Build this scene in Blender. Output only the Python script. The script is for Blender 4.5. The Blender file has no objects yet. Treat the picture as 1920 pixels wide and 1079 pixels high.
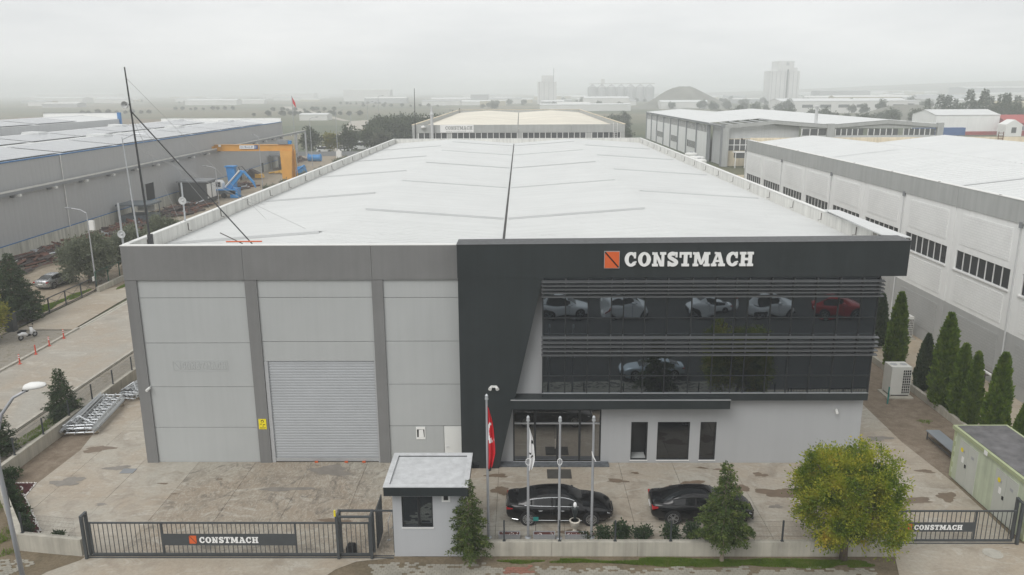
import bpy, bmesh, math, random
import numpy as np
from mathutils import Vector, Matrix
rnd = random.Random(7)
R = math.radians
scene = bpy.context.scene
COL = scene.collection

# ------------------------------------------------------------------ camera
CAM_H = 20.5
cam_d = bpy.data.cameras.new('camera')
cam_d.sensor_width = 36.0
cam_d.lens = 36.0 * 1475.0 / 1920.0
cam_d.clip_start = 0.5
cam_d.clip_end = 12000.0
cam = bpy.data.objects.new('camera', cam_d)
COL.objects.link(cam)
_p, _y, _r = R(14.1), R(0.62), R(-0.3)
_f0 = Vector((-math.sin(_y), math.cos(_y), 0)); _r0 = Vector((math.cos(_y), math.sin(_y), 0)); _u0 = Vector((0, 0, 1))
_f = _f0 * math.cos(_p) - _u0 * math.sin(_p)
_u = _u0 * math.cos(_p) + _f0 * math.sin(_p)
_rt = _r0 * math.cos(_r) + _u * math.sin(_r)
_up = _u * math.cos(_r) - _r0 * math.sin(_r)
_m = Matrix((( _rt.x, _up.x, -_f.x), (_rt.y, _up.y, -_f.y), (_rt.z, _up.z, -_f.z))).to_4x4()
_m.translation = Vector((0, 0, CAM_H))
cam.matrix_world = _m
scene.camera = cam

# ------------------------------------------------------------------ sky
SUN_EL, SUN_AZ = R(46), R(212)
world = bpy.data.worlds.new('World'); scene.world = world
world.use_nodes = True
wn, wl = world.node_tree.nodes, world.node_tree.links
wn.clear()
w_out = wn.new('ShaderNodeOutputWorld'); w_bg = wn.new('ShaderNodeBackground')
w_sky = wn.new('ShaderNodeTexSky'); w_sky.sky_type = 'NISHITA'; w_sky.sun_disc = False
w_sky.sun_elevation = SUN_EL; w_sky.sun_rotation = SUN_AZ
w_sky.air_density = 1.0; w_sky.dust_density = 4.0; w_sky.ozone_density = 1.0
w_hs = wn.new('ShaderNodeHueSaturation'); w_hs.inputs['Saturation'].default_value = 0.06
w_tc = wn.new('ShaderNodeTexCoord')
w_map = wn.new('ShaderNodeMapping'); w_map.inputs['Scale'].default_value = (1.0, 1.0, 5.0)
w_noise = wn.new('ShaderNodeTexNoise'); w_noise.inputs['Scale'].default_value = 2.6; w_noise.inputs['Detail'].default_value = 5.0
w_noise.inputs['Roughness'].default_value = 0.55
w_ramp = wn.new('ShaderNodeValToRGB')
w_ramp.color_ramp.elements[0].position = 0.32; w_ramp.color_ramp.elements[0].color = (7.25, 7.42, 7.5, 1)
w_ramp.color_ramp.elements[1].position = 0.70; w_ramp.color_ramp.elements[1].color = (9.35, 9.4, 9.35, 1)
w_mix = wn.new('ShaderNodeMix'); w_mix.data_type = 'RGBA'; w_mix.inputs[0].default_value = 0.86
w_bg.inputs['Strength'].default_value = 0.112
wl.new(w_sky.outputs[0], w_hs.inputs['Color'])
wl.new(w_tc.outputs['Generated'], w_map.inputs[0]); wl.new(w_map.outputs[0], w_noise.inputs['Vector'])
wl.new(w_noise.outputs[0], w_ramp.inputs[0])
wl.new(w_hs.outputs[0], w_mix.inputs[6]); wl.new(w_ramp.outputs[0], w_mix.inputs[7])
wl.new(w_mix.outputs[2], w_bg.inputs['Color']); wl.new(w_bg.outputs[0], w_out.inputs[0])

# ------------------------------------------------------------------ sun behind the cloud
sun_d = bpy.data.lights.new('sun', 'SUN'); sun_d.energy = 1.5; sun_d.angle = R(35); sun_d.color = (1.0, 0.98, 0.95)
sun = bpy.data.objects.new('sun', sun_d); COL.objects.link(sun)
_sd = Vector((math.sin(SUN_AZ) * math.cos(SUN_EL), math.cos(SUN_AZ) * math.cos(SUN_EL), math.sin(SUN_EL)))
sun.rotation_euler = _sd.to_track_quat('Z', 'Y').to_euler()
sun.location = (0, 0, 60)

# ------------------------------------------------------------------ exposure and render settings
vs = scene.view_settings
vs.view_transform = 'Standard'; vs.look = 'None'; vs.exposure = 0.08; vs.gamma = 1.0; vs.use_curve_mapping = False
scene.render.engine = 'CYCLES'
scene.cycles.use_denoising = True
scene.cycles.max_bounces = 6; scene.cycles.diffuse_bounces = 3; scene.cycles.glossy_bounces = 3
scene.cycles.transmission_bounces = 4; scene.cycles.volume_bounces = 2; scene.cycles.transparent_max_bounces = 8
scene.cycles.sample_clamp_indirect = 4.0
scene.cycles.caustics_reflective = False; scene.cycles.caustics_refractive = False

# ------------------------------------------------------------------ materials
MATS = {}
def nmat(name):
    m = bpy.data.materials.new(name); m.use_nodes = True
    MATS[name] = m
    nt = m.node_tree
    b = nt.nodes['Principled BSDF']
    return m, nt, nt.nodes, nt.links, b
def pos_noise(nt, scale, detail=4, rough=0.55, stretch=None, obj=False, dist=0.0):
    n, l = nt.nodes, nt.links
    if obj:
        g = n.new('ShaderNodeTexCoord'); src = g.outputs['Object']
    else:
        g = n.new('ShaderNodeNewGeometry'); src = g.outputs['Position']
    if stretch:
        mp = n.new('ShaderNodeMapping'); mp.inputs['Scale'].default_value = stretch
        l.new(src, mp.inputs[0]); src = mp.outputs[0]
    t = n.new('ShaderNodeTexNoise'); t.inputs['Scale'].default_value = scale
    t.inputs['Detail'].default_value = detail; t.inputs['Roughness'].default_value = rough
    t.inputs['Distortion'].default_value = dist
    l.new(src, t.inputs['Vector'])
    return t.outputs[0]
def ramp(nt, fac, stops):
    r = nt.nodes.new('ShaderNodeValToRGB'); e = r.color_ramp.elements
    while len(e) < len(stops): e.new(0.5)
    for k, (p, c) in enumerate(stops):
        e[k].position = p
        e[k].color = (c, c, c, 1) if isinstance(c, (int, float)) else (c[0], c[1], c[2], 1)
    nt.links.new(fac, r.inputs[0])
    return r.outputs[0]
def mixc(nt, fac, a, b, mode='MIX'):
    x = nt.nodes.new('ShaderNodeMix'); x.data_type = 'RGBA'; x.blend_type = mode
    for sock, v in ((x.inputs[0], fac), (x.inputs[6], a), (x.inputs[7], b)):
        if isinstance(v, (int, float)): sock.default_value = v
        elif isinstance(v, tuple): sock.default_value = (v[0], v[1], v[2], 1)
        else: nt.links.new(v, sock)
    return x.outputs[2]
def mth(nt, op, a, b=None, c=None):
    x = nt.nodes.new('ShaderNodeMath'); x.operation = op
    for k, v in enumerate((a, b, c)):
        if v is None: continue
        if isinstance(v, (int, float)): x.inputs[k].default_value = v
        else: nt.links.new(v, x.inputs[k])
    return x.outputs[0]
def bump(nt, b, h, strength=0.3, dist=0.02):
    x = nt.nodes.new('ShaderNodeBump'); x.inputs['Strength'].default_value = strength; x.inputs['Distance'].default_value = dist
    nt.links.new(h, x.inputs['Height']); nt.links.new(x.outputs[0], b.inputs['Normal'])
def mat(name, col, rough=0.7, metal=0.0, var=0.12, scale=0.6, streak=0.0, ior=1.45, bmp=0.0, spec=0.5, obj=False, alpha=None):
    """plain paint, metal, plaster... with a blotchy and (optional) vertical-streak variation"""
    m, nt, n, l, b = nmat(name)
    b.inputs['Roughness'].default_value = rough; b.inputs['Metallic'].default_value = metal
    b.inputs['IOR'].default_value = ior; b.inputs['Specular IOR Level'].default_value = spec
    a = pos_noise(nt, scale, 5, 0.6, obj=obj)
    k = ramp(nt, a, [(0.25, 1 - var), (0.75, 1 + var)])
    c = mixc(nt, 1.0, tuple(col), k, 'MULTIPLY')
    if streak > 0:
        s = pos_noise(nt, 1.0, 5, 0.7, (2.2, 2.2, 0.10), obj=obj)
        ks = ramp(nt, s, [(0.35, 1 - streak), (0.60, 1.0)])
        c = mixc(nt, 1.0, c, ks, 'MULTIPLY')
    l.new(c, b.inputs['Base Color'])
    fine = pos_noise(nt, scale * 9, 4, 0.6, obj=obj)
    rr = ramp(nt, fine, [(0.2, max(0.02, rough - 0.08)), (0.8, min(1, rough + 0.08))])
    l.new(rr, b.inputs['Roughness'])
    if bmp > 0:
        bump(nt, b, fine, bmp, 0.01)
    return m
def leafmat(name, cols, scale=1.2, trans=0.25, fine=0.38):
    """foliage: colour varies from leaf to leaf and clump to clump"""
    m, nt, n, l, b = nmat(name)
    oi = n.new('ShaderNodeObjectInfo')
    tc = n.new('ShaderNodeTexCoord')
    add = n.new('ShaderNodeVectorMath'); add.operation = 'ADD'
    mul = n.new('ShaderNodeVectorMath'); mul.operation = 'SCALE'
    cmb = n.new('ShaderNodeCombineXYZ')
    for k in range(3): l.new(oi.outputs['Random'], cmb.inputs[k])
    l.new(cmb.outputs[0], mul.inputs[0]); mul.inputs['Scale'].default_value = 37.0
    l.new(tc.outputs['Object'], add.inputs[0]); l.new(mul.outputs[0], add.inputs[1])
    t = n.new('ShaderNodeTexNoise'); t.inputs['Scale'].default_value = scale; t.inputs['Detail'].default_value = 3.0
    l.new(add.outputs[0], t.inputs['Vector'])
    t2 = n.new('ShaderNodeTexNoise'); t2.inputs['Scale'].default_value = scale * 9; t2.inputs['Detail'].default_value = 1.0
    l.new(add.outputs[0], t2.inputs['Vector'])
    f = mth(nt, 'ADD', mth(nt, 'MULTIPLY', t.outputs[0], 1 - fine), mth(nt, 'MULTIPLY', t2.outputs[0], fine))
    st = [(0.30 + 0.40 * k / (len(cols) - 1), c) for k, c in enumerate(cols)]
    c = ramp(nt, f, st)
    l.new(c, b.inputs['Base Color'])
    b.inputs['Roughness'].default_value = 0.62; b.inputs['Specular IOR Level'].default_value = 0.3
    if trans > 0:
        b.inputs['Subsurface Weight'].default_value = 0.0
        tr = n.new('ShaderNodeBsdfTranslucent'); mx = n.new('ShaderNodeMixShader'); mx.inputs[0].default_value = trans
        l.new(c, tr.inputs[0]); l.new(b.outputs[0], mx.inputs[1]); l.new(tr.outputs[0], mx.inputs[2])
        l.new(mx.outputs[0], n['Material Output'].inputs[0])
    return m

# ------------------------------------------------------------------ mesh helpers
def link(o, parent=None):
    COL.objects.link(o)
    if parent is not None:
        o.parent = parent
        o.matrix_parent_inverse = _minv(parent)
    return o
def _mworld(o):
    m = Matrix.LocRotScale(o.location, o.rotation_euler, o.scale)
    if o.parent is not None:
        m = _mworld(o.parent) @ o.matrix_parent_inverse @ m
    return m
def _minv(o): return _mworld(o).inverted()
def tag(o, label=None, cat=None, group=None, kind=None):
    if label: o['label'] = label
    if cat: o['category'] = cat
    if group: o['group'] = group
    if kind: o['kind'] = kind
    return o
def thing(name, label, cat, loc=(0, 0, 0), group=None, rz=0.0):
    o = bpy.data.objects.new(name, None); o.empty_display_size = 0.3
    o.location = loc; o.rotation_euler = (0, 0, rz)
    COL.objects.link(o)
    return tag(o, label, cat, group)
def copy_tree(o, parent=None):
    c = o.copy(); COL.objects.link(c)
    if parent is not None:
        c.parent = parent; c.matrix_parent_inverse = o.matrix_parent_inverse.copy()
    for ch in o.children: copy_tree(ch, c)
    return c
class MB:
    def __init__(s): s.v = []; s.f = []
    def add(s, vs_, fs):
        b = len(s.v); s.v += [tuple(p) for p in vs_]; s.f += [tuple(i + b for i in f) for f in fs]; return s
    def box(s, x0, x1, y0, y1, z0, z1):
        return s.add([(x0,y0,z0),(x1,y0,z0),(x1,y1,z0),(x0,y1,z0),(x0,y0,z1),(x1,y0,z1),(x1,y1,z1),(x0,y1,z1)],
                     [(0,3,2,1),(4,5,6,7),(0,1,5,4),(1,2,6,5),(2,3,7,6),(3,0,4,7)])
    def quad(s, a, b, c, d): return s.add([a, b, c, d], [(0,1,2,3)])
    def prism(s, pts, a, b, axis='y'):
        """closed polygon pts (2-D) swept from a to b along an axis; pts are (x,z) for y, (y,z) for x, (x,y) for z"""
        def P(p, t):
            return (p[0], t, p[1]) if axis == 'y' else (t, p[0], p[1]) if axis == 'x' else (p[0], p[1], t)
        n = len(pts)
        vs_ = [P(p, a) for p in pts] + [P(p, b) for p in pts]
        fs = [tuple(range(n)), tuple(range(2 * n - 1, n - 1, -1))]
        fs += [(i, i + n, (i + 1) % n + n, (i + 1) % n) for i in range(n)]
        return s.add(vs_, fs)
    def tube(s, pts, r, n=6, cap=True):
        pts = [Vector(p) for p in pts]; rs = r if isinstance(r, (list, tuple)) else [r] * len(pts)
        rings = []; base = len(s.v)
        ref = None
        for k, p in enumerate(pts):
            d = (pts[min(k + 1, len(pts) - 1)] - pts[max(k - 1, 0)]).normalized()
            if ref is None: ref = Vector((0, 0, 1)) if abs(d.z) < 0.9 else Vector((1, 0, 0))
            u = d.cross(ref).normalized(); w = u.cross(d).normalized(); ref = w
            for q in range(n):
                a = 2 * math.pi * q / n
                s.v.append(tuple(p + (u * math.cos(a) + w * math.sin(a)) * rs[k]))
        for k in range(len(pts) - 1):
            for q in range(n):
                a, b = base + k * n + q, base + k * n + (q + 1) % n
                s.f.append((a, b, b + n, a + n))
        if cap:
            s.f.append(tuple(base + q for q in range(n - 1, -1, -1)))
            s.f.append(tuple(base + (len(pts) - 1) * n + q for q in range(n)))
        return s
    def bar(s, a, b, w, h=None):
        return s.tube([a, b], [w / 2 * 1.414] * 2, 4)
    def lathe(s, prof, n=16, c=(0, 0, 0), axis='z'):
        base = len(s.v)
        for (r, z) in prof:
            for q in range(n):
                a = 2 * math.pi * q / n
                p = (r * math.cos(a), r * math.sin(a), z)
                if axis == 'y': p = (p[0], p[2], p[1])
                if axis == 'x': p = (p[2], p[0], p[1])
                s.v.append((p[0] + c[0], p[1] + c[1], p[2] + c[2]))
        for k in range(len(prof) - 1):
            for q in range(n):
                a, b = base + k * n + q, base + k * n + (q + 1) % n
                s.f.append((a, b, b + n, a + n))
        s.f.append(tuple(base + q for q in range(n - 1, -1, -1)))
        s.f.append(tuple(base + (len(prof) - 1) * n + q for q in range(n)))
        return s
    def mesh(s, name, smooth=False):
        me = bpy.data.meshes.new(name); me.from_pydata(s.v, [], s.f); me.update()
        bm = bmesh.new(); bm.from_mesh(me); bmesh.ops.recalc_face_normals(bm, faces=bm.faces); bm.to_mesh(me); bm.free()
        if smooth: me.shade_smooth() if hasattr(me, 'shade_smooth') else None
        return me
    def build(s, name, m, parent=None, smooth=False):
        me = s.mesh(name, smooth)
        if m: me.materials.append(MATS[m] if isinstance(m, str) else m)
        o = bpy.data.objects.new(name, me)
        return link(o, parent)
_BOX = {}
def box(name, m, parent, x0, x1, y0, y1, z0, z1):
    """one box object; equal sizes share their mesh"""
    d = (round(x1 - x0, 4), round(y1 - y0, 4), round(z1 - z0, 4), m)
    if d not in _BOX:
        hx, hy, hz = d[0] / 2, d[1] / 2, d[2] / 2
        me = MB().box(-hx, hx, -hy, hy, -hz, hz).mesh(name)
        me.materials.append(MATS[m]); _BOX[d] = me
    o = bpy.data.objects.new(name, _BOX[d])
    o.location = ((x0 + x1) / 2, (y0 + y1) / 2, (z0 + z1) / 2)
    return link(o, parent)
def inst(name, me, parent=None, loc=(0, 0, 0), rot=(0, 0, 0), sc=(1, 1, 1)):
    o = bpy.data.objects.new(name, me); o.location = loc; o.rotation_euler = rot; o.scale = sc
    return link(o, parent)
def structure(o): o['kind'] = 'structure'; return o
def npmesh(name, verts, faces, m):
    me = bpy.data.meshes.new(name)
    nv, nf, k = len(verts), len(faces), faces.shape[1]
    me.vertices.add(nv); me.vertices.foreach_set('co', verts.astype(np.float32).ravel())
    me.loops.add(nf * k); me.loops.foreach_set('vertex_index', faces.astype(np.int32).ravel())
    me.polygons.add(nf); me.polygons.foreach_set('loop_start', np.arange(0, nf * k, k, dtype=np.int32))
    me.polygons.foreach_set('loop_total', np.full(nf, k, dtype=np.int32))
    me.update(calc_edges=True); me.validate()
    if m: me.materials.append(MATS[m])
    return me

# ================================================================== MATERIALS
def concrete_yard(name, base, tan, dark, joint_dirt=0.5, rub=0.0):
    m, nt, n, l, b = nmat(name)
    big = pos_noise(nt, 0.17, 5, 0.6, dist=0.6)
    mid = pos_noise(nt, 0.75, 7, 0.66, dist=0.9)
    fine = pos_noise(nt, 6.0, 6, 0.7)
    c = mixc(nt, ramp(nt, big, [(0.36, 0.0), (0.62, 1.0)]), tuple(base), tuple(tan))
    c = mixc(nt, ramp(nt, mid, [(0.50, 0.0), (0.70, 0.75)]), c, tuple(dark))
    # pale washed-out tongues
    pale = pos_noise(nt, 0.55, 7, 0.72, (1.0, 2.0, 1.0), dist=1.6)
    c = mixc(nt, ramp(nt, pale, [(0.54, 0.0), (0.66, 0.55)]), c, (0.50, 0.475, 0.42))
    # scuffs and tyre rubber: thin stretched marks
    sc = pos_noise(nt, 1.3, 7, 0.78, (1.0, 3.6, 1.0), dist=2.4)
    c = mixc(nt, ramp(nt, sc, [(0.615, 0.0), (0.66, 0.55 + rub * .8)]), c, (0.10, 0.088, 0.072))
    sc2 = pos_noise(nt, 2.2, 6, 0.75, (2.8, 0.8, 1.0), dist=1.2)
    c = mixc(nt, ramp(nt, sc2, [(0.63, 0.0), (0.68, 0.35)]), c, (0.13, 0.11, 0.09))
    if rub > 0:
        w = pos_noise(nt, 0.9, 6, 0.72, (2.6, 0.9, 1.0), dist=4.5)
        c = mixc(nt, ramp(nt, w, [(0.52, 0.0), (0.58, 0.6), (0.62, 0.0)]), c, (0.50, 0.47, 0.40))
        w2 = pos_noise(nt, 0.6, 6, 0.75, (1.4, 1.0, 1.0), dist=2.0)
        c = mixc(nt, ramp(nt, w2, [(0.53, 0.0), (0.66, 0.75)]), c, (0.115, 0.10, 0.085))
    c = mixc(nt, 1.0, c, ramp(nt, fine, [(0.2, 0.80), (0.8, 1.16)]), 'MULTIPLY')
    l.new(c, b.inputs['Base Color'])
    l.new(ramp(nt, mid, [(0.4, 0.78), (0.72, 0.42)]), b.inputs['Roughness'])
    bump(nt, b, fine, 0.25, 0.01)
concrete_yard('yard_concrete', (0.385, 0.360, 0.308), (0.362, 0.305, 0.238), (0.220, 0.182, 0.140))
concrete_yard('yard_concrete_worn', (0.325, 0.298, 0.248), (0.295, 0.242, 0.184), (0.170, 0.142, 0.112), rub=0.4)
concrete_yard('drive_concrete', (0.385, 0.350, 0.290), (0.350, 0.290, 0.220), (0.26, 0.215, 0.165))
concrete_yard('road_concrete', (0.345, 0.325, 0.285), (0.345, 0.295, 0.235), (0.265, 0.24, 0.20))
concrete_yard('neighbour_concrete', (0.40, 0.36, 0.29), (0.40, 0.32, 0.225), (0.27, 0.21, 0.145))

def earth(name, cols, scale=0.8, b_=0.6):
    m, nt, n, l, b = nmat(name)
    a = pos_noise(nt, scale, 6, 0.65, dist=0.5); f = pos_noise(nt, scale * 14, 4, 0.7)
    st = [(0.3 + 0.4 * k / (len(cols) - 1), c) for k, c in enumerate(cols)]
    c = mixc(nt, 1.0, ramp(nt, a, st), ramp(nt, f, [(0.25, 0.7), (0.75, 1.25)]), 'MULTIPLY')
    l.new(c, b.inputs['Base Color']); b.inputs['Roughness'].default_value = 0.95
    b.inputs['Specular IOR Level'].default_value = 0.2
    bump(nt, b, f, b_, 0.05)
earth('asphalt', [(0.045, 0.045, 0.045), (0.06, 0.06, 0.058), (0.052, 0.05, 0.047)], 0.5, 0.3)
earth('dirt', [(0.165, 0.128, 0.094), (0.215, 0.172, 0.130), (0.265, 0.222, 0.175)], 1.6)
earth('verge', [(0.125, 0.105, 0.07), (0.175, 0.14, 0.095), (0.21, 0.175, 0.125)], 0.6)
earth('gravel', [(0.22, 0.205, 0.175), (0.30, 0.275, 0.235), (0.19, 0.165, 0.12)], 1.4, 1.0)
earth('factory_yard', [(0.26, 0.225, 0.18), (0.33, 0.28, 0.215), (0.22, 0.175, 0.125)], 0.12, 0.4)
earth('mulch', [(0.055, 0.018, 0.018), (0.085, 0.028, 0.028), (0.05, 0.02, 0.02)], 3.0, 1.0)
# far farmland: patchwork of fields
def fields():
    m, nt, n, l, b = nmat('fields')
    g = n.new('ShaderNodeNewGeometry')
    mp = n.new('ShaderNodeMapping'); mp.inputs['Scale'].default_value = (0.006, 0.012, 0.0); mp.inputs['Rotation'].default_value = (0, 0, 0.35)
    l.new(g.outputs['Position'], mp.inputs[0])
    v = n.new('ShaderNodeTexVoronoi'); v.inputs['Scale'].default_value = 1.0; v.distance = 'MANHATTAN'
    l.new(mp.outputs[0], v.inputs['Vector'])
    bw = n.new('ShaderNodeRGBToBW'); l.new(v.outputs['Color'], bw.inputs[0])
    c = ramp(nt, bw.outputs[0], [(0.15, (0.055, 0.075, 0.035)), (0.4, (0.12, 0.115, 0.065)), (0.6, (0.085, 0.10, 0.045)), (0.8, (0.19, 0.155, 0.10))])
    a = pos_noise(nt, 0.03, 6, 0.65); f = pos_noise(nt, 0.5, 5, 0.7)
    c = mixc(nt, ramp(nt, a, [(0.4, 0.0), (0.6, 0.6)]), c, (0.10, 0.105, 0.06))
    c = mixc(nt, 1.0, c, ramp(nt, f, [(0.3, 0.75), (0.7, 1.2)]), 'MULTIPLY')
    l.new(c, b.inputs['Base Color']); b.inputs['Roughness'].default_value = 0.95
fields()

mat('panel_grey', (0.405, 0.418, 0.415), 0.65, var=0.035, scale=0.35, streak=0.04, bmp=0.06)
mat('pillar_grey', (0.188, 0.188, 0.186), 0.6, var=0.07, scale=0.5, streak=0.08)
mat('wall_grey', (0.375, 0.383, 0.392), 0.7, var=0.03, scale=0.3, streak=0.035, bmp=0.08)
mat('anthracite', (0.024, 0.030, 0.032), 0.42, var=0.16, scale=0.4, streak=0.14)
mat('anthracite_frame', (0.022, 0.024, 0.026), 0.4, var=0.10)
mat('louvre_metal', (0.115, 0.120, 0.125), 0.4, metal=0.3, var=0.08)
mat('trim_alu', (0.48, 0.49, 0.50), 0.4, metal=0.5, var=0.08)
def roof_sheet():
    m, nt, n, l, b = nmat('roof_white')
    k = ramp(nt, pos_noise(nt, 0.25, 5, 0.6), [(0.3, 0.96), (0.7, 1.03)])
    st = ramp(nt, pos_noise(nt, 1.0, 5, 0.7, (0.06, 1.9, 1.0)), [(0.30, 0.94), (0.62, 1.01)])       # dust washed down the slope
    gr = ramp(nt, pos_noise(nt, 0.55, 6, 0.7, dist=1.0), [(0.60, 1.0), (0.78, 0.86)])                # grimy patches
    c = mixc(nt, 1.0, mixc(nt, 1.0, mixc(nt, 1.0, (0.615, 0.625, 0.62), k, 'MULTIPLY'), st, 'MULTIPLY'), gr, 'MULTIPLY')
    l.new(c, b.inputs['Base Color']); b.inputs['Roughness'].default_value = 0.5
roof_sheet()
mat('roof_cap', (0.54, 0.55, 0.55), 0.5, var=0.05)
mat('gutter_dark', (0.055, 0.055, 0.052), 0.7, var=0.3, scale=2.0)
mat('parapet', (0.70, 0.695, 0.66), 0.8, var=0.10, scale=0.5, streak=0.22, bmp=0.1)
mat('parapet_cap', (0.70, 0.70, 0.68), 0.7, var=0.06)
mat('white_paint', (0.74, 0.74, 0.72), 0.5, var=0.04)
mat('letter_white', (0.80, 0.80, 0.79), 0.45, var=0.03)
mat('orange', (0.62, 0.115, 0.028), 0.5, var=0.05)
mat('shutter', (0.37, 0.385, 0.40), 0.6, metal=0.0, var=0.05, scale=0.8)
mat('shutter_frame', (0.42, 0.43, 0.44), 0.5, metal=0.2, var=0.05)
mat('yellow_sign', (0.80, 0.66, 0.02), 0.5, var=0.03)
mat('ink', (0.02, 0.02, 0.02), 0.6, var=0.05)
mat('paper', (0.78, 0.78, 0.76), 0.7, var=0.04)
mat('door_white', (0.70, 0.71, 0.69), 0.5, var=0.03)
mat('granite', (0.10, 0.11, 0.12), 0.35, var=0.45, scale=6.0)
mat('door_mat', (0.060, 0.056, 0.050), 0.95, var=0.15, scale=3.0)
mat('rust_iron', (0.125, 0.056, 0.038), 0.85, var=0.35, scale=1.5)
mat('dark_iron', (0.07, 0.055, 0.05), 0.8, var=0.4, scale=1.5)
mat('pale_timber', (0.36, 0.30, 0.22), 0.8, var=0.25, scale=1.0)
mat('mast_dark', (0.07, 0.072, 0.075), 0.6, metal=0.3, var=0.15, scale=2.0)
mat('galvanised', (0.50, 0.52, 0.54), 0.42, metal=0.55, var=0.12, scale=1.5)
mat('pole_grey', (0.40, 0.41, 0.43), 0.5, metal=0.35, var=0.1, scale=1.5)
mat('wire', (0.42, 0.42, 0.42), 0.5, metal=0.3, var=0.1)
mat('dish_white', (0.52, 0.53, 0.53), 0.5, var=0.05, scale=3)
mat('fence_dark', (0.040, 0.046, 0.050), 0.5, var=0.12, scale=2.0)
mat('gate_grey', (0.060, 0.066, 0.070), 0.5, var=0.12, scale=2.0)
mat('lowwall', (0.44, 0.415, 0.355), 0.85, var=0.14, scale=0.8, streak=0.25, bmp=0.2)
mat('kerb_stone', (0.40, 0.38, 0.33), 0.85, var=0.2, scale=2.0)
mat('paver_grey', (0.285, 0.268, 0.225), 0.85, var=0.25, scale=1.2, bmp=0.2)
mat('paver_red', (0.25, 0.12, 0.085), 0.85, var=0.25, scale=1.2, bmp=0.2)
mat('pebble', (0.75, 0.73, 0.70), 0.7, var=0.1, scale=5)
mat('hut_wall', (0.42, 0.43, 0.445), 0.7, var=0.03, scale=0.5, streak=0.04)
mat('hut_roof', (0.50, 0.51, 0.52), 0.65, var=0.18, scale=2.2)
mat('rubber_black', (0.015, 0.015, 0.016), 0.8, var=0.1)
mat('red_plastic', (0.55, 0.075, 0.045), 0.5, var=0.15, scale=3)
mat('reflective_white', (0.75, 0.75, 0.75), 0.4, var=0.05)
mat('plastic_white', (0.70, 0.70, 0.68), 0.5, var=0.05)
mat('ac_white', (0.62, 0.62, 0.59), 0.5, var=0.06, scale=2)
mat('kiosk_green', (0.52, 0.575, 0.43), 0.75, var=0.12, scale=0.9, streak=0.22, bmp=0.15)
mat('kiosk_olive', (0.36, 0.40, 0.24), 0.8, var=0.12, scale=1.0, bmp=0.2)
mat('kiosk_door', (0.50, 0.515, 0.47), 0.6, var=0.05, streak=0.06)
mat('bitumen', (0.125, 0.122, 0.125), 0.8, var=0.5, scale=1.3, bmp=0.2)
mat('bench_metal', (0.36, 0.39, 0.43), 0.35, metal=0.5, var=0.08)
mat('flag_red', (0.55, 0.012, 0.022), 0.75, var=0.08, scale=3)
mat('flag_white', (0.78, 0.78, 0.78), 0.75, var=0.04, scale=3)
mat('clay_pot', (0.62, 0.58, 0.50), 0.7, var=0.12, scale=4)
mat('planter_brown', (0.085, 0.028, 0.022), 0.7, var=0.2, scale=4)
mat('sign_teal', (0.02, 0.19, 0.17), 0.5, var=0.05)
mat('hose_teal', (0.03, 0.20, 0.18), 0.5, var=0.1)
# left factory
mat('clad_grey', (0.400, 0.405, 0.410), 0.55, var=0.035, scale=0.2, streak=0.05)
mat('blue_trim', (0.045, 0.16, 0.36), 0.5, var=0.06)
mat('base_conc', (0.52, 0.51, 0.45), 0.85, var=0.12, scale=0.5, streak=0.35)
mat('crane_rail', (0.60, 0.60, 0.57), 0.6, var=0.1)
mat('crane_orange', (0.62, 0.31, 0.055), 0.5, var=0.10, scale=0.8)
mat('machine_blue', (0.035, 0.24, 0.56), 0.45, var=0.10, scale=1.0)
mat('machine_white', (0.70, 0.71, 0.71), 0.5, var=0.05)
mat('container_dark', (0.055, 0.058, 0.058), 0.6, var=0.12)
mat('booth_grey', (0.115, 0.135, 0.150), 0.6, var=0.1)
mat('yellow_machine', (0.62, 0.36, 0.05), 0.5, var=0.15)
# right building
mat('brick_white', (0.80, 0.805, 0.795), 0.8, var=0.04, scale=0.4, streak=0.06)
mat('brick_grey', (0.40, 0.405, 0.40), 0.8, var=0.04, scale=0.4, streak=0.06)
mat('fascia_grey', (0.40, 0.41, 0.40), 0.75, var=0.08, scale=0.4, streak=0.12)
mat('cream_wall', (0.66, 0.58, 0.44), 0.85, var=0.12, scale=0.5, streak=0.2)
mat('frame_white', (0.70, 0.70, 0.69), 0.5, var=0.04)
mat('beige_roof', (0.66, 0.62, 0.53), 0.75, var=0.12, scale=0.12)
mat('steel_grey', (0.22, 0.23, 0.24), 0.6, var=0.08)
mat('sheet_light', (0.52, 0.53, 0.53), 0.6, var=0.05, streak=0.1)
mat('house_red', (0.32, 0.055, 0.055), 0.7, var=0.1)
mat('roof_red', (0.34, 0.060, 0.055), 0.75, var=0.12, scale=1)
mat('truck_blue', (0.035, 0.10, 0.27), 0.5, var=0.1)
mat('far_white', (0.62, 0.62, 0.60), 0.75, var=0.08, scale=0.05)
mat('far_grey', (0.36, 0.37, 0.37), 0.75, var=0.1, scale=0.05)
mat('far_tan', (0.42, 0.38, 0.27), 0.8, var=0.1, scale=0.05)
mat('far_dark', (0.13, 0.13, 0.13), 0.8, var=0.2, scale=0.05)
mat('silo_conc', (0.66, 0.66, 0.65), 0.8, var=0.1, scale=0.06, streak=0.15)  # concrete made paler, with some of the distance haze painted in
mat('hill_earth', (0.17, 0.17, 0.145), 0.95, var=0.3, scale=0.05)  # earth lightened so the colour itself carries part of the far haze
mat('car_black', (0.006, 0.006, 0.007), 0.12, var=0.05, spec=0.6)
mat('car_silver', (0.40, 0.41, 0.42), 0.28, metal=0.6, var=0.04)
mat('car_white', (0.76, 0.77, 0.79), 0.22, var=0.03)
mat('car_redp', (0.42, 0.015, 0.02), 0.2, var=0.03)
mat('car_pale', (0.50, 0.56, 0.62), 0.22, metal=0.2, var=0.03)
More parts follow.
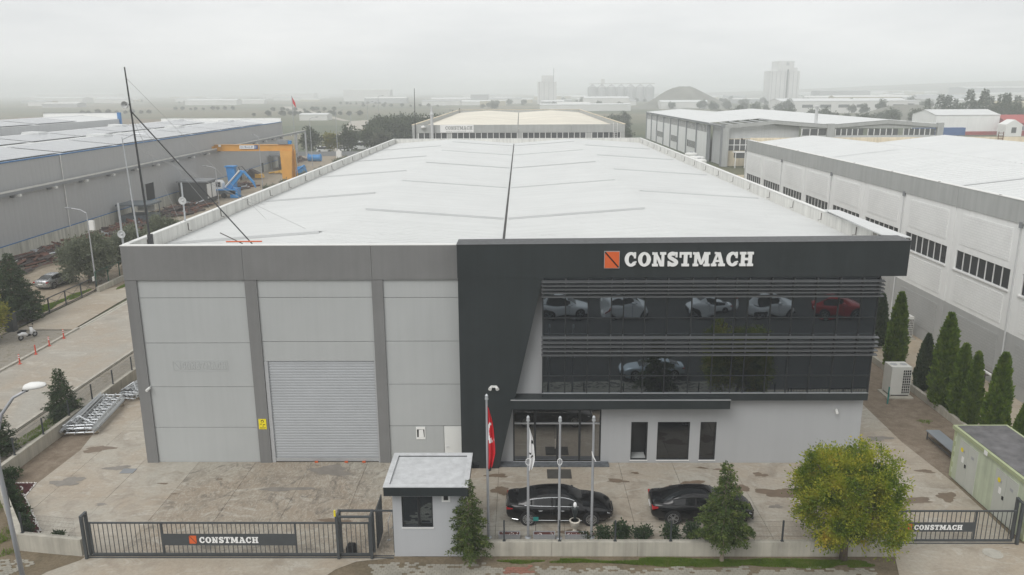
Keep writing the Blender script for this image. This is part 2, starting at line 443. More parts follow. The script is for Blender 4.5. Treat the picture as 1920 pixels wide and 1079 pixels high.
mat('car_glass', (0.010, 0.011, 0.012), 0.06, var=0.02, spec=0.6)
mat('chrome', (0.72, 0.73, 0.74), 0.15, metal=1.0, var=0.04)
mat('rim', (0.42, 0.43, 0.44), 0.3, metal=0.8, var=0.05)
mat('headlamp', (0.62, 0.64, 0.66), 0.15, metal=0.3, var=0.05)
mat('tail_red', (0.34, 0.008, 0.012), 0.2, var=0.05)
mat('bark', (0.125, 0.095, 0.07), 0.9, var=0.25, scale=4, bmp=0.4)
mat('bark_pale', (0.24, 0.20, 0.155), 0.9, var=0.25, scale=4, bmp=0.4)
mat('win_dark', (0.030, 0.033, 0.036), 0.12, var=0.15, scale=0.5)
mat('win_far', (0.085, 0.09, 0.092), 0.25, var=0.25, scale=0.4)

def glass_mirror():
    m, nt, n, l, b = nmat('coated_glass')
    b.inputs['Base Color'].default_value = (0.006, 0.007, 0.009, 1)
    b.inputs['Roughness'].default_value = 0.012
    b.inputs['IOR'].default_value = 2.65
    b.inputs['Specular Tint'].default_value = (0.82, 0.93, 1.0, 1)
    m, nt, n, l, b = nmat('window_glass')
    b.inputs['Base Color'].default_value = (0.006, 0.007, 0.009, 1); b.inputs['Roughness'].default_value = 0.02; b.inputs['IOR'].default_value = 1.75
    m, nt, n, l, b = nmat('door_glass')
    b.inputs['Base Color'].default_value = (0.012, 0.013, 0.014, 1)
    b.inputs['Roughness'].default_value = 0.02; b.inputs['IOR'].default_value = 3.2
glass_mirror()

def solar():
    m, nt, n, l, b = nmat('solar_cells')
    tc = n.new('ShaderNodeTexCoord')
    br = n.new('ShaderNodeTexBrick'); br.offset = 0.0
    br.inputs['Scale'].default_value = 1.0; br.inputs['Mortar Size'].default_value = 0.035; br.inputs['Brick Width'].default_value = 1.0; br.inputs['Row Height'].default_value = 2.0
    br.inputs['Color1'].default_value = (0.33, 0.34, 0.355, 1); br.inputs['Color2'].default_value = (0.36, 0.37, 0.38, 1); br.inputs['Mortar'].default_value = (0.50, 0.51, 0.52, 1)  # cells painted pale: the grazing sky reflection is put into the colour
    l.new(tc.outputs['Object'], br.inputs['Vector'])
    l.new(br.outputs[0], b.inputs['Base Color']); b.inputs['Roughness'].default_value = 0.25
solar()

leafmat('leaf_conifer', [(0.022, 0.044, 0.012), (0.072, 0.110, 0.026), (0.190, 0.220, 0.055)], 2.6, 0.25)
leafmat('leaf_conifer_dark', [(0.020, 0.038, 0.020), (0.046, 0.074, 0.032), (0.092, 0.120, 0.052)], 2.0, 0.22)
leafmat('leaf_cypress', [(0.030, 0.064, 0.010), (0.095, 0.158, 0.018), (0.210, 0.275, 0.036)], 3.0, 0.28)
leafmat('leaf_round', [(0.036, 0.080, 0.012), (0.150, 0.215, 0.024), (0.370, 0.380, 0.040), (0.540, 0.400, 0.055)], 1.3, 0.4, 0.18)
leafmat('leaf_olive', [(0.070, 0.086, 0.052), (0.155, 0.175, 0.115), (0.27, 0.28, 0.205)], 1.1, 0.25)
leafmat('leaf_yellow', [(0.09, 0.12, 0.02), (0.20, 0.20, 0.03), (0.32, 0.26, 0.04)], 0.8, 0.3)
leafmat('leaf_shrub', [(0.014, 0.032, 0.012), (0.032, 0.062, 0.020), (0.070, 0.105, 0.034)], 2.5, 0.2)
leafmat('leaf_far', [(0.030, 0.044, 0.022), (0.055, 0.074, 0.034), (0.095, 0.110, 0.052)], 0.4, 0.15)
leafmat('leaf_farolive', [(0.055, 0.066, 0.044), (0.095, 0.105, 0.068), (0.13, 0.135, 0.088)], 0.4, 0.15)
leafmat('grass_blade', [(0.085, 0.135, 0.016), (0.150, 0.235, 0.026), (0.22, 0.24, 0.06)], 1.4, 0.35)

# ================================================================== THE SETTING
def sheet(name, pts, z, m, parent=None, kind='structure'):
    o = MB().add([(x, y, z) for x, y in pts], [tuple(range(len(pts)))]).build(name, m, parent)
    # make sure it faces up
    if o.data.polygons[0].normal.z < 0: o.data.flip_normals()
    if kind and parent is None: o['kind'] = kind
    return o
def rect(x0, x1, y0, y1): return [(x0, y0), (x1, y0), (x1, y1), (x0, y1)]

def make_ground():
    mb = MB()
    xs = [-7000, -3000, -1500, -800, -400, -150, 0, 150, 400, 800, 1500, 3000, 7000]
    ys = [-600, -200, 0, 150, 300, 500, 800, 1200, 1800, 2600, 4000, 7000]
    for y in ys:
        for x in xs: mb.v.append((x, y, -0.10))
    w = len(xs)
    for j in range(len(ys) - 1):
        for i in range(w - 1):
            mb.f.append((j * w + i, j * w + i + 1, (j + 1) * w + i + 1, (j + 1) * w + i))
    structure(mb.build('ground', 'fields'))
make_ground()

# near surfaces, each a sheet a little above the one below
sheet('dirt_lot', rect(-140, 140, -60, 62), -0.05, 'verge')
sheet('front_street', rect(-120, 120, -9, 28.9), -0.008, 'asphalt')
sheet('front_verge', rect(-60, 24, 26.5, 31.7), -0.03, 'verge')
sheet('gate_apron', [(-22.6, 26), (-21.4, 29.4), (-20.9, 30.4), (-19.9, 31.3), (-19.75, 31.95), (-5.75, 31.95), (-5.75, 31.5), (-7.4, 31.2), (-8.2, 30.6), (-8.6, 30.0), (-8.8, 26)], -0.012, 'drive_concrete')
sheet('gate_apron', [(16.2, 26), (16.4, 30.2), (17.25, 32.75), (23.2, 32.75), (25.6, 30.2), (27, 26)], -0.012, 'drive_concrete')
sheet('left_dirt_strip', [(-28.4, 38.0), (-26.0, 37.0), (-25.0, 38.0), (-25.2, 80), (-28.4, 80)], -0.024, 'dirt')
sheet('right_dirt_strip', [(22.6, 39.0), (27.2, 39.0), (27.0, 90), (20.4, 90), (20.4, 50)], -0.024, 'dirt')
sheet('side_street', [(-31.6, 33), (-31.6, 250), (-41.2, 250), (-39.6, 62), (-39.3, 50), (-38.0, 33)], -0.010, 'road_concrete')
sheet('street_verge', [(-28.6, 33), (-28.6, 250), (-31.4, 250), (-31.4, 33)], -0.030, 'gravel')
sheet('street_verge', [(-39.6, 50), (-39.9, 66.5), (-44.9, 66.5), (-47.5, 50)], -0.014, 'gravel')
sheet('entry_ramp', [(-39.9, 66.7), (-40.9, 87), (-45.0, 80.5), (-44.9, 66.7)], -0.012, 'drive_concrete')
sheet('lawn_strip', [(-41.0, 81.2), (-44.9, 80.6), (-45.2, 150), (-41.2, 150)], -0.020, 'dirt')
sheet('factory_yard', [(-45.3, 55), (-67.5, 55), (-71, 262), (-44.5, 262)], -0.022, 'factory_yard')
sheet('neighbour_pavement', rect(27.7, 34.2, 36, 125), -0.012, 'neighbour_concrete')
sheet('rear_yard', rect(-44, 120, 135, 152), -0.030, 'factory_yard')

# the concrete yard: a dark bed with slabs laid on it
def clip_rect(poly, x0, x1, y0, y1):
    def cut(ps, inside, inter):
        out = []
        for i in range(len(ps)):
            a, b = ps[i - 1], ps[i]
            ia, ib = inside(a), inside(b)
            if ib:
                if not ia: out.append(inter(a, b))
                out.append(b)
            elif ia: out.append(inter(a, b))
        return out
    def ix(v): return lambda a, b: (v, a[1] + (b[1] - a[1]) * (v - a[0]) / (b[0] - a[0]))
    def iy(v): return lambda a, b: (a[0] + (b[0] - a[0]) * (v - a[1]) / (b[1] - a[1]), v)
    for ins, it in ((lambda p: p[0] >= x0, ix(x0)), (lambda p: p[0] <= x1, ix(x1)), (lambda p: p[1] >= y0, iy(y0)), (lambda p: p[1] <= y1, iy(y1))):
        if not poly: return []
        poly = cut(poly, ins, it)
    return poly
YARD = [(-19.9, 31.6), (-22.7, 32.25), (-23.1, 33.7), (-25.88, 36.97), (-26.15, 38.4), (-26.0, 42.5), (-26.85, 47.0), (-27.2, 53), (-27.4, 72),
        (-21.0, 72), (-21.0, 40.95), (19.0, 40.95), (19.0, 72), (21.4, 72), (22.9, 51), (22.75, 43.5), (23.15, 38.6), (23.1, 32.72), (17.2, 32.72), (16.95, 31.75), (-2.4, 31.75), (-5.75, 31.6)]
yard = MB().add([(x, y, -0.026) for x, y in YARD], [tuple(range(len(YARD)))]).build('yard', 'gutter_dark'); structure(yard)
GX = [-27.9, -24.75, -21.55, -18.35, -15.1, -11.9, -8.7, -5.45, -1.22, 2.1, 5.53, 8.55, 11.85, 15.1, 18.4, 23.6]
GY = [31.5, 33.25, 36.95, 40.8, 45.2, 49.6, 54, 58.5, 63, 67.5, 72.1]
g_ = 0.009
for i in range(len(GX) - 1):
    for j in range(len(GY) - 1):
        p = clip_rect(YARD, GX[i] + g_, GX[i + 1] - g_, GY[j] + g_, GY[j + 1] - g_)
        q = []
        for a in p:
            if not q or (abs(a[0] - q[-1][0]) + abs(a[1] - q[-1][1])) > 1e-4: q.append(a)
        if len(q) < 3: continue
        ar = 0.5 * abs(sum(q[k - 1][0] * q[k][1] - q[k][0] * q[k - 1][1] for k in range(len(q))))
        if ar < 0.15: continue
        worn = GX[i] < -6 and GX[i] > -19.5 and GY[j] < 41
        dz = rnd.uniform(-0.003, 0.003)
        MB().prism(q, -0.06, dz, 'z').build('slab', 'yard_concrete_worn' if worn else 'yard_concrete', yard)
# damp patches with shapes of their own
def blob(cx, cy, rx, ry, seed, n=54, ragged=0.42):
    r_ = random.Random(seed); ph = [r_.uniform(0, 6.28) for _ in range(5)]
    out = []
    for k in range(n):
        a = 2 * math.pi * k / n
        f = 1 + ragged * (0.5 * math.sin(2 * a + ph[0]) + 0.45 * math.sin(3 * a + ph[1]) + 0.3 * math.sin(5 * a + ph[2]) + 0.16 * math.sin(9 * a + ph[3]) + .08 * math.sin(17 * a + ph[4])) + r_.uniform(-.05, .05)
        out.append((cx + rx * f * math.cos(a), cy + ry * f * math.sin(a)))
    return out
mat('damp', (0.165, 0.122, 0.085), 0.45, var=0.2, scale=2.0)
mat('damp_grey', (0.21, 0.19, 0.165), 0.5, var=0.2, scale=2.0)
for k, (x, y, rx, ry, m_) in enumerate([(8.1, 37.6, .85, .5, 'damp'), (9.2, 38.35, .75, .33, 'damp'), (11.4, 37.9, .55, .55, 'damp'), (13.6, 37.4, 1.0, .55, 'damp'), (13.1, 39.4, .35, .25, 'damp'),
        (5.2, 38.7, .55, .2, 'damp'), (2.6, 33.6, .8, .22, 'damp'), (-1.0, 37.6, .5, .45, 'damp'), (-1.3, 39.3, .5, .25, 'damp'), (20.1, 36.6, .9, .33, 'damp'), (22.0, 37.0, .5, .45, 'damp'), (20.7, 47.4, .7, .45, 'damp_grey'),
        (22.3, 39.8, .45, .2, 'damp'), (12.9, 36.0, .3, .2, 'damp_grey'), (6.3, 39.6, .25, .1, 'damp'), (-24.6, 38.6, .85, .45, 'damp_grey'), (-22.6, 40.2, .6, .32, 'damp_grey'), (-25.0, 42.6, .8, .4, 'damp'), (-18.2, 37.3, .2, .06, 'damp'),
        (-16.4, 38.9, .2, .06, 'damp'), (-19.3, 38.4, .25, .08, 'damp'), (-21.5, 36.2, .3, .12, 'damp_grey'), (-10.6, 39.9, 1.2, .5, 'damp_grey'), (-12.5, 37.8, 1.3, .22, 'damp_grey'), (17.8, 34.6, 1.2, .4, 'damp'), (-9.2, 34.6, .8, .2, 'damp'), (14.2, 33.4, .5, .3, 'damp'), (21.6, 44.0, .7, .35, 'damp_grey'), (11.0, 40.0, .3, .1, 'damp'), (10.1, 40.2, .3, .1, 'damp')]):
    sheet('stain', blob(x, y, rx, ry, k + 5), 0.007, m_, yard)
# drain grate and steel plate in the yard
box('drain_cover', 'steel_grey', yard, -22.25, -21.5, 39.55, 40.1, 0.008, 0.02)

# ------------------------------------------------------------------ front pavers, grass, kerb stones
pv = structure(sheet('front_pavement', [(-8.2, 27.0), (-7.0, 30.55), (-6.2, 31.05), (-1.4, 31.0), (2, 30.8), (15.3, 30.75), (15.9, 27.0)], -0.022, 'verge'))
def paver_mass(name, poly, m, x0, x1, y0, y1, keep, seed):
    r_ = random.Random(seed); mb = MB(); s = 0.215
    nx, ny = int((x1 - x0) / s), int((y1 - y0) / (s * 0.62))
    for j in range(ny):
        for i in range(nx):
            x = x0 + i * s + (s / 2 if j % 2 else 0); y = y0 + j * s * 0.62
            if r_.random() > keep(x, y): continue
            h = r_.uniform(-0.006, 0.012); a = 0.012
            zig = 0.03
            pts = [(x + a, y + a), (x + s * .5, y + a - zig * .4), (x + s - a, y + a), (x + s - a + zig * .4, y + s * .31), (x + s - a, y + s * .62 - a), (x + s * .5, y + s * .62 - a + zig * .4), (x + a, y + s * .62 - a), (x + a - zig * .4 + .01, y + s * .31)]
            mb.prism(pts, -0.05, h - 0.006, 'z')
    o = mb.build(name, m, pv); o['kind'] = 'stuff'
    return o
def kp(x, y):
    if x < -6.9 + (30.9 - y) * 0.5: return 0.0
    lim = 30.98 if x < -1.5 else 30.80 if x < 2 else 30.66
    if y > lim + 0.1 * math.sin(x * 2.1): return 0.0
    if x > 15.4: return 0.0
    return 0.93 if y < lim - 0.3 else 0.62
def red(x, y): return -0.9 < x < 0.5 and y > 30.2
paver_mass('paver', None, 'paver_grey', -8, 16, 27.0, 31.2, lambda x, y: 0 if red(x, y) else kp(x, y), 3)
paver_mass('paver', None, 'paver_red', -1.2, 0.8, 30.0, 31.2, lambda x, y: kp(x, y) if red(x, y) else 0, 4)
pv2 = structure(sheet('left_pavement', [(-24.2, 27), (-24.0, 31.3), (-22.8, 30.9), (-22.2, 27)], -0.018, 'verge'))
pv_keep = pv; pv = pv2
paver_mass('paver', None, 'paver_grey', -24.2, -21.8, 28.0, 31.4, lambda x, y: 0.7 if (x < -22.3 - 0.3 * math.sin(y * 3)) and y < 31.2 else 0, 9)
pv = pv_keep
def grass(name, label, spots, n, h, seed, m='grass_blade'):
    r_ = np.random.default_rng(seed)
    vs_, k = [], 0
    tot = sum(s[2] * s[3] for s in spots)
    for (cx, cy, rx, ry) in spots:
        q = int(n * rx * ry / tot)
        a = r_.uniform(0, 6.283, q); rr = np.sqrt(r_.uniform(0, 1, q)) * (0.75 + 0.25 * np.sin(3 * a + cx))
        x = cx + rx * rr * np.cos(a); y = cy + ry * rr * np.sin(a)
        d = r_.uniform(0, 6.283, q); hh = h * r_.uniform(0.4, 1.2, q); w = h * 0.16
        p0 = np.stack([x - w * np.cos(d), y - w * np.sin(d), np.full(q, -0.02)], 1)
        p1 = np.stack([x + w * np.cos(d), y + w * np.sin(d), np.full(q, -0.02)], 1)
        p2 = np.stack([x + hh * 0.5 * np.sin(d) * r_.uniform(-1, 1, q), y + hh * 0.5 * np.cos(d), hh], 1)
        vs_.append(np.stack([p0, p1, p2], 1).reshape(-1, 3))
    v = np.concatenate(vs_); f = np.arange(len(v)).reshape(-1, 3)
    o = link(bpy.data.objects.new(name, npmesh(name, v, f, m)))
    return tag(o, label, 'grass', kind='stuff')
grass('grass', 'patchy green grass along the foot of the low front wall', [(7.4, 31.20, 2.8, .40), (5.2, 31.15, 1.8, .22), (10.6, 31.12, 2.3, .36), (13.2, 31.1, 2.3, .42), (2.5, 31.25, 1.5, .20), (0.0, 31.2, 1.2, .16), (15.0, 31.0, .7, .3), (8.6, 30.95, 1.2, .2)], 42000, 0.065, 2)
grass('grass', 'grass strips beside the side street gate', [(-43.0, 86, .9, 5), (-42.3, 98, .8, 8), (-46.6, 74.5, 1.0, 3.2), (-46.2, 79, .7, 2.5)], 26000, 0.12, 3)
grass('weeds', 'dry weeds and scrub on the bare ground left of the low wall', [(-24.6, 33.2, .6, 1.6), (-23.6, 31.9, .5, .4), (-26.6, 36.3, .5, 1.5), (-30.0, 46, 1.0, 5), (25.6, 46.5, .6, .4)], 5000, 0.10, 4)
for k in range(26):     # kerb stones of the side street
    y = 52 + k * 1.0
    x = -39.45 - 0.0 * k - max(0, (y - 62)) * 0.02
    if 66.2 < y < 77: h = 0.03
    else: h = 0.12
    if k == 0: kerb = structure(sheet('kerb', rect(-39.75, -39.25, 51, 79), -0.006, 'kerb_stone'))
    box('kerb_stone', 'kerb_stone', kerb, x - 0.13, x + 0.13, y + 0.02, y + 0.98, -0.05, h)
kerb2 = structure(sheet('kerb', rect(-31.75, -31.45, 33, 120), -0.004, 'kerb_stone'))
for k in range(44):
    box('kerb_stone', 'kerb_stone', kerb2, -31.72, -31.50, 33 + k * 2 + .02, 33 + k * 2 + 1.98, -0.05, 0.09)
# mulch bed edged with white pebbles
bed = sheet('flower_bed', [(-28.2, 38.45), (-26.21, 38.43), (-25.92, 36.97), (-23.1, 33.65), (-23.1, 32.4)], 0.012, 'mulch')
def pebbles(name, label, lines, seed):
    r_ = random.Random(seed); mb = MB()
    for (a, b) in lines:
        L = math.hypot(b[0] - a[0], b[1] - a[1]); n_ = int(L / 0.075)
        for k in range(n_):
            t = (k + r_.random() * .6) / n_; x = a[0] + (b[0] - a[0]) * t + r_.uniform(-.03, .03); y = a[1] + (b[1] - a[1]) * t + r_.uniform(-.03, .03)
            s = r_.uniform(.03, .055)
            mb.add([(x - s, y, .015), (x, y - s, .015), (x + s, y, .015), (x, y + s, .015), (x, y, .015 + s * 1.3)], [(0, 1, 4), (1, 2, 4), (2, 3, 4), (3, 0, 4)])
    return tag(mb.build(name, 'pebble'), label, 'pebbles', kind='stuff')
ring_lines = []
for (cx, cy) in [(-26.85, 37.7), (-26.3, 36.95), (-25.55, 36.05), (-24.8, 35.15), (-24.05, 34.25), (-23.4, 33.4)]:
    q = [(cx + .32 * math.cos(a * .63 - 1.6), cy + .32 * math.sin(a * .63 - 1.6)) for a in range(6)]
    ring_lines += list(zip(q[:-1], q[1:]))
pebbles('white_pebbles', 'white pebble edging round the dark red mulch bed', [((-28.15, 38.45), (-26.21, 38.43)), ((-26.21, 38.43), (-25.92, 36.97)), ((-25.92, 36.97), (-23.1, 33.65))] + ring_lines, 1)
pebbles('white_pebbles', 'white pebble line along the inside of the front fence', [((3.3, 32.55), (15.5, 32.45))] * 2, 2)

# ================================================================== LETTERING (slab-serif capitals and the split square)
def letter_polys(ch):
    """list of convex polygons in a cell 1 high; returns (polys, advance)"""
    P = []
    def bx(x0, x1, z0, z1): P.append([(x0, z0), (x1, z0), (x1, z1), (x0, z1)])
    def arc(cx, cz, ro, rzo, ri, rzi, a0, a1, n=18):
        for k in range(n):
            a, b = R(a0 + (a1 - a0) * k / n), R(a0 + (a1 - a0) * (k + 1) / n)
            P.append([(cx + ri * math.cos(a), cz + rzi * math.sin(a)), (cx + ro * math.cos(a), cz + rzo * math.sin(a)), (cx + ro * math.cos(b), cz + rzo * math.sin(b)), (cx + ri * math.cos(b), cz + rzi * math.sin(b))])
    s, t = 0.27, 0.17
    if ch == 'O': arc(.46, .5, .46, .51, .17, .34, 0, 360, 28); adv = .92
    elif ch == 'C':
        arc(.46, .5, .46, .51, .18, .33, 38, 322, 24); bx(.66, .80, .58, 1.0); adv = .86
        P.append([(.60, .30), (.64, .18), (.86, .30), (.84, .36)])
    elif ch == 'N':
        bx(.10, .32, t, 1 - t); bx(0, .42, 0, t); bx(.0, .36, 1 - t, 1); bx(.66, .86, 0, 1 - t); bx(.55, .98, 1 - t, 1)
        P.append([(.30, 1.0), (.12, 1.0), (.56, 0.0), (.86, 0.0)]); adv = .96
    elif ch == 'S':
        pts = []
        for k in range(10): a = R(50 + k * 20); pts.append((.40 + .24 * math.cos(a), .73 + .17 * math.sin(a)))
        for k in range(12): a = R(70 - k * 20 - 10); pts.append((.42 + .26 * math.cos(a), .28 + .17 * math.sin(a)))
        w = .125
        for k in range(len(pts) - 1):
            a, b = Vector(pts[k]), Vector(pts[k + 1]); d = (b - a).normalized(); nn = Vector((-d.y, d.x)) * w; e = d * .02
            P.append([tuple(a - e + nn), tuple(a - e - nn), tuple(b + e - nn), tuple(b + e + nn)])
        bx(.60, .74, .64, 1.0); bx(.06, .19, .0, .36); adv = .80
    elif ch == 'T':
        bx(.30, .56, t, 1 - t); bx(.16, .70, 0, t); bx(.0, .86, 1 - t, 1); bx(0, .13, .62, 1 - t); bx(.73, .86, .62, 1 - t); adv = .86
    elif ch == 'M':
        bx(.10, .30, t, 1 - t); bx(.0, .40, 0, t); bx(.0, .30, 1 - t, 1); bx(.86, 1.12, t, 1 - t); bx(.76, 1.22, 0, t); bx(.92, 1.22, 1 - t, 1)
        P.append([(.10, 1), (.42, 1), (.68, .12), (.52, .12)]); P.append([(.82, 1), (1.10, 1), (.68, .12), (.52, .12)]); adv = 1.24
    elif ch == 'A':
        P.append([(.08, t), (.26, t), (.50, 1), (.36, 1)]); P.append([(.60, t), (.88, t), (.62, 1), (.36, 1)]); bx(.24, .70, .30, .44)
        bx(-.02, .36, 0, t); bx(.50, .98, 0, t); bx(.22, .60, .86, 1.0); adv = .96
    elif ch == 'H':
        bx(.10, .36, t, 1 - t); bx(.62, .88, t, 1 - t); bx(.36, .62, .42, .58)
        for z0, z1 in ((0, t), (1 - t, 1)): bx(0, .45, z0, z1); bx(.53, .98, z0, z1)
        adv = .98
    return P, adv
_LET = {}
def letter_mesh(ch, m, depth):
    key = (ch, m, depth)
    if key not in _LET:
        mb = MB(); P, adv = letter_polys(ch)
        for k, p in enumerate(P): mb.prism(p, -depth - 0.0013 * (k % 7) - 0.0004 * k, 0.0, 'y')
        me = mb.mesh('letter'); me.materials.append(MATS[m]); _LET[key] = (me, adv)
    return _LET[key]
def lettering(parent, x0, x1, z0, h, y, m, depth=0.12, text='CONSTMACH', gap=0.10, shear=None):
    tot = sum(letter_polys(c)[1] for c in text) + gap * (len(text) - 1)
    sx = (x1 - x0) / tot; x = x0
    for c in text:
        me, adv = letter_mesh(c, m, depth / h)
        o = inst('letter', me, parent, (x, y, z0), (0, 0, 0), (sx, h, h)); x += (adv + gap) * sx
def logo(parent, x0, x1, z0, z1, y, d=0.1, white=True):
    w, h = x1 - x0, z1 - z0; g = 0.035 * h
    MB().prism([(x0, z1 - g * 2), (x0, z0), (x1 - g * 1.6, z0)], y - d, y, 'y').build('emblem_half', 'orange', parent)
    MB().prism([(x0 + g * 1.6, z1), (x1, z1), (x1, z0 + g * 2)], y - d, y, 'y').build('emblem_half', 'orange', parent)
    if white:
        b = 0.03 * h
        mb = MB()
        mb.box(x0 - b, x0, y - d * .8, y, z0 - b, z1 + b).box(x1, x1 + b, y - d * .8, y, z0 - b, z1 + b).box(x0, x1, y - d * .8, y, z1, z1 + b).box(x0, x1, y - d * .8, y, z0 - b, z0)
        mb.build('emblem_edge', 'trim_alu', parent)
_font_cache = {}
def small_text(parent, txt, x0, x1, z0, h, y, m, name='lettering', rotz=0.0):
    cu = bpy.data.curves.new('txt', 'FONT'); cu.body = txt; cu.size = 1.0; cu.extrude = 0.01; cu.resolution_u = 1
    t = bpy.data.objects.new('txt', cu); COL.objects.link(t)
    dg = bpy.context.evaluated_depsgraph_get(); dg.update()
    me = bpy.data.meshes.new_from_object(t.evaluated_get(dg))
    bpy.data.objects.remove(t); bpy.data.curves.remove(cu)
    xs = [v.co.x for v in me.vertices]; zs = [v.co.y for v in me.vertices]
    ax, bx_, az, bz = min(xs), max(xs), min(zs), max(zs)
    for v in me.vertices:
        v.co = Vector(((v.co.x - ax) / (bx_ - ax) * (x1 - x0), -v.co.z, (v.co.y - az) / (bz - az) * h))
    me.name = name; me.materials.clear(); me.materials.append(MATS[m])
    return inst(name, me, parent, (x0, y, z0), (0, 0, rotz))

# ================================================================== THE MAIN FACTORY
D = 40.84
F = thing('factory_building', 'large grey factory with dark framed glass office front and white double gabled roof', 'building', (-1, 41, 0))
# --- core walls
core = MB()
core.box(-21.25, -21.05, D + .3, 134.7, 0, 11.7)           # left flank
core.box(18.75, 18.95, D + .3, 44.6, 0, 10.9)
core.box(18.95, 20.35, 44.4, 44.6, 0, 11.7)
core.box(20.15, 20.35, 44.6, 134.7, 0, 11.7)
core.box(-21.05, 20.15, 134.5, 134.7, 0, 11.7)
core.build('wall', 'parapet', F)
box('back_wall', 'pillar_grey', F, -21.25, -3.2, D + .22, D + .42, 0, 12.5)
# --- left half: pillars, precast panels, fascia
for (x0, x1) in ((-21.25, -20.62), (-14.80, -14.15), (-7.97, -7.37)):
    box('pillar', 'pillar_grey', F, x0, x1, D, D + .22, 0, 10.69)
for (x0, x1) in ((-21.25, -14.80), (-14.785, -7.93), (-7.915, -3.2)):
    box('fascia_panel', 'pillar_grey', F, x0, x1, D - .03, D + .22, 10.70, 12.56)
box('parapet_cap', 'parapet_cap', F, -21.27, -3.2, D - .04, D + .32, 12.56, 12.60)
j = 0.013
def panels(x0, x1, zs):
    for a, b in zip(zs[:-1], zs[1:]):
        box('wall_panel', 'panel_grey', F, x0, x1, D + .09, D + .2, a + j, b - j)
panels(-20.62, -14.80, [0, 2.14, 4.57, 7.13, 9.69, 10.70])
panels(-14.15, -7.97, [6.06, 7.20, 9.70, 10.70])
panels(-7.37, -3.2, [2.22, 4.71, 7.21, 9.68, 10.70])
box('wall_panel', 'panel_grey', F, -7.37, -4.33, D + .09, D + .2, 0, 2.20)
# white service door
dr = box('service_door', 'door_white', F, -4.30, -3.34, D + .06, D + .14, 0.02, 2.19)
MB().tube([(-4.2, D + .0, 1.0), (-4.05, D + .0, 1.0)], .02).build('door_handle', 'trim_alu', dr)
# embossed lettering on the third panel
for (x0, x1, z0, z1) in ((-19.2, -16.15, 6.05, 6.09), (-19.2, -16.15, 5.50, 5.53), (-19.2, -19.16, 5.53, 6.05), (-16.19, -16.15, 5.53, 6.05)):
    box('relief_frame', 'panel_grey', F, x0, x1, D + .078, D + .10, z0, z1)
lettering(F, -18.72, -16.25, 5.60, 0.40, D + .09, 'panel_grey', 0.014)
MB().prism([(-19.1, 6.0), (-19.1, 5.58), (-18.82, 5.58)], D + .077, D + .09, 'y').build('relief_half', 'panel_grey', F)
MB().prism([(-19.06, 6.0), (-18.78, 6.0), (-18.78, 5.6)], D + .077, D + .09, 'y').build('relief_half', 'panel_grey', F)
# wall camera, spotlight pair
def wall_camera(x, y, z):
    c = MB().tube([(x, y, z), (x - .06, y - .28, z - .06)], [.075, .075], 8).build('wall_camera', 'plastic_white', F)
    MB().tube([(x, y + .12, z + .05), (x, y - .08, z)], .03, 6).build('bracket', 'plastic_white', c)
wall_camera(-20.60, D - .02, 4.55); wall_camera(17.5, D - .05, 3.2)
for dx in (-.13, .13):
    MB().tube([(-1.45 + dx, D - .72, 4.88), (-1.45 + dx * 1.6, D - .95, 4.80)], [.06, .10], 8).build('spotlight', 'plastic_white', F)
box('spotlight_bracket', 'plastic_white', F, -1.6, -1.3, D - .78, D - .70, 4.83, 4.93)
# roller door
rd = box('roller_door', 'shutter_frame', F, -14.13, -7.97, D + .17, D + .2, 0, 6.06)
for x0, x1 in ((-14.13, -13.93), (-8.06, -7.97)): box('door_guide', 'shutter_frame', rd, x0, x1, D + .05, D + .165, 0, 6.06)
ns = 36; h_ = (6.02 - .28) / ns
sl = MB()
prof = [(0, 0), (-.016, h_ * .14), (-.016, h_ * .74), (0, h_ * .88), (0, h_)]
sl.v = [(x, p[0], p[1]) for p in prof for x in (-2.935, 2.935)]
sl.f = [(2 * k, 2 * k + 1, 2 * k + 3, 2 * k + 2) for k in range(len(prof) - 1)]
slm = sl.mesh('slat'); slm.materials.append(MATS['shutter'])
for k in range(ns): inst('slat', slm, rd, (-10.995, D + .15, .28 + k * h_))
box('bottom_bar', 'galvanised', rd, -13.93, -8.06, D + .09, D + .17, 0.06, .28)
for x in (-11.7, -10.0, -9.0): box('door_stop', 'orange', F, x, x + .18, D - .02, D + .06, 0.01, .08)
# posted signs
sg = box('warning_sign', 'yellow_sign', F, -14.70, -14.27, D - .02, D, 2.07, 2.68)
MB().add([(-14.485 + .085 * math.cos(a * .524), D - .024, 2.545 + .09 * math.sin(a * .524)) for a in range(12)], [tuple(range(12))]).build('pictogram', 'ink', sg)
MB().add([(-14.485 + .05 * math.cos(a * .524), D - .028, 2.53 + .06 * math.sin(a * .524)) for a in range(12)], [tuple(range(12))]).build('pictogram', 'yellow_sign', sg)
for (x0, x1, z) in ((-14.62, -14.52, 2.36), (-14.46, -14.34, 2.33), (-14.50, -14.42, 2.24), (-14.64, -14.33, 2.13)):
    box('print_line', 'ink', sg, x0, x1, D - .025, D - .02, z, z + .035)
po = box('notice_board', 'paper', F, -5.88, -5.36, D + .05, D + .09, 1.42, 2.16)
box('board_backing', 'ink', po, -5.83, -5.41, D + .044, D + .05, 1.55, 2.02)
MB().add([(-5.74, D + .04, 1.50), (-5.44, D + .04, 1.54), (-5.48, D + .04, 2.01), (-5.72, D + .04, 2.0)], [(0, 1, 2, 3)]).build('notice', 'paper', po)

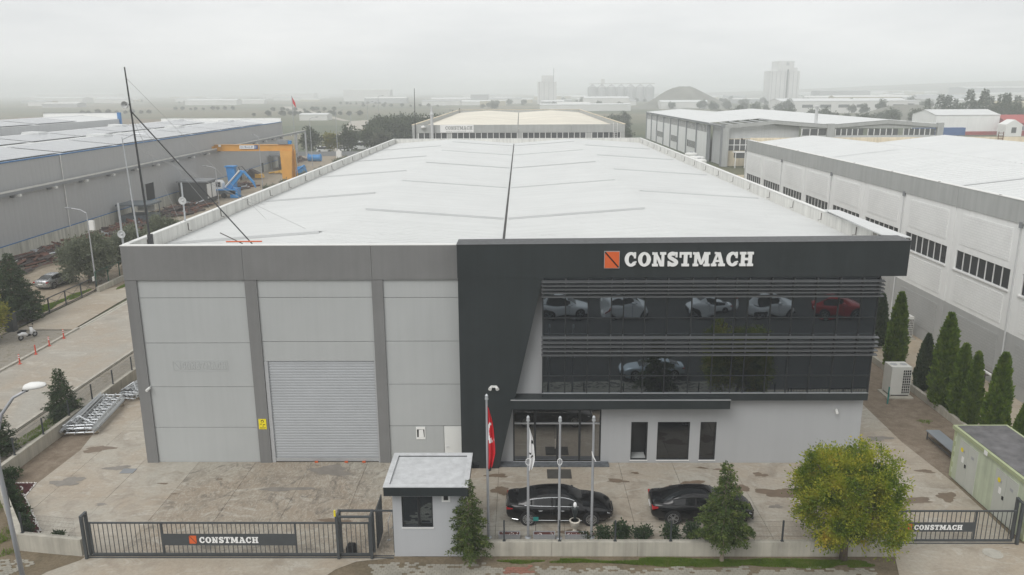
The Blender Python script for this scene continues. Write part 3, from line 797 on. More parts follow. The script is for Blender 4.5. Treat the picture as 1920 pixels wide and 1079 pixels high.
# --- dark portal: slanted leg + overhanging slab
P0, P1 = D - .70, D + .22
leg = [(-3.28, 0), (-1.22, 0), (1.19, 10.93), (-3.28, 10.93)]
MB().prism(leg, P0, P1, 'y').build('portal_leg', 'anthracite', F)
MB().prism([(-3.30, 10.93), (20.15, 10.98), (20.17, 12.82), (-3.30, 12.68)], P0 - .012, P1 + .6, 'y').build('portal_slab', 'anthracite', F)
MB().prism([(-3.32, 12.68), (20.19, 12.82), (20.19, 12.86), (-3.32, 12.72)], P0 - .03, P1 + .62, 'y').build('slab_cap', 'anthracite_frame', F)
# sheet joints on the portal
for x in (3.9, 8.0, 12.1, 16.2): box('panel_joint', 'anthracite_frame', F, x, x + .012, P0 - .016, P0 - .012, 10.98, 12.66)
# sign
sgn = thing('logo_sign', 'white slab-serif letters with orange split square on dark front slab', 'sign', (8.2, P0 - .02, 11.5))
logo(sgn, 4.39, 5.14, 11.48, 12.34, P0 - .03)
lettering(sgn, 5.43, 12.09, 11.56, 0.74, P0 - .03, 'letter_white', 0.10)

# --- walls behind the glass box
box('office_wall', 'wall_grey', F, -1.6, 18.95, D, D + .25, 3.25, 10.93)
# ground floor wall pieces round the openings
EN = (-.42, 4.50, 3.24)
def wallpiece(x0, x1, z0, z1): box('ground_floor_wall', 'wall_grey', F, x0, x1, D, D + .25, z0, z1)
wallpiece(-1.6, EN[0], 0, 3.25); wallpiece(4.50, 6.19, 0, 3.25); wallpiece(6.19, 10.95, 2.48, 3.25); wallpiece(6.19, 10.95, 0, .17)
wallpiece(7.12, 7.66, .17, 2.48); wallpiece(9.47, 10.05, .17, 2.48); wallpiece(10.95, 18.95, 0, 3.25)

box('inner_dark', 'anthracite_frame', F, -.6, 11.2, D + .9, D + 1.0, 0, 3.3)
# glass box
GP = D - .50
gx = [1.20, 2.41, 3.61, 4.84, 5.49, 6.63, 7.81, 9.10, 10.35, 11.40, 12.08, 13.27, 14.42, 15.64, 16.84, 18.03, 18.90]
gz = [4.40, 5.40, 6.62, 7.70, 8.67, 9.90, 10.93]
amp = {0: .0022, 1: .0028, 2: .0015, 3: .0035, 4: .0042, 5: .002}
box('glass_box_core', 'anthracite_frame', F, 1.22, 18.88, GP + .06, D, 3.97, 10.93)
def pane(x0, x1, z0, z1, y, a, r_, m='coated_glass', parent=None, n=9, flip=False):
    w, h = x1 - x0, z1 - z0; mb = MB()
    k1, k2, sg_ = r_.uniform(-.8, .8), r_.uniform(-.8, .8), 1 if r_.random() < .85 else -1
    if flip: sg_ = -sg_; a *= r_.uniform(.6, 1.3)
    for q in range(n + 1):
        for p in range(n + 1):
            u, v = p / n, q / n
            f = (1 - (2 * u - 1) ** 2) * (1 - (2 * v - 1) ** 2) * .35 + (1 - ((2 * u - 1) ** 2 + (2 * v - 1) ** 2) / 2) * .65
            dy = -sg_ * a * f * (1 + k1 * (u - .5) + k2 * (v - .5))
            mb.v.append((x0 + u * w, y + dy, z0 + v * h))
    for q in range(n):
        for p in range(n):
            i = q * (n + 1) + p
            mb.f.append((i, i + 1, i + n + 2, i + n + 1))
    o = mb.build('glass_pane', m, parent or F, smooth=True)
    for pl in o.data.polygons: pl.use_smooth = True
    return o
for k in range(len(gz) - 1):
    for i in range(len(gx) - 1):
        pane(gx[i] + .02, gx[i + 1] - .02, gz[k] + .02, gz[k + 1] - .02, GP + .03, amp[k] * rnd.uniform(.6, 1.3), rnd, flip=(k == 4))
for x in gx: box('mullion', 'anthracite_frame', F, x - .03, x + .03, GP - .01, GP + .06, 4.40, 10.93)
for z in gz[1:]:
    box('transom', 'anthracite_frame', F, 1.2, 18.9, GP - .006, GP + .058, z - .025, z + .025)
box('spandrel', 'anthracite', F, 1.17, 18.93, GP - .03, D, 3.97, 4.385)
box('sill_trim', 'trim_alu', F, 1.17, 18.93, GP - .05, GP + .06, 4.385, 4.415)
for x in (4.3, 8.2, 12.0, 15.6): box('panel_joint', 'anthracite_frame', F, x, x + .014, GP - .034, GP - .03, 3.98, 4.38)
# louvres
def louvre(z):
    x0, x1 = 1.12, 19.02
    MB().prism([(GP - .40, z), (GP - .40, z + .045), (GP - .16, z + .085), (GP - .16, z + .06)], x0, x1, 'x').build('louvre_slat', 'louvre_metal', F)
for z in (10.70, 10.50, 10.30, 10.11, 9.90): louvre(z)
for z in (7.62, 7.37, 7.14, 6.90, 6.66): louvre(z)
for x in gx:
    box('louvre_bracket', 'louvre_metal', F, x - .02, x + .02, GP - .15, GP - .01, 9.88, 10.85)
    box('louvre_bracket', 'louvre_metal', F, x - .02, x + .02, GP - .15, GP - .01, 6.64, 7.76)
# canopy
MB().box(-.52, 11.35, D - 1.0, D - .002, 3.66, 4.19).build('canopy', 'anthracite', F)
box('canopy_trim', 'trim_alu', F, -.54, 11.37, D - 1.03, D - .97, 4.17, 4.215)
# entrance
ent = MB().box(-.42, -.34, D - .02, D + .12, 0.08, 3.24).box(4.42, 4.50, D - .02, D + .12, .08, 3.24).box(-.34, 4.42, D - .02, D + .12, 3.18, 3.24).build('entrance_frame', 'anthracite_frame', F)
for x in (.80, 3.31): box('door_post', 'anthracite_frame', ent, x - .06, x + .06, D - .03, D + .11, .08, 3.18)
box('door_post', 'anthracite_frame', ent, 2.02, 2.10, D - .025, D + .1, .08, 2.34)
for a, b in ((-.34, .74), (.86, 3.25), (3.37, 4.42)): box('transom', 'trim_alu', ent, a, b, D - .026, D + .1, 2.36, 2.41)
for a, b in ((-.34, .74), (.86, 3.25), (3.37, 4.42)): pane(a, b, 2.42, 3.18, D + .06, .0015, rnd, 'door_glass', ent)
for a, b in ((-.34, .74), (.86, 2.02), (2.10, 3.25), (3.37, 4.42)): pane(a, b, .12, 2.35, D + .06, .001, rnd, 'door_glass', ent)
for x in (1.94, 2.16): MB().tube([(x, D - .06, .9), (x, D - .06, 1.5)], .018, 6).build('door_handle', 'chrome', ent)
box('step', 'granite', F, -1.22, 4.95, D - .55, D - .002, 0, .08)
box('sill_trim', 'trim_alu', F, -.42, 4.50, D - .06, D - .021, .08, .11)
# ground-floor windows
for (x0, x1) in ((6.19, 7.12), (7.66, 9.47), (10.05, 10.95)):
    w_ = MB().box(x0, x0 + .05, D + .04, D + .14, .17, 2.48).box(x1 - .05, x1, D + .04, D + .14, .17, 2.48).box(x0 + .05, x1 - .05, D + .04, D + .14, 2.43, 2.48).box(x0 + .05, x1 - .05, D + .04, D + .14, .17, .22).build('window', 'anthracite_frame', F)
    if x0 > 7: pane(x0 + .05, x1 - .05, .22, 2.43, D + .1, .0015, rnd, 'window_glass', w_)
    else:
        # left one stands open: a lit reveal behind it
        box('opening_floor', 'panel_grey', w_, x0 + .05, x1 - .05, D + .15, D + .88, .18, .23)
    box('sill', 'white_paint', w_, x0 - .03, x1 + .03, D - .05, D + .05, .13, .168)

# --- roof: two gables, ribbed white sheet
def roof_slope(xa, za, xb, zb, y0, y1):
    mb = MB(); pit = 0.5; n_ = int((y1 - y0) / pit); prof = [(0, 0), (.36, 0), (.385, .085), (.475, .085)]
    ys = [(y0 + k * pit + p, h) for k in range(n_) for p, h in prof] + [(y1, 0)]
    for (y, h) in ys: mb.v += [(xa, y, za + h), (xb, y, zb + h)]
    mb.f = [(2 * k, 2 * k + 1, 2 * k + 3, 2 * k + 2) for k in range(len(ys) - 1)]
    o = mb.build('roof_slope', 'roof_white', F)
    if o.data.polygons[0].normal.z < 0: o.data.flip_normals()
ZR, ZV = 12.45, 11.72
RY0, RY1 = D + .4, 134.5
for (xa, za, xb, zb) in ((-20.95, 11.74, -11.05, ZR), (-11.05, ZR, -1.07, ZV), (-.91, ZV, 9.05, ZR), (9.05, ZR, 20.1, 11.70)):
    roof_slope(xa, za, xb, zb, RY0 if xb < 18 else RY0, RY1)
box('valley_gutter', 'gutter_dark', F, -1.10, -.88, RY0, RY1 - 1.2, ZV - .12, ZV - .02)
# expansion caps across the slopes
def cap(xa, za, xb, zb, y):
    MB().add([(xa, y - .10, za + .05), (xb, y - .10, zb + .05), (xb, y - .10, zb + .19), (xa, y - .10, za + .19), (xa, y + .45, za + .12), (xb, y + .45, zb + .12)],
             [(0, 1, 2, 3), (3, 2, 5, 4)]).build('roof_flashing', 'roof_cap', F)
def zs_(x): return 11.74 + (ZR - 11.74) * (x + 20.95) / 9.9 if x < -11.05 else ZR + (ZV - ZR) * (x + 11.05) / 9.93 if x < -1 else ZV + (ZR - ZV) * (x + .86) / 9.91 if x < 9.05 else ZR + (11.70 - ZR) * (x - 9.05) / 11.05
for y in (54.2, 71.8, 90.5, 108.8, 127.0):
    for xa, xb in ((-10.7, -1.2), (-.8, 8.6)): cap(xa, zs_(xa), xb, zs_(xb), y)
for y in (45.2, 63.2, 81.2, 99.5, 118.0):
    cap(-20.5, zs_(-20.5), -11.7, zs_(-11.7), y)
for y in (63.8, 81.8, 100.2, 118.5):
    cap(9.7, zs_(9.7), 19.3, zs_(19.3), y)
# --- parapets in lengths, with brackets
def parapet_run(x0, x1, y0, y1, n_, inner):
    L = (y1 - y0) / n_
    for k in range(n_):
        box('parapet_panel', 'parapet', F, x0, x1, y0 + k * L + .012, y0 + (k + 1) * L - .012, 11.5, 12.56)
    box('parapet_cap', 'parapet_cap', F, x0 - .03, x1 + .03, y0, y1, 12.56, 12.61)
    for k in range(int((y1 - y0) / 5.6)):
        y = y0 + 2.2 + k * 5.6
        if inner > 0: MB().tube([(x1 + .03, y, 12.45), (x1 + .04, y, 12.0), (x1 + .22, y + .05, 11.97)], .022, 5).build('bracket', 'dark_iron', F)
        else: MB().tube([(x0 - .03, y, 12.45), (x0 - .04, y, 12.0), (x0 - .22, y + .05, 11.97)], .022, 5).build('bracket', 'dark_iron', F)
parapet_run(-21.25, -21.0, D + .33, 134.7, 15, 1)
parapet_run(20.1, 20.35, 44.4, 134.7, 14, -1)
for k in range(7): box('parapet_panel', 'parapet', F, -21.0 + k * 5.871 + .012, -21.0 + (k + 1) * 5.871 - .012, 134.45, 134.7, 11.5, 12.56)
box('parapet_cap', 'parapet_cap', F, -21.0, 20.1, 134.42, 134.73, 12.56, 12.60)
# white sheet cover along the right front corner
MB().add([(19.35, D + .85, 12.90), (20.95, D + .85, 12.74), (20.95, 51.6, 12.74), (20.0, 51.6, 12.78), (19.35, D + .85, 12.84), (20.95, D + .85, 12.68), (20.95, 51.6, 12.68), (20.0, 51.6, 12.72)],
         [(0, 1, 2, 3), (7, 6, 5, 4), (0, 4, 5, 1), (1, 5, 6, 2), (2, 6, 7, 3), (3, 7, 4, 0)]).build('corner_flashing', 'roof_white', F)

# ================================================================== FRONT BOUNDARY
def lowwall(name, label, pts, th, z, m='lowwall', cap=True, piece=4.0):
    """low wall along a polyline, cast in lengths"""
    w = thing(name, label, 'wall', (pts[0][0], pts[0][1], 0))
    for a, b in zip(pts[:-1], pts[1:]):
        L = math.hypot(b[0] - a[0], b[1] - a[1]); n_ = max(1, int(round(L / piece))); d = ((b[0] - a[0]) / L, (b[1] - a[1]) / L); nn = (-d[1] * th / 2, d[0] * th / 2)
        for k in range(n_):
            s, e = k * L / n_ + (.006 if k else -th * .3), (k + 1) * L / n_ - (.006 if k < n_ - 1 else -th * .3)
            p, q = (a[0] + d[0] * s, a[1] + d[1] * s), (a[0] + d[0] * e, a[1] + d[1] * e)
            zz = z + rnd.uniform(-.003, .003)
            MB().prism([(p[0] + nn[0], p[1] + nn[1]), (q[0] + nn[0], q[1] + nn[1]), (q[0] - nn[0], q[1] - nn[1]), (p[0] - nn[0], p[1] - nn[1])], -.08, zz, 'z').build('wall_length', m, w)
    return w
lowwall('front_wall', 'low stained concrete wall below the mesh fence, right of the guard hut', [(-2.5, 31.78), (16.95, 31.78)], .26, .68)
lowwall('corner_wall', 'low concrete wall turning the left corner beside the sliding gate', [(-20.05, 31.75), (-23.12, 32.22), (-28.35, 38.45), (-28.35, 52)], .26, .80)
lowwall('side_wall', 'long low concrete wall with dark posts along the side street', [(-28.35, 52.2), (-28.35, 120)], .26, .80)
lowwall('kerb_wall', 'low rough concrete kerb wall under the row of cypresses', [(27.35, 39.5), (27.25, 95)], .22, .42, 'lowwall')
def fence_bay(L, h):
    mb = MB(); n_ = int(L / .06)
    for k in range(1, n_): mb.box(k * L / n_ - .0016, k * L / n_ + .0016, -.0016, .0016, .03, h)
    for z in (.04, .26, .5, .72, h - .02): mb.box(0, L, -.004, -.001, z - .002, z + .002)
    me = mb.mesh('mesh_panel'); me.materials.append(MATS['fence_dark']); return me
fb = fence_bay(2.51, 1.0)
fpost = MB().box(-.035, .035, -.03, .03, 0, 1.03).box(-.07, .07, -.06, .06, 0, .02).mesh('post'); fpost.materials.append(MATS['fence_dark'])
ff = thing('mesh_fence', 'dark green-grey wire mesh fence standing on the low front wall', 'fence', (-.76, 31.78, .68))
for k in range(8):
    x = -.76 + k * 2.51
    if x > 16.95: break
    inst('post', fpost, ff, (x, 31.78, .682))
    if x + 2.51 < 17.1: inst('mesh_panel', fb, ff, (x, 31.78, .682))
inst('mesh_panel', fb, ff, (-3.27, 31.80, .682), sc=(1, 1, 1))
fl = thing('mesh_fence', 'dark wire mesh fence on the low wall along the side street', 'fence', (-28.35, 40, .8))
for k in range(12):
    y = 40.2 + k * 2.75
    inst('post', fpost, fl, (-28.35, y, .802))
    inst('mesh_panel', fb, fl, (-28.35, y, .802), (0, 0, R(90)), (2.75 / 2.51, 1, 1))
fc = thing('mesh_fence', 'short wire mesh fence on the corner wall beside the sliding gate', 'fence', (-23, 32.2, .8))
_a = math.atan2(32.22 - 31.75, -23.05 + 20.05)
inst('mesh_panel', fb, fc, (-20.2, 31.77, .802), (0, 0, _a), (1.15, 1, 1)); inst('post', fpost, fc, (-23.0, 32.24, .802))
_b = math.atan2(38.45 - 32.22, -28.35 + 23.12)
for k in range(3):
    px_, py_ = -23.12 + math.cos(_b) * 3.0 * k, 32.22 + math.sin(_b) * 3.0 * k
    if k: inst('post', fpost, fc, (px_, py_, .802))

# ------------------------------------------------------------------ sliding gates
def bars_gate(name, label, x0, x1, y, z1, plate, bar_step=.205, rail_only=None):
    g = thing(name, label, 'gate', ((x0 + x1) / 2, y, 0))
    MB().box(x0, x1, y - .03, y + .03, z1 - .07, z1).box(x0, x1, y - .03, y + .03, .10, .19).box(x0, x0 + .07, y - .028, y + .028, .19, z1 - .07).box(x1 - .07, x1, y - .028, y + .028, .19, z1 - .07).build('gate_frame', 'gate_grey', g)
    n_ = int((x1 - x0) / bar_step); L = (x1 - x0) / n_
    for k in range(1, n_):
        x = x0 + k * L
        box('gate_bar', 'gate_grey', g, x - .0125, x + .0125, y - .0125, y + .0125, .19, z1 - .07)
    px0, px1, pz0, pz1 = plate
    pl = box('name_plate', 'gate_grey', g, px0, px1, y - .034, y - .016, pz0, pz1)
    for x in (px0, px1): box('gate_post', 'gate_grey', g, x - .035, x + .035, y - .0255, y + .0255, .19, z1 - .07)
    hh = pz1 - pz0; cx = (px0 + px1) / 2
    lw = hh * 4.6
    logo(pl, cx - lw / 2 - hh * .78, cx - lw / 2 - hh * .22, pz0 + .17 * hh, pz0 + .85 * hh, y - .036, .012, False)
    lettering(pl, cx - lw / 2, cx + lw / 2, pz0 + .22 * hh, hh * .52, y - .036, 'letter_white', .010)
    return g
g1 = bars_gate('sliding_gate', 'long dark grey barred sliding gate with name plate, left of the guard hut', -19.45, -6.80, 31.55, 1.75, (-16.20, -10.15, .60, 1.18))
tr = MB().box(-19.7, -5.75, 31.45, 31.49, -.02, .03).box(-19.7, -5.75, 31.60, 31.64, -.02, .03).build('gate_track', 'gate_grey'); structure(tr)
tag(tr)
gp = thing('gate_guide', 'dark grey steel guide frame at the wall end of the long sliding gate', 'gate post', (-19.65, 31.5, 0))
for y in (31.40, 31.74): box('post', 'gate_grey', gp, -19.72, -19.60, y - .06, y + .06, 0, 2.15)
box('head_bar', 'gate_grey', gp, -19.72, -19.60, 31.46, 31.68, 2.05, 2.15)
gp = thing('gate_guide', 'dark grey double steel guide frame over the hut end of the sliding gate', 'gate post', (-7.5, 31.6, 0))
for x in (-8.22, -6.72):
    for y in (31.42, 31.95): box('post', 'gate_grey', gp, x - .06, x + .06, y - .06, y + .06, 0, 2.14)
    box('head_bar', 'gate_grey', gp, x - .05, x + .05, 31.48, 31.89, 2.06, 2.13)
for y in (31.42, 31.95): box('head_bar', 'gate_grey', gp, -8.16, -6.78, y - .05, y + .05, 2.06, 2.135)
box('post', 'gate_grey', gp, -5.80, -5.73, 31.90, 31.98, 0, 2.14); box('head_bar', 'gate_grey', gp, -6.66, -5.80, 31.90, 31.97, 2.07, 2.135)
MB().tube([(-8.28, 31.40, 2.14), (-8.28, 31.40, 2.42)], [.05, .04], 8).build('beacon', 'yellow_sign', gp)
tag(MB().prism([(-7.95, 0), (-7.52, 0), (-7.52, .36), (-7.60, .46), (-7.87, .46), (-7.95, .36)], 31.68, 32.0, 'y').build('gate_motor', 'rubber_black'), 'small black gate motor box behind the sliding gate bars', 'motor')
wg = thing('walk_gate', 'narrow barred pedestrian gate standing open inward beside the hut', 'gate', (-6.55, 32.1, 0))
MB().box(-6.60, -6.55, 32.05, 33.45, 2.02, 2.08).box(-6.60, -6.55, 32.05, 33.45, .12, .19).box(-6.60, -6.55, 32.05, 32.11, .19, 2.02).box(-6.60, -6.55, 33.39, 33.45, .19, 2.02).build('gate_frame', 'gate_grey', wg)
for k in range(1, 12): box('gate_bar', 'gate_grey', wg, -6.588, -6.562, 32.08 + k * .112, 32.105 + k * .112, .19, 2.02)
hr = thing('handrail', 'thin stainless handrail behind the pedestrian gate by the hut', 'handrail', (-6.2, 33.4, 0))
for (x, y) in ((-6.2, 32.9), (-6.15, 34.0)):
    MB().tube([(x, y, 0), (x, y, 1.0)], .02, 8).build('rail_post', 'chrome', hr); MB().lathe([(.09, 0), (.09, .02)], 10, (x, y, 0.01)).build('base_plate', 'chrome', hr)
MB().tube([(-6.2, 32.9, 1.0), (-6.15, 34.0, 1.0)], .02, 8).build('rail', 'chrome', hr)
g2 = bars_gate('sliding_gate', 'dark grey barred sliding gate with name plate, right of the round tree', 17.3, 22.75, 32.72, 1.68, (17.55, 20.95, .60, 1.08))
gp = thing('gate_guide', 'dark grey steel guide frame at the kiosk end of the right gate', 'gate post', (22.85, 32.8, 0))
for x, y in ((22.92, 32.62), (22.98, 33.1)): box('post', 'gate_grey', gp, x - .06, x + .06, y - .06, y + .06, 0, 2.12)
box('head_bar', 'gate_grey', gp, 22.89, 23.01, 32.68, 33.04, 2.03, 2.115)
tr = MB().box(16.9, 23.0, 32.66, 32.69, -.02, .03).build('gate_track', 'gate_grey'); structure(tr)
mh = MB().lathe([(.42, 0), (.42, .012), (.36, .016), (.34, .006), (.20, .006), (.18, .016), (.06, .016)], 28, (21.4, 31.88, -.008)).build('manhole_cover', 'kerb_stone')
tag(mh, 'round pale concrete manhole cover in the driveway before the right gate', 'manhole')

# ------------------------------------------------------------------ guard hut
ht = thing('guard_hut', 'small grey guard hut with flat white roof and dark roof band', 'hut', (-4.1, 32.9, 0))
hw = MB()
HX0, HX1, HY0, HY1 = -5.72, -2.62, 31.60, 34.0
hw.box(HX0, -5.32, HY0, HY0 + .2, 0, 3.3).box(-3.93, HX1, HY0, HY0 + .2, 0, 3.3).box(-5.32, -3.93, HY0, HY0 + .2, 0, 1.47).box(-5.32, -3.93, HY0, HY0 + .2, 3.0, 3.3)
hw.box(HX0, HX0 + .2, HY0 + .2, HY1, 0, 3.3).box(HX1 - .2, HX1, HY0 + .2, HY1, 0, 3.3).box(HX0 + .2, HX1 - .2, HY1 - .2, HY1, 0, 3.3)
hw.build('wall', 'hut_wall', ht)
wn_ = MB().box(-5.32, -5.26, HY0 + .03, HY0 + .12, 1.47, 3.0).box(-3.99, -3.93, HY0 + .03, HY0 + .12, 1.47, 3.0).box(-5.26, -3.99, HY0 + .03, HY0 + .12, 1.47, 1.53).box(-4.62, -4.50, HY0 + .025, HY0 + .12, 1.53, 3.0).box(-4.50, -3.99, HY0 + .028, HY0 + .12, 1.60, 1.66).build('window', 'anthracite_frame', ht)
pane(-5.26, -4.62, 1.53, 3.0, HY0 + .09, .001, rnd, 'coated_glass', wn_); pane(-4.50, -3.99, 1.66, 3.0, HY0 + .09, .001, rnd, 'coated_glass', wn_)
box('sill', 'white_paint', wn_, -5.34, -3.91, HY0 - .04, HY0 + .05, 1.43, 1.468)
vt = MB().box(-3.52, -3.14, HY0 - .03, HY0 - .002, 2.74, 3.05).build('vent', 'frame_white', ht); box('vent_core', 'rubber_black', vt, -3.43, -3.23, HY0 - .045, HY0 - .03, 2.84, 3.04)
rf = MB().box(-6.0, -2.30, 31.08, 31.30, 3.30, 3.72).box(-6.0, -2.30, 34.15, 34.37, 3.30, 3.72).box(-6.0, -5.78, 31.30, 34.15, 3.30, 3.72).box(-2.52, -2.30, 31.30, 34.15, 3.30, 3.72).box(-5.78, -2.52, 31.30, 34.15, 3.30, 3.42).build('roof', 'anthracite', ht)
MB().box(-5.78, -2.52, 31.30, 34.15, 3.42, 3.67).build('roof_deck', 'hut_roof', rf)
MB().box(-6.02, -2.28, 31.06, 31.31, 3.72, 3.755).box(-6.02, -2.28, 34.14, 34.39, 3.72, 3.755).box(-6.02, -5.77, 31.31, 34.14, 3.72, 3.755).box(-2.53, -2.28, 31.31, 34.14, 3.72, 3.755).build('roof_edge', 'hut_roof', rf)
box('eaves_lamp', 'anthracite_frame', ht, -2.28, -1.95, 33.9, 34.2, 3.2, 3.36)

# ------------------------------------------------------------------ flagpoles
def flagpole(x, y, h, label, rope=True):
    t = thing('flagpole', label, 'flagpole', (x, y, 0), 'flagpoles before the entrance')
    MB().tube([(x, y, 0), (x, y, h * .5), (x, y, h)], [.065, .06, .05], 10).build('pole', 'pole_grey', t)
    MB().lathe([(.075, 0), (.085, .04), (.07, .12), (.075, .2), (.03, .27)], 10, (x, y, h - .04)).build('finial', 'galvanised', t)
    MB().lathe([(.16, 0), (.16, .02), (.09, .05)], 12, (x, y, 0)).build('base_plate', 'galvanised', t)
    return t
flagpole(-1.53, 33.16, 7.0, 'tallest flagpole, carrying the red flag, left of the entrance')
fp2 = flagpole(.34, 33.16, 5.95, 'flagpole carrying the furled white flag before the glass entrance')
fp3 = flagpole(1.79, 33.10, 5.95, 'bare flagpole in the middle of the parked black sedan')
fp4 = flagpole(3.32, 33.16, 5.95, 'bare flagpole before the front wheel of the black sedan')
for t, x, dz in ((fp2, .34, 0), (fp3, 1.79, 0)):
    MB().tube([(x + .11 * math.cos(a * .628), 33.05, 3.95 + .17 * math.sin(a * .628)) for a in range(11)], .018, 5).build('rope_coil', 'flag_white', t)
MB().tube([(3.26, 33.08, 4.45), (3.32, 33.06, 4.2), (3.45, 33.06, 3.95)], [.02, .035, .02], 5).build('rope_coil', 'flag_white', fp4)
def hanging_flag(name, label, x, y, ztop, zbot, w, m, seed):
    r_ = random.Random(seed); mb = MB(); nx, nz = 22, 24
    for j in range(nz + 1):
        v = j / nz; z = ztop + (zbot - ztop) * v
        ww = w * (0.25 + 0.75 * math.sin(min(1, v * 1.25) * math.pi * .62)) * (1 - .45 * max(0, v - .75) / .25)
        for i in range(nx + 1):
            u = i / nx
            mb.v.append((x + .05 + ww * u - .04 + .02 * math.sin(v * 9), y - .03 + .10 * math.sin(u * 9.5 + v * 2.2) * (.35 + .65 * v) * (1 if u > .02 else .2), z - .25 * u * (1 - v) + .12 * u * v))
    for j in range(nz):
        for i in range(nx):
            a = j * (nx + 1) + i; mb.f.append((a, a + 1, a + nx + 2, a + nx + 1))
    o = mb.build(name, m, None)
    for p in o.data.polygons: p.use_smooth = True
    so = o.modifiers.new('thick', 'SOLIDIFY'); so.thickness = .004
    return tag(o, label, 'flag'), mb
rflag, rmb = hanging_flag('flag', 'red flag with white crescent hanging limp on the tallest pole', -1.53, 33.16, 6.75, 3.55, .36, 'flag_red', 1)
wflag, wmb = hanging_flag('flag', 'white flag with black marks hanging limp on its pole', .34, 33.16, 5.75, 3.45, .30, 'flag_white', 2)
# crescent printed on the cloth: follows the folds
def cloth_patch(mb, nx, sel, m, parent, name):
    q = MB(); q.v = [(a, b - .012, c) for a, b, c in mb.v]; q.f = []
    nz = len(mb.v) // (nx + 1) - 1
    for j in range(nz):
        for i in range(nx):
            if sel((i + .5) / nx, (j + .5) / nz):
                a = j * (nx + 1) + i; q.f.append((a, a + 1, a + nx + 2, a + nx + 1))
    o = q.build(name, m, parent)
    bm = bmesh.new(); bm.from_mesh(o.data); bmesh.ops.delete(bm, geom=[v for v in bm.verts if not v.link_faces], context='VERTS'); bm.to_mesh(o.data); bm.free()
    return o
def crescent(u, v):
    return ((u - .50) / .62) ** 2 + ((v - .42) / .155) ** 2 < 1 and ((u - .78) / .50) ** 2 + ((v - .40) / .125) ** 2 > 1
cloth_patch(rmb, 22, crescent, 'flag_white', rflag, 'crescent')
cloth_patch(wmb, 22, lambda u, v: (.55 < u < .95 and .30 < v < .36) or (.2 < u < .5 and .60 < v < .64) or (.35 < u < .75 and .66 < v < .70) or (.5 < u < .9 and .73 < v < .76), 'ink', wflag, 'print')

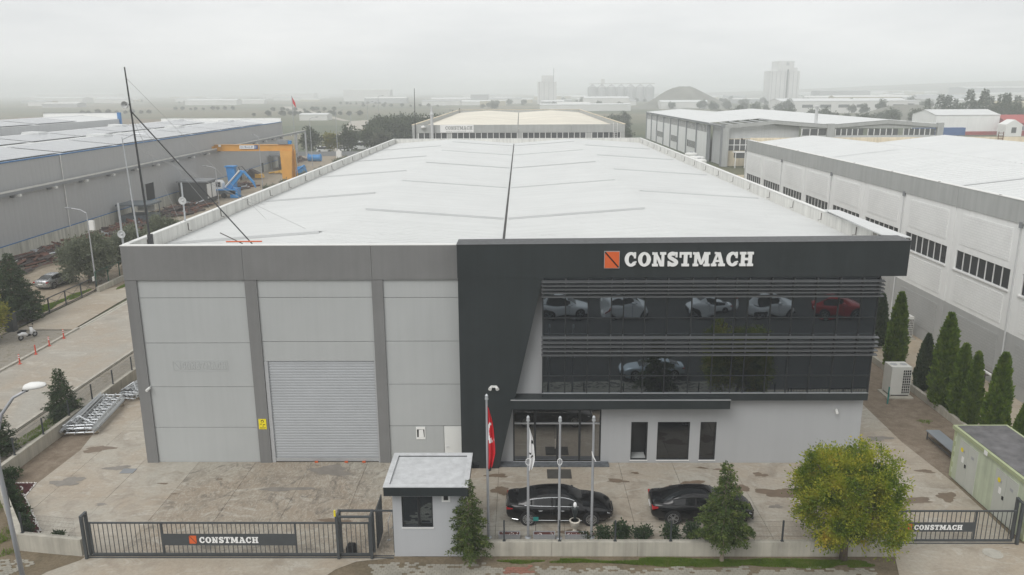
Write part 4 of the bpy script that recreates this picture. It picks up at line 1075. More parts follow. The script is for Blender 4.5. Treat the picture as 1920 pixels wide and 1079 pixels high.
# ------------------------------------------------------------------ cars
def sedan(name, label, paint, L=5.15, W=1.94, H=1.46, style=0, group=None):
    t = thing(name, label, 'car', (0, 0, 0), group)
    hw_ = W / 2; s = L / 5.15
    xs = np.array([-2.575, -2.56, -2.50, -2.40, -2.2, -1.95, -1.6, -1.2, -.8, -.4, 0, .4, .8, 1.05, 1.4, 1.8, 2.1, 2.3, 2.44, 2.53, 2.575]) 
    def ip(tab): a = np.array(tab); return np.interp(xs, a[:, 0], a[:, 1])
    zb = ip([(-2.575, .46), (-2.5, .30), (-2.2, .22), (-1.0, .18), (1.2, .18), (2.2, .20), (2.5, .26), (2.575, .40)])
    zs = ip([(-2.575, .80), (-2.5, .92), (-2.2, .97), (-1.5, .97), (0, .94), (1.2, .90), (2.0, .80), (2.4, .68), (2.575, .52)])
    zt = ip([(-2.575, .84), (-2.5, 1.04), (-2.4, 1.07), (-1.95, 1.075), (-1.2, 1.02), (0, 1.0), (.8, 1.0), (1.05, .985), (1.6, .94), (2.1, .85), (2.4, .73), (2.53, .63), (2.575, .54)])
    w = ip([(-2.575, .70), (-2.5, .80), (-2.3, .89), (-1.8, .945), (-1.0, .965), (0.5, .965), (1.5, .955), (2.1, .90), (2.4, .78), (2.53, .66), (2.575, .54)]) * hw_ / .97
    mb = MB(); half = []
    for k, x in enumerate(xs):
        h = zs[k] - zb[k]
        half.append([(0, zb[k]), (.78 * w[k], zb[k]), (.96 * w[k], zb[k] + .12 * h), (w[k], zb[k] + .38 * h), (.985 * w[k], zb[k] + .62 * h), (1.0 * w[k], zb[k] + .80 * h), (.972 * w[k], zs[k]), (.90 * w[k], zs[k] + .55 * (zt[k] - zs[k])), (.70 * w[k], zt[k] - .012), (.35 * w[k], zt[k]), (0, zt[k] + .008)])
    n_ = len(half[0]); ring = 2 * n_ - 2
    for k, x in enumerate(xs):
        hf = half[k]
        for (y, z) in hf: mb.v.append((x * s, y, z))
        for (y, z) in hf[-2:0:-1]: mb.v.append((x * s, -y, z))
    for k in range(len(xs) - 1):
        for q in range(ring): mb.f.append((k * ring + q, k * ring + (q + 1) % ring, (k + 1) * ring + (q + 1) % ring, (k + 1) * ring + q))
    mb.f.append(tuple(range(ring))); mb.f.append(tuple((len(xs) - 1) * ring + q for q in range(ring)))
    body = mb.build('body', paint, t)
    for p in body.data.polygons: p.use_smooth = len(p.vertices) == 4
    # greenhouse
    gxs = [-2.0, -1.75, -1.5, -1.3, -1.1, -.8, -.42, -.34, -.05, .2, .45, .68, .88, 1.1]
    gr = np.interp(gxs, [-2.0, -1.75, -1.4, -1.0, -.6, -.1, .2, .5, .8, 1.1], [1.075, 1.17, 1.29, 1.39, 1.445, 1.46, 1.44, 1.36, 1.20, 1.0]) * H / 1.46
    gt = np.interp(gxs, [-2.0, -1.5, -.8, 0, .5, 1.1], [.62, .60, .585, .58, .60, .70]) * hw_ / .97
    gb = np.interp(gxs, [-2.0, -1.5, -.8, .5, 1.1], [.80, .855, .87, .87, .84]) * hw_ / .97
    bz = np.interp(gxs, [-2.0, -1.2, .8, 1.1], [1.04, .985, .955, .955])
    rows = []
    for k, x in enumerate(gxs):
        top = gr[k]; b0 = bz[k]; dz = max(top - b0, .02)
        rows.append([(gb[k], b0 - .03), (gb[k] - .012, b0 + .02 * dz), (gt[k] + (gb[k] - gt[k]) * .28, b0 + .74 * dz), (gt[k] + (gb[k] - gt[k]) * .12, b0 + .88 * dz), (gt[k] * .82, b0 + .965 * dz), (gt[k] * .4, b0 + .995 * dz), (0, b0 + dz)])
    parts = {}
    def region(k, j):
        xm = (gxs[k] + gxs[k + 1]) / 2
        if j == 1 and -1.5 < xm < -.42: return 'side_window_rear'
        if j == 1 and -.34 < xm < .68: return 'side_window_front'
        if j >= 3 and xm > .40: return 'windshield'
        if j >= 3 and xm < -1.15: return 'rear_window'
        if j >= 4: return 'roof'
        return 'pillars'
    for k in range(len(gxs) - 1):
        for j_ in range(len(rows[0]) - 1):
            rg = region(k, j_)
            for sg_ in (1, -1):
                P_ = lambda kk, jj: (gxs[kk] * s, sg_ * rows[kk][jj][0], rows[kk][jj][1])
                key = (rg, sg_ if 'side' in rg else 0)
                parts.setdefault(key, MB()).quad(P_(k, j_), P_(k + 1, j_), P_(k + 1, j_ + 1), P_(k, j_ + 1))
    for (rg, sd), q in parts.items():
        nm = {'side_window_rear': 'side_window', 'side_window_front': 'side_window'}.get(rg, rg)
        o = q.build(nm, 'car_glass' if 'win' in rg else paint, t)
        bm = bmesh.new(); bm.from_mesh(o.data); bmesh.ops.remove_doubles(bm, verts=bm.verts, dist=.0005); bmesh.ops.recalc_face_normals(bm, faces=bm.faces); bm.to_mesh(o.data); bm.free()
        for p in o.data.polygons: p.use_smooth = True
        if (o.data.polygons[0].normal.z < 0 and 'side' not in rg) : o.data.flip_normals()
        if 'side' in rg and o.data.polygons[0].normal.y * sd < 0: o.data.flip_normals()
    # window line
    trim = 'chrome' if style == 0 else 'rubber_black'
    for sg_ in (1, -1):
        kk = range(2, 12)
        up = [(gxs[k] * s, sg_ * (rows[k][2][0] + .012), rows[k][2][1] + .01) for k in kk]
        dn = [(gxs[k] * s, sg_ * (rows[k][1][0] + .012), rows[k][1][1]) for k in kk]
        MB().tube(dn[:1] + up + dn[-1:], .019, 5).build('window_trim', trim, t)
        MB().tube([(gxs[1] * s + .05, dn[0][1] - sg_ * .005, dn[0][2] + .005)] + dn + [(gxs[12] * s, dn[-1][1], dn[-1][2])], .017, 5).build('window_trim', trim, t)
        xp = -.38 * s
        MB().bar((xp, sg_ * (rows[6][1][0] + .004), rows[6][1][1]), (xp, sg_ * (rows[6][2][0] + .004), rows[6][2][1]), .07).build('door_pillar', 'rubber_black', t)
        # handles, sill strip, mirror
        for x in (-1.05, .02):
            MB().tube([(x * s, sg_ * .952 * hw_ / .97, .80), (x * s + .04, sg_ * .985 * hw_ / .97, .80), (x * s + .18, sg_ * .985 * hw_ / .97, .80), (x * s + .22, sg_ * .952 * hw_ / .97, .80)], .013, 5).build('door_handle', 'chrome' if style == 0 else paint, t)
        for x in (-.46, .62): box('door_gap', 'rubber_black', t, x * s - .004, x * s + .004, sg_ * .957 * hw_ / .97 - .006, sg_ * .957 * hw_ / .97 + .006, .34, .86)
        if style == 0: MB().tube([(-2.3 * s, sg_ * .88 * hw_ / .97, .33), (-2.0 * s, sg_ * .93 * hw_ / .97, .30)], .012, 5).build('sill_strip', 'chrome', t); MB().tube([(-1.05 * s, sg_ * .945 * hw_ / .97, .275), (1.05 * s, sg_ * .945 * hw_ / .97, .275)], .014, 5).build('sill_strip', 'chrome', t)
        MB().lathe([(.02, -.10), (.075, -.07), (.085, 0), (.07, .08), (.03, .10)], 10, (.66 * s, sg_ * 1.03 * hw_ / .97, 1.0), 'y').build('mirror', paint, t)
        MB().tube([(.70 * s, sg_ * .84 * hw_ / .97, .96), (.67 * s, sg_ * .99 * hw_ / .97, .98)], .025, 5).build('mirror_arm', paint, t)
        # wheels in dark arches
        for x in (-1.52, 1.50):
            cy = sg_ * (hw_ - .105)
            MB().lathe([(.40, -.02), (.40, .0), (.36, .004)], 28, (x * s, sg_ * (hw_ - .012), .37), 'y').build('wheel_arch', 'rubber_black', t)
            wh = MB().lathe([(.25, -.11), (.33, -.11), (.352, -.07), (.352, .07), (.33, .11), (.25, .11)], 28, (x * s, cy, .352), 'y').build('wheel', 'rubber_black', t)
            for p in wh.data.polygons: p.use_smooth = False
            q = MB(); ns_ = 15 if style == 0 else 10
            yo = cy + sg_ * .116
            for k in range(ns_):
                a = 2 * math.pi * k / ns_; b = a + (.07 if style == 0 else (.16 if k % 2 else -.16))
                wv = .016 if style == 0 else .014
                r0, r1 = .05, .25
                c0, c1 = Vector((math.cos(a), math.sin(a))), Vector((math.cos(b), math.sin(b)))
                p0, p1 = c0 * r0, c1 * r1; nrm = Vector((-(p1 - p0).y, (p1 - p0).x)).normalized() * wv
                ys_ = (yo, yo + sg_ * .012)
                pts = [p0 + nrm, p0 - nrm, p1 - nrm * 1.2, p1 + nrm * 1.2]
                vv = [(x * s + p.x, ys_[1], .352 + p.y) for p in pts] + [(x * s + p.x, ys_[0], .352 + p.y) for p in pts]
                q.add(vv, [(0, 1, 2, 3), (7, 6, 5, 4), (0, 4, 5, 1), (1, 5, 6, 2), (2, 6, 7, 3), (3, 7, 4, 0)])
            for k in range(28):
                a, b = 2 * math.pi * k / 28, 2 * math.pi * (k + 1) / 28
                q.quad(*[(x * s + r_ * math.cos(c), yo + sg_ * .014, .352 + r_ * math.sin(c)) for r_, c in ((.24, a), (.265, a), (.265, b), (.24, b))])
            q.lathe([(.055, 0), (.05, sg_ * .02)], 12, (x * s, yo, .352), 'y')
            q.build('rim', 'rim', wh)
        # lamps
        MB().add([(2.28 * s, sg_ * .80 * hw_ / .97, .70), (2.50 * s, sg_ * .60 * hw_ / .97, .64), (2.555 * s, sg_ * .52 * hw_ / .97, .555), (2.40 * s, sg_ * .80 * hw_ / .97, .58), (2.26 * s, sg_ * .87 * hw_ / .97, .64)], [(0, 1, 2, 3, 4)]).build('headlight', 'headlamp', t)
        MB().box(2.42 * s, 2.50 * s, sg_ * .74 - .06, sg_ * .74 + .06, .30, .40).build('air_intake', 'chrome' if style == 0 else 'rubber_black', t)
        MB().prism([(-2.56 * s, .83 if style == 0 else .78), (-2.26 * s, .85), (-2.26 * s, .88 if style == 0 else .91), (-2.56 * s, .87 if style == 0 else .91)], sg_ * .60, sg_ * .915 * hw_ / .97, 'y').build('taillight', 'tail_red', t)
    box('grille', 'rubber_black', t, 2.545 * s, 2.60 * s, -.42, .42, .32, .58)
    if style == 0: MB().tube([(2.60 * s, -.42, .58), (2.60 * s, .42, .58), (2.61 * s, .36, .34), (2.61 * s, -.36, .34), (2.60 * s, -.42, .58)], .014, 5).build('grille_trim', 'chrome', t); MB().tube([(-2.585 * s, -.66, .86), (-2.60 * s, 0, .87), (-2.585 * s, .66, .86)], .014, 5).build('boot_trim', 'chrome', t)
    box('number_plate', 'paper', t, -2.605 * s, -2.58 * s, -.26, .26, .60, .71)
    box('underbody', 'rubber_black', t, -2.2 * s, 2.2 * s, -.75, .75, .16, .30)
    return t
def put(o, x, y, rz, z=0.0): o.location = (x, y, z); o.rotation_euler = (0, 0, rz)
c1 = sedan('parked_car', 'long black sedan with chrome window line parked before the entrance', 'car_black', 5.20, 1.95, 1.47, 0); put(c1, 1.90, 35.15, R(-.5), .004)
c2 = sedan('parked_car', 'black sporty sedan with red taillights parked behind the conifer', 'car_black', 4.98, 1.92, 1.47, 1); put(c2, 8.86, 35.15, R(-2.0), .004)
c3 = sedan('parked_car', 'silver sedan parked inside the neighbouring factory yard', 'car_silver', 4.55, 1.78, 1.48, 1); put(c3, -50.9, 83.2, R(83), -.02)
w1 = sedan('street_car', 'white car parked across the street, leftmost reflected in the glass', 'car_white', 4.6, 1.82, 1.5, 1, 'cars parked across the street'); put(w1, 4.2, 9.2, R(2))
for x, l in ((9.9, 'second white car parked across the street, reflected in the upper glass'), (17.8, 'third white car parked across the street, reflected in the upper glass'), (23.6, 'white car parked across the street beside the red one')):
    c = copy_tree(w1); c['label'] = l; put(c, x, 9.2 + rnd.uniform(-.2, .2), R(rnd.uniform(-3, 3)) + (math.pi if x == 17.8 else 0))
c = sedan('street_car', 'red car parked across the street, rightmost reflected in the glass', 'car_redp', 4.5, 1.8, 1.5, 1, 'cars parked across the street'); put(c, 29.6, 9.3, R(-2))

c = sedan('street_car', 'pale silver-blue car parked at the near kerb, reflected in the lower glass', 'car_pale', 4.6, 1.84, 1.5, 1); put(c, 9.7, 26.2, R(180))
# ------------------------------------------------------------------ planters, urn, door mats, little sign
for k, (x, l) in enumerate(((-1.05, 'left brown planter box behind the mesh fence'), (.58, 'middle brown planter box behind the mesh fence by the white flag pole'), (2.07, 'right brown planter box beside the plant urn'))):
    p_ = thing('planter_box', l, 'planter', (x + .5, 33.0, 0), 'planter boxes behind the fence')
    MB().box(x, x + 1.02, 32.88, 32.92, .05, .30).box(x, x + 1.02, 33.18, 33.22, .05, .30).box(x, x + .04, 32.92, 33.18, .05, .30).box(x + .98, x + 1.02, 32.92, 33.18, .05, .30).build('box', 'pole_grey', p_)
    MB().box(x + .04, x + .98, 32.92, 33.18, .06, .27).build('soil', 'planter_brown', p_)
    for f in (.1, .9): box('foot', 'dark_iron', p_, x + f, x + f + .05, 32.95, 33.15, 0, .05)
    q = MB()
    for _ in range(9):
        xx, yy_, s_ = x + rnd.uniform(.1, .92), rnd.uniform(32.96, 33.14), rnd.uniform(.015, .03); q.add([(xx - s_, yy_, .27), (xx, yy_ - s_, .27), (xx + s_, yy_, .27), (xx, yy_ + s_, .27), (xx, yy_, .27 + s_ * 1.5)], [(0, 1, 4), (1, 2, 4), (2, 3, 4), (3, 0, 4)])
    q.build('pebbles', 'pebble', p_)
ur = thing('plant_urn', 'cream urn on a pedestal with a white-topped ornament behind the fence', 'urn', (2.56, 33.55, 0))
MB().lathe([(.18, 0), (.18, .05), (.10, .08), (.09, .30), (.13, .34), (.22, .42), (.24, .62), (.27, .66), (.25, .68)], 18, (2.56, 33.55, 0)).build('pot', 'clay_pot', ur, True)
MB().lathe([(.20, .0), (.20, .02)], 14, (2.56, 33.55, .66)).build('soil', 'planter_brown', ur)
MB().lathe([(.05, .68), (.07, .85), (.12, 1.05), (.16, 1.30), (.12, 1.38)], 12, (2.56, 33.55, 0)).build('ornament', 'anthracite', ur, True)
MB().lathe([(.05, 1.36), (.085, 1.42), (.085, 1.52), (.05, 1.60), (.01, 1.62)], 12, (2.56, 33.55, 0)).build('ornament_cap', 'flag_white', ur, True)
st_ = thing('plant_sign', 'small teal sign on a thin stake by the flagpole', 'sign', (.70, 33.3, 0))
MB().tube([(.70, 33.3, 0), (.70, 33.3, .95)], .012, 5).build('stake', 'dark_iron', st_); box('board', 'sign_teal', st_, .58, .83, 33.27, 33.29, .80, 1.0)
tag(box('door_mat', 'door_mat', None, 1.45, 2.78, 38.95, 40.0, .006, .022), 'dark grey door mat on the ground before the entrance', 'mat')
tag(MB().lathe([(.10, 0), (.10, .9), (.07, .95)], 10, (-1.75, 39.9, 0)).build('bin', 'anthracite_frame'), 'small dark bin by the foot of the slanted dark wall', 'bin')

# ------------------------------------------------------------------ transformer kiosk, bench, air conditioners
kx0, kx1, ky0, ky1 = 23.35, 26.05, 32.85, 39.35
ks = thing('transformer_kiosk', 'pale green transformer kiosk with grey doors and stained flat roof', 'kiosk', (24.7, 36, 0))
MB().box(kx0, kx1, ky0, ky1, 0, 2.72).build('wall', 'kiosk_green', ks)
MB().box(kx0 - .10, kx1 + .1, ky0 - .1, ky1 + .1, 2.72, 2.92).build('roof_edge', 'kiosk_olive', ks)
MB().box(kx0 + .06, kx1 - .06, ky0 + .06, ky1 - .06, 2.92, 2.945).build('roof', 'bitumen', ks)
mb = MB()
for k in range(9): z = k * .30; d_ = .10 if k % 2 else .22; mb.box(kx0 - .012, kx0 + .05, ky1 - d_, ky1 + .012, z + .01, z + .29)
mb.build('quoins', 'kiosk_olive', ks)
mb = MB()
for k in range(9): z = k * .30; d_ = .10 if k % 2 else .22; mb.box(kx0 - .012, kx0 + .05, ky0 - .012, ky0 + d_, z + .01, z + .29)
mb.build('quoins', 'kiosk_olive', ks)
for (ya, yb) in ((37.05, 38.70), (33.70, 35.45)):
    ym = (ya + yb) / 2
    for (a, b) in ((ya, ym - .01), (ym + .01, yb)):
        d_ = box('door', 'kiosk_door', ks, kx0 - .03, kx0 + .02, a, b, .06, 2.45)
        box('vent_plate', 'pole_grey', d_, kx0 - .036, kx0 - .03, (a + b) / 2 - .12, (a + b) / 2 + .12, 1.85, 2.0)
    box('lock', 'rubber_black', ks, kx0 - .06, kx0 - .03, ym + .04, ym + .16, 1.12, 1.30)
    MB().add([(kx0 - .037, ym + .55 + .13 * math.cos(a * .524), 1.95 + .13 * math.sin(a * .524)) for a in range(12)], [tuple(range(12))]).build('hazard_sticker', 'yellow_sign', ks)
    box('notice', 'paper', ks, kx0 - .037, kx0 - .031, ym + .30, ym + .50, 1.30, 1.62)
box('number_tag', 'paper', ks, kx0 - .105, kx0 - .101, 36.2, 36.5, 2.66, 2.90)
bn = thing('metal_table', 'low grey metal bench on the dirt beside the kiosk', 'bench', (24.7, 42.3, 0))
MB().box(24.35, 25.15, 41.0, 44.0, .50, .56).build('top', 'bench_metal', bn)
for x in (24.42, 25.05):
    for y in (41.1, 43.88): box('leg', 'gate_grey', bn, x - .025, x + .025, y - .025, y + .025, 0, .50)
    box('stretcher', 'gate_grey', bn, x - .02, x + .02, 41.15, 43.83, .16, .20)
def ac_unit(label, x, y, w, d, h, fans=2):
    a = thing('air_conditioner', label, 'air conditioner', (x, y, 0))
    MB().box(x - .25, x + w + .15, y - .35, y + d + .1, -.05, .07).build('plinth', 'lowwall', a)
    MB().box(x, x + w, y, y + d, .16, h).build('casing', 'ac_white', a)
    MB().box(x + .05, x + w - .05, y + .05, y + d - .05, .07, .16).build('feet', 'rubber_black', a)
    mb = MB().box(x + .58 * w, x + .96 * w, y - .012, y - .004, .25, h - .2); gr_ = mb.build('grille', 'rubber_black', a)
    q = MB()
    for k in range(10): z = .25 + (h - .45) * k / 9; q.box(x + .57 * w, x + .97 * w, y - .03, y - .012, z - .014, z + .014)
    for k in range(5): xx = x + .57 * w + .4 * w * k / 4; q.box(xx - .012, xx + .012, y - .035, y - .013, .25, h - .2)
    q.build('grille_bars', 'ac_white', gr_)
    for k in range(fans):
        c_ = (x + w * (k + .5) / fans, y + d / 2, h); r_ = min(w / fans, d) * .40
        f_ = MB().lathe([(r_, 0), (r_, .03), (r_ * .9, .03), (r_ * .88, .005)], 22, c_).build('fan', 'ac_white', a)
        MB().lathe([(r_ * .86, .006), (r_ * .2, .012)], 22, c_).build('fan_grille', 'pole_grey', f_)
    return a
ac_unit('big white air conditioner standing on the dirt strip behind the cypresses', 25.2, 50.6, 1.35, 1.15, 2.15)
ac_unit('white air conditioner half hidden behind the glass front corner', 31.9, 63.6, 1.1, .9, 1.9, 1)
box_ = MB()
tag(MB().tube([(25.0, 50.2, .2), (24.9, 49.9, .45), (24.75, 49.8, .6), (24.7, 49.75, .3), (24.7, 49.7, 0)], .05, 7).build('pipe', 'ac_white'), 'white elbow drain pipe beside the big air conditioner', 'pipe')
tag(MB().tube([(24.55, 49.4, 0), (24.55, 49.4, 1.2)], .05, 7).build('post', 'hose_teal'), 'short teal post beside the big air conditioner', 'post')
rk = thing('pipe_rack', 'dark trestle with white pipes against the right brick wall', 'rack', (33, 53, 0))
for y in (50.9, 52.2, 53.6, 54.9):
    for x in (32.5, 33.15): box('leg', 'dark_iron', rk, x - .03, x + .03, y - .03, y + .03, 0, 1.1)
    box('cross_bar', 'dark_iron', rk, 32.53, 33.12, y - .03, y + .03, .95, 1.02)
MB().tube([(32.7, 50.3, 1.12), (32.7, 54.4, 1.12)], .09, 8).build('pipe', 'plastic_white', rk); MB().tube([(32.95, 51.2, 1.10), (32.95, 55.9, 1.10)], .06, 8).build('pipe', 'dark_iron', rk)

# ------------------------------------------------------------------ galvanised racks stacked by the side wall
def rack_stack(label, ox, oy, rz, L, Wd, n_lad, seed):
    r_ = random.Random(seed)
    t = thing('galvanised_racks', label, 'metal racks', (ox, oy, 0)); t.rotation_euler = (0, 0, 0)
    def T(p): return (ox + p[0] * math.cos(rz) - p[1] * math.sin(rz), oy + p[0] * math.sin(rz) + p[1] * math.cos(rz), p[2])
    for x in (.4, L - .4): MB().bar(T((x, -.1, .07)), T((x, Wd + .1, .07)), .11).build('bearer', 'pale_timber', t)
    for k in range(n_lad):
        z = .2 + .15 * (k // 2); y0 = .05 + .28 * (k % 2) * Wd + r_.uniform(-.05, .05); sh = r_.uniform(-.25, .25); w_ = Wd * .58; zz = r_.uniform(0, .10)
        q = MB()
        for y in (y0, y0 + w_): q.bar(T((sh, y, z)), T((L + sh, y, z + zz)), .075)
        for i in range(7): x = sh + .15 + (L - .3) * i / 6; q.bar(T((x, y0, z)), T((x, y0 + w_, z + zz * i / 6)), .05)
        q.build('ladder_frame', 'galvanised', t)
    for k in range(7):
        y = r_.uniform(.1, Wd - .1); z = .22 + .15 * ((n_lad + 1) // 2) + r_.uniform(0, .12); a = r_.uniform(-.15, .15)
        MB().bar(T((r_.uniform(0, .6), y, z)), T((L - r_.uniform(0, .8), y + a, z + r_.uniform(-.04, .08))), .07).build('profile', 'galvanised', t)
    for y in (0.0, Wd): MB().box(0, 1, 0, 1, 0, 1) and MB().bar(T((0, y, .42)), T((L, y, .42)), .16).build('channel', 'galvanised', t)
    MB().bar(T((.3, .1, .75)), T((1.0, Wd * .6, .98)), .06).build('brace', 'galvanised', t); MB().bar(T((1.0, Wd * .6, .98)), T((.35, Wd, .62)), .06).build('brace', 'galvanised', t)
rack_stack('long stack of galvanised ladder racks lying beside the low side wall', -26.2, 44.4, R(97), 5.2, 1.9, 8, 3)
rack_stack('shorter stack of galvanised frames lying behind the long rack stack', -26.3, 50.0, R(80), 2.7, 1.2, 6, 4)
# ------------------------------------------------------------------ bollards, scooter
for k, (x, y, l) in enumerate(((-38.97, 57.6, 'red and white flexible bollard, nearest of the four along the side street'), (-39.1, 59.9, 'worn all-red bollard without white bands, second from near'), (-39.25, 62.05, 'red and white flexible bollard, third from near'), (-39.2, 64.1, 'red and white flexible bollard, farthest of the four'))):
    b_ = thing('bollard', l, 'bollard', (x, y, 0), 'bollards along the side street')
    MB().lathe([(.13, 0), (.13, .03), (.06, .06)], 12, (x, y, 0)).build('base', 'red_plastic', b_)
    MB().lathe([(.055, .06), (.05, .78), (.03, .80)], 12, (x, y, 0)).build('post', 'red_plastic', b_)
    if k != 1:
        for z in (.52, .67): MB().lathe([(.056, 0), (.056, .07)], 12, (x, y, z)).build('band', 'reflective_white', b_)
sc_ = thing('scooter', 'white and black motor scooter parked at the side street kerb', 'scooter', (-42.3, 64.1, 0))
def SP(u, v, z): a = R(68); return (-42.3 + u * math.cos(a) - v * math.sin(a), 64.1 + u * math.sin(a) + v * math.cos(a), z)
for u in (-.62, .66):
    mb = MB(); c_ = SP(u, 0, .24); ax = Vector((-math.sin(R(68)), math.cos(R(68)), 0)); n_ = 16
    e1 = Vector((math.cos(R(68)), math.sin(R(68)), 0)); e2 = Vector((0, 0, 1))
    for k in range(n_ + 1): pass
    mb.tube([Vector(c_) + (e1 * math.cos(2 * math.pi * k / n_) + e2 * math.sin(2 * math.pi * k / n_)) * .19 for k in range(n_ + 1)], .055, 6, False)
    w_ = mb.build('wheel', 'rubber_black', sc_); MB().tube([Vector(c_) - ax * .04, Vector(c_) + ax * .04], .12, 12).build('hub', 'pole_grey', w_)
MB().tube([SP(-.80, 0, .52), SP(-.55, 0, .58), SP(-.25, 0, .46), SP(-.02, 0, .30)], [.10, .20, .19, .10], 10).build('rear_body', 'car_white', sc_, True)
MB().tube([SP(-.85, 0, .74), SP(-.5, 0, .76), SP(-.1, 0, .72)], [.08, .14, .10], 8).build('seat', 'rubber_black', sc_, True)
MB().tube([SP(-.1, 0, .27), SP(.3, 0, .27)], .10, 6).build('footboard', 'rubber_black', sc_)
MB().tube([SP(.30, 0, .28), SP(.45, 0, .60), SP(.36, 0, .92)], [.10, .17, .10], 10).build('leg_shield', 'car_white', sc_, True)
MB().tube([SP(.64, 0, .30), SP(.52, 0, .55)], .05, 6).build('fork', 'rubber_black', sc_); MB().tube([SP(.52, 0, .45), SP(.66, 0, .50), SP(.80, 0, .38)], [.04, .09, .04], 8).build('front_mudguard', 'car_white', sc_, True)
MB().tube([SP(.34, -.32, 1.0), SP(.36, 0, .95), SP(.34, .32, 1.0)], .025, 6).build('handlebar', 'rubber_black', sc_)
for v in (-.30, .30): MB().tube([SP(.36, v, 1.0), SP(.36, v * 1.1, 1.22)], .01, 5).build('mirror_stem', 'rubber_black', sc_); MB().lathe([(.01, -.02), (.07, 0), (.01, .02)], 8, SP(.36, v * 1.1, 1.25), 'y').build('mirror', 'rubber_black', sc_)

# ------------------------------------------------------------------ street lamps
def lamp(label, x, y, h, arm, side, head='led', r=.07, group=None):
    t = thing('street_lamp', label, 'street lamp', (x, y, 0), group)
    MB().tube([(x, y, 0), (x, y, h)], [r * 1.3, r * .75], 8).build('pole', 'pole_grey', t)
    ax, ay = arm
    MB().tube([(x, y, h - .02), (x + ax * .4, y + ay * .4, h + .35), (x + ax, y + ay, h + .5)], r * .6, 6).build('arm', 'pole_grey', t)
    MB().tube([(x + ax * .95, y + ay * .95, h + .5), (x + ax * 1.35, y + ay * 1.35, h + .53)], [.10, .07], 6).build('head', 'steel_grey', t)
    return t
t = thing('street_lamp', 'tall curved street lamp with big white head in the left foreground', 'street lamp', (-21.3, 29.3, 0))
MB().tube([(-21.2, 29.3, 0), (-21.33, 29.3, 3.0), (-21.4, 29.3, 5.6), (-21.3, 29.3, 6.9), (-20.95, 29.35, 7.9), (-20.4, 29.4, 8.6), (-19.75, 29.45, 8.95)], [.105, .095, .085, .075, .065, .06, .055], 10).build('pole', 'pole_grey', t, True)
MB().lathe([(.2, 0), (.2, .02), (.13, .06)], 12, (-21.2, 29.3, 0)).build('base_plate', 'pole_grey', t)
hd = MB()
for k, (u, wv, hv) in enumerate(((0, .05, .05), (.08, .15, .15), (.3, .20, .21), (.6, .19, .19), (.85, .14, .14), (.95, .04, .04))):
    for q in range(12):
        a = 2 * math.pi * q / 12; zz = math.sin(a) * hv; zz = zz if zz > 0 else zz * .4
        hd.v.append((-19.95 + u * .98, 29.45 + math.cos(a) * wv * 1.3, 8.99 + u * .12 + zz))
for k in range(5):
    for q in range(12): hd.f.append((k * 12 + q, k * 12 + (q + 1) % 12, (k + 1) * 12 + (q + 1) % 12, (k + 1) * 12 + q))
hd.build('head', 'plastic_white', t, True)
MB().tube([(-20.0, 29.45, 8.86), (-19.8, 29.45, 8.9)], .06, 8).build('clamp', 'rubber_black', t)
l2 = lamp('grey lamp post with side box standing by the green factory fence', -45.15, 80.9, 8.3, (-1.6, 0), 1)
box('service_box', 'plastic_white', l2, -45.0, -44.5, 80.75, 81.05, 6.5, 7.5)
lamp('grey lamp post beside the scrap yard, before the blue loader', -53.6, 139, 7.3, (-1.7, 0), 1)
lamp('thin lamp post in the factory yard right of the long mast', -50.8, 155, 11.8, (-1.0, 0), 1)
for k, (x, y, h, l) in enumerate(((-58.2, 222, 13, 'tall thin lamp post beyond the orange crane'), (-58.5, 255, 14, 'tall thin lamp post left of the parked bus'), (-56.5, 268, 13, 'tall thin lamp post right of the parked bus'), (-57, 301, 16, 'tall lamp post beyond the rear left roof corner'), (-60.5, 345, 18, 'far tall lamp post left of the rear hall'))):
    lamp(l, x, y, h, (1.8, 0), 1, r=.09)

# ================================================================== ROOF MASTS
m_ = thing('antenna_mast', 'tall dark leaning antenna mast with a diagonal strut on the roof corner', 'mast', (-20.1, 42.0, 11.8))
MB().tube([(-20.13, 42.0, 11.8), (-20.27, 42.0, 16.8), (-20.42, 42.0, 21.75)], [.065, .055, .035], 8).build('pole', 'mast_dark', m_)
MB().tube([(-20.34, 42.0, 19.5), (-14.53, 42.1, 12.3)], .036, 8).build('strut', 'mast_dark', m_)
MB().lathe([(.05, .10), (.15, .08), (.19, .0), (.19, -.08), (.17, -.08), (.16, .0), (.05, .06)], 18, (-20.55, 41.85, 19.85), 'y').build('dish', 'dish_white', m_, True)
MB().tube([(-20.36, 42.0, 19.85), (-20.55, 41.9, 19.85)], .03, 6).build('dish_arm', 'mast_dark', m_)
for (a, b) in (((-20.36, 42, 19.3), (-20.9, 53, 12.6)), ((-20.36, 42, 19.3), (-21.0, 48, 12.6)), ((-20.30, 42, 17.6), (-13.0, 47, 12.4)), ((-20.30, 42, 17.6), (-19.6, 60, 12.0)), ((-20.4, 42, 21.2), (-17.0, 52, 12.2))):
    MB().tube([a, b], .010, 4).build('guy_wire', 'wire', m_)
box('mast_clamp', 'mast_dark', m_, -20.22, -20.02, 41.85, 42.1, 12.4, 13.0)
def dish_pole(label, x, y, z0, z1, dz, dx, r):
    t = thing('dish_pole', label, 'antenna', (x, y, z0))
    MB().tube([(x, y, z0), (x, y, z1)], .055, 8).build('pole', 'galvanised', t)
    MB().lathe([(.05, .14), (r * .7, .08), (r, -.02), (r * .94, -.04), (r * .6, .03), (.05, .06), (.035, -.10), (.02, -.11)], 20, (x + dx, y - .2, dz), 'y').build('dish', 'dish_white', t, True)
    MB().tube([(x, y, dz), (x + dx, y - .16, dz)], .03, 6).build('bracket', 'galvanised', t)
    return t
dish_pole('white round dish on a short pole on the left parapet', -21.1, 48.9, 12.0, 15.0, 13.9, .05, .25)
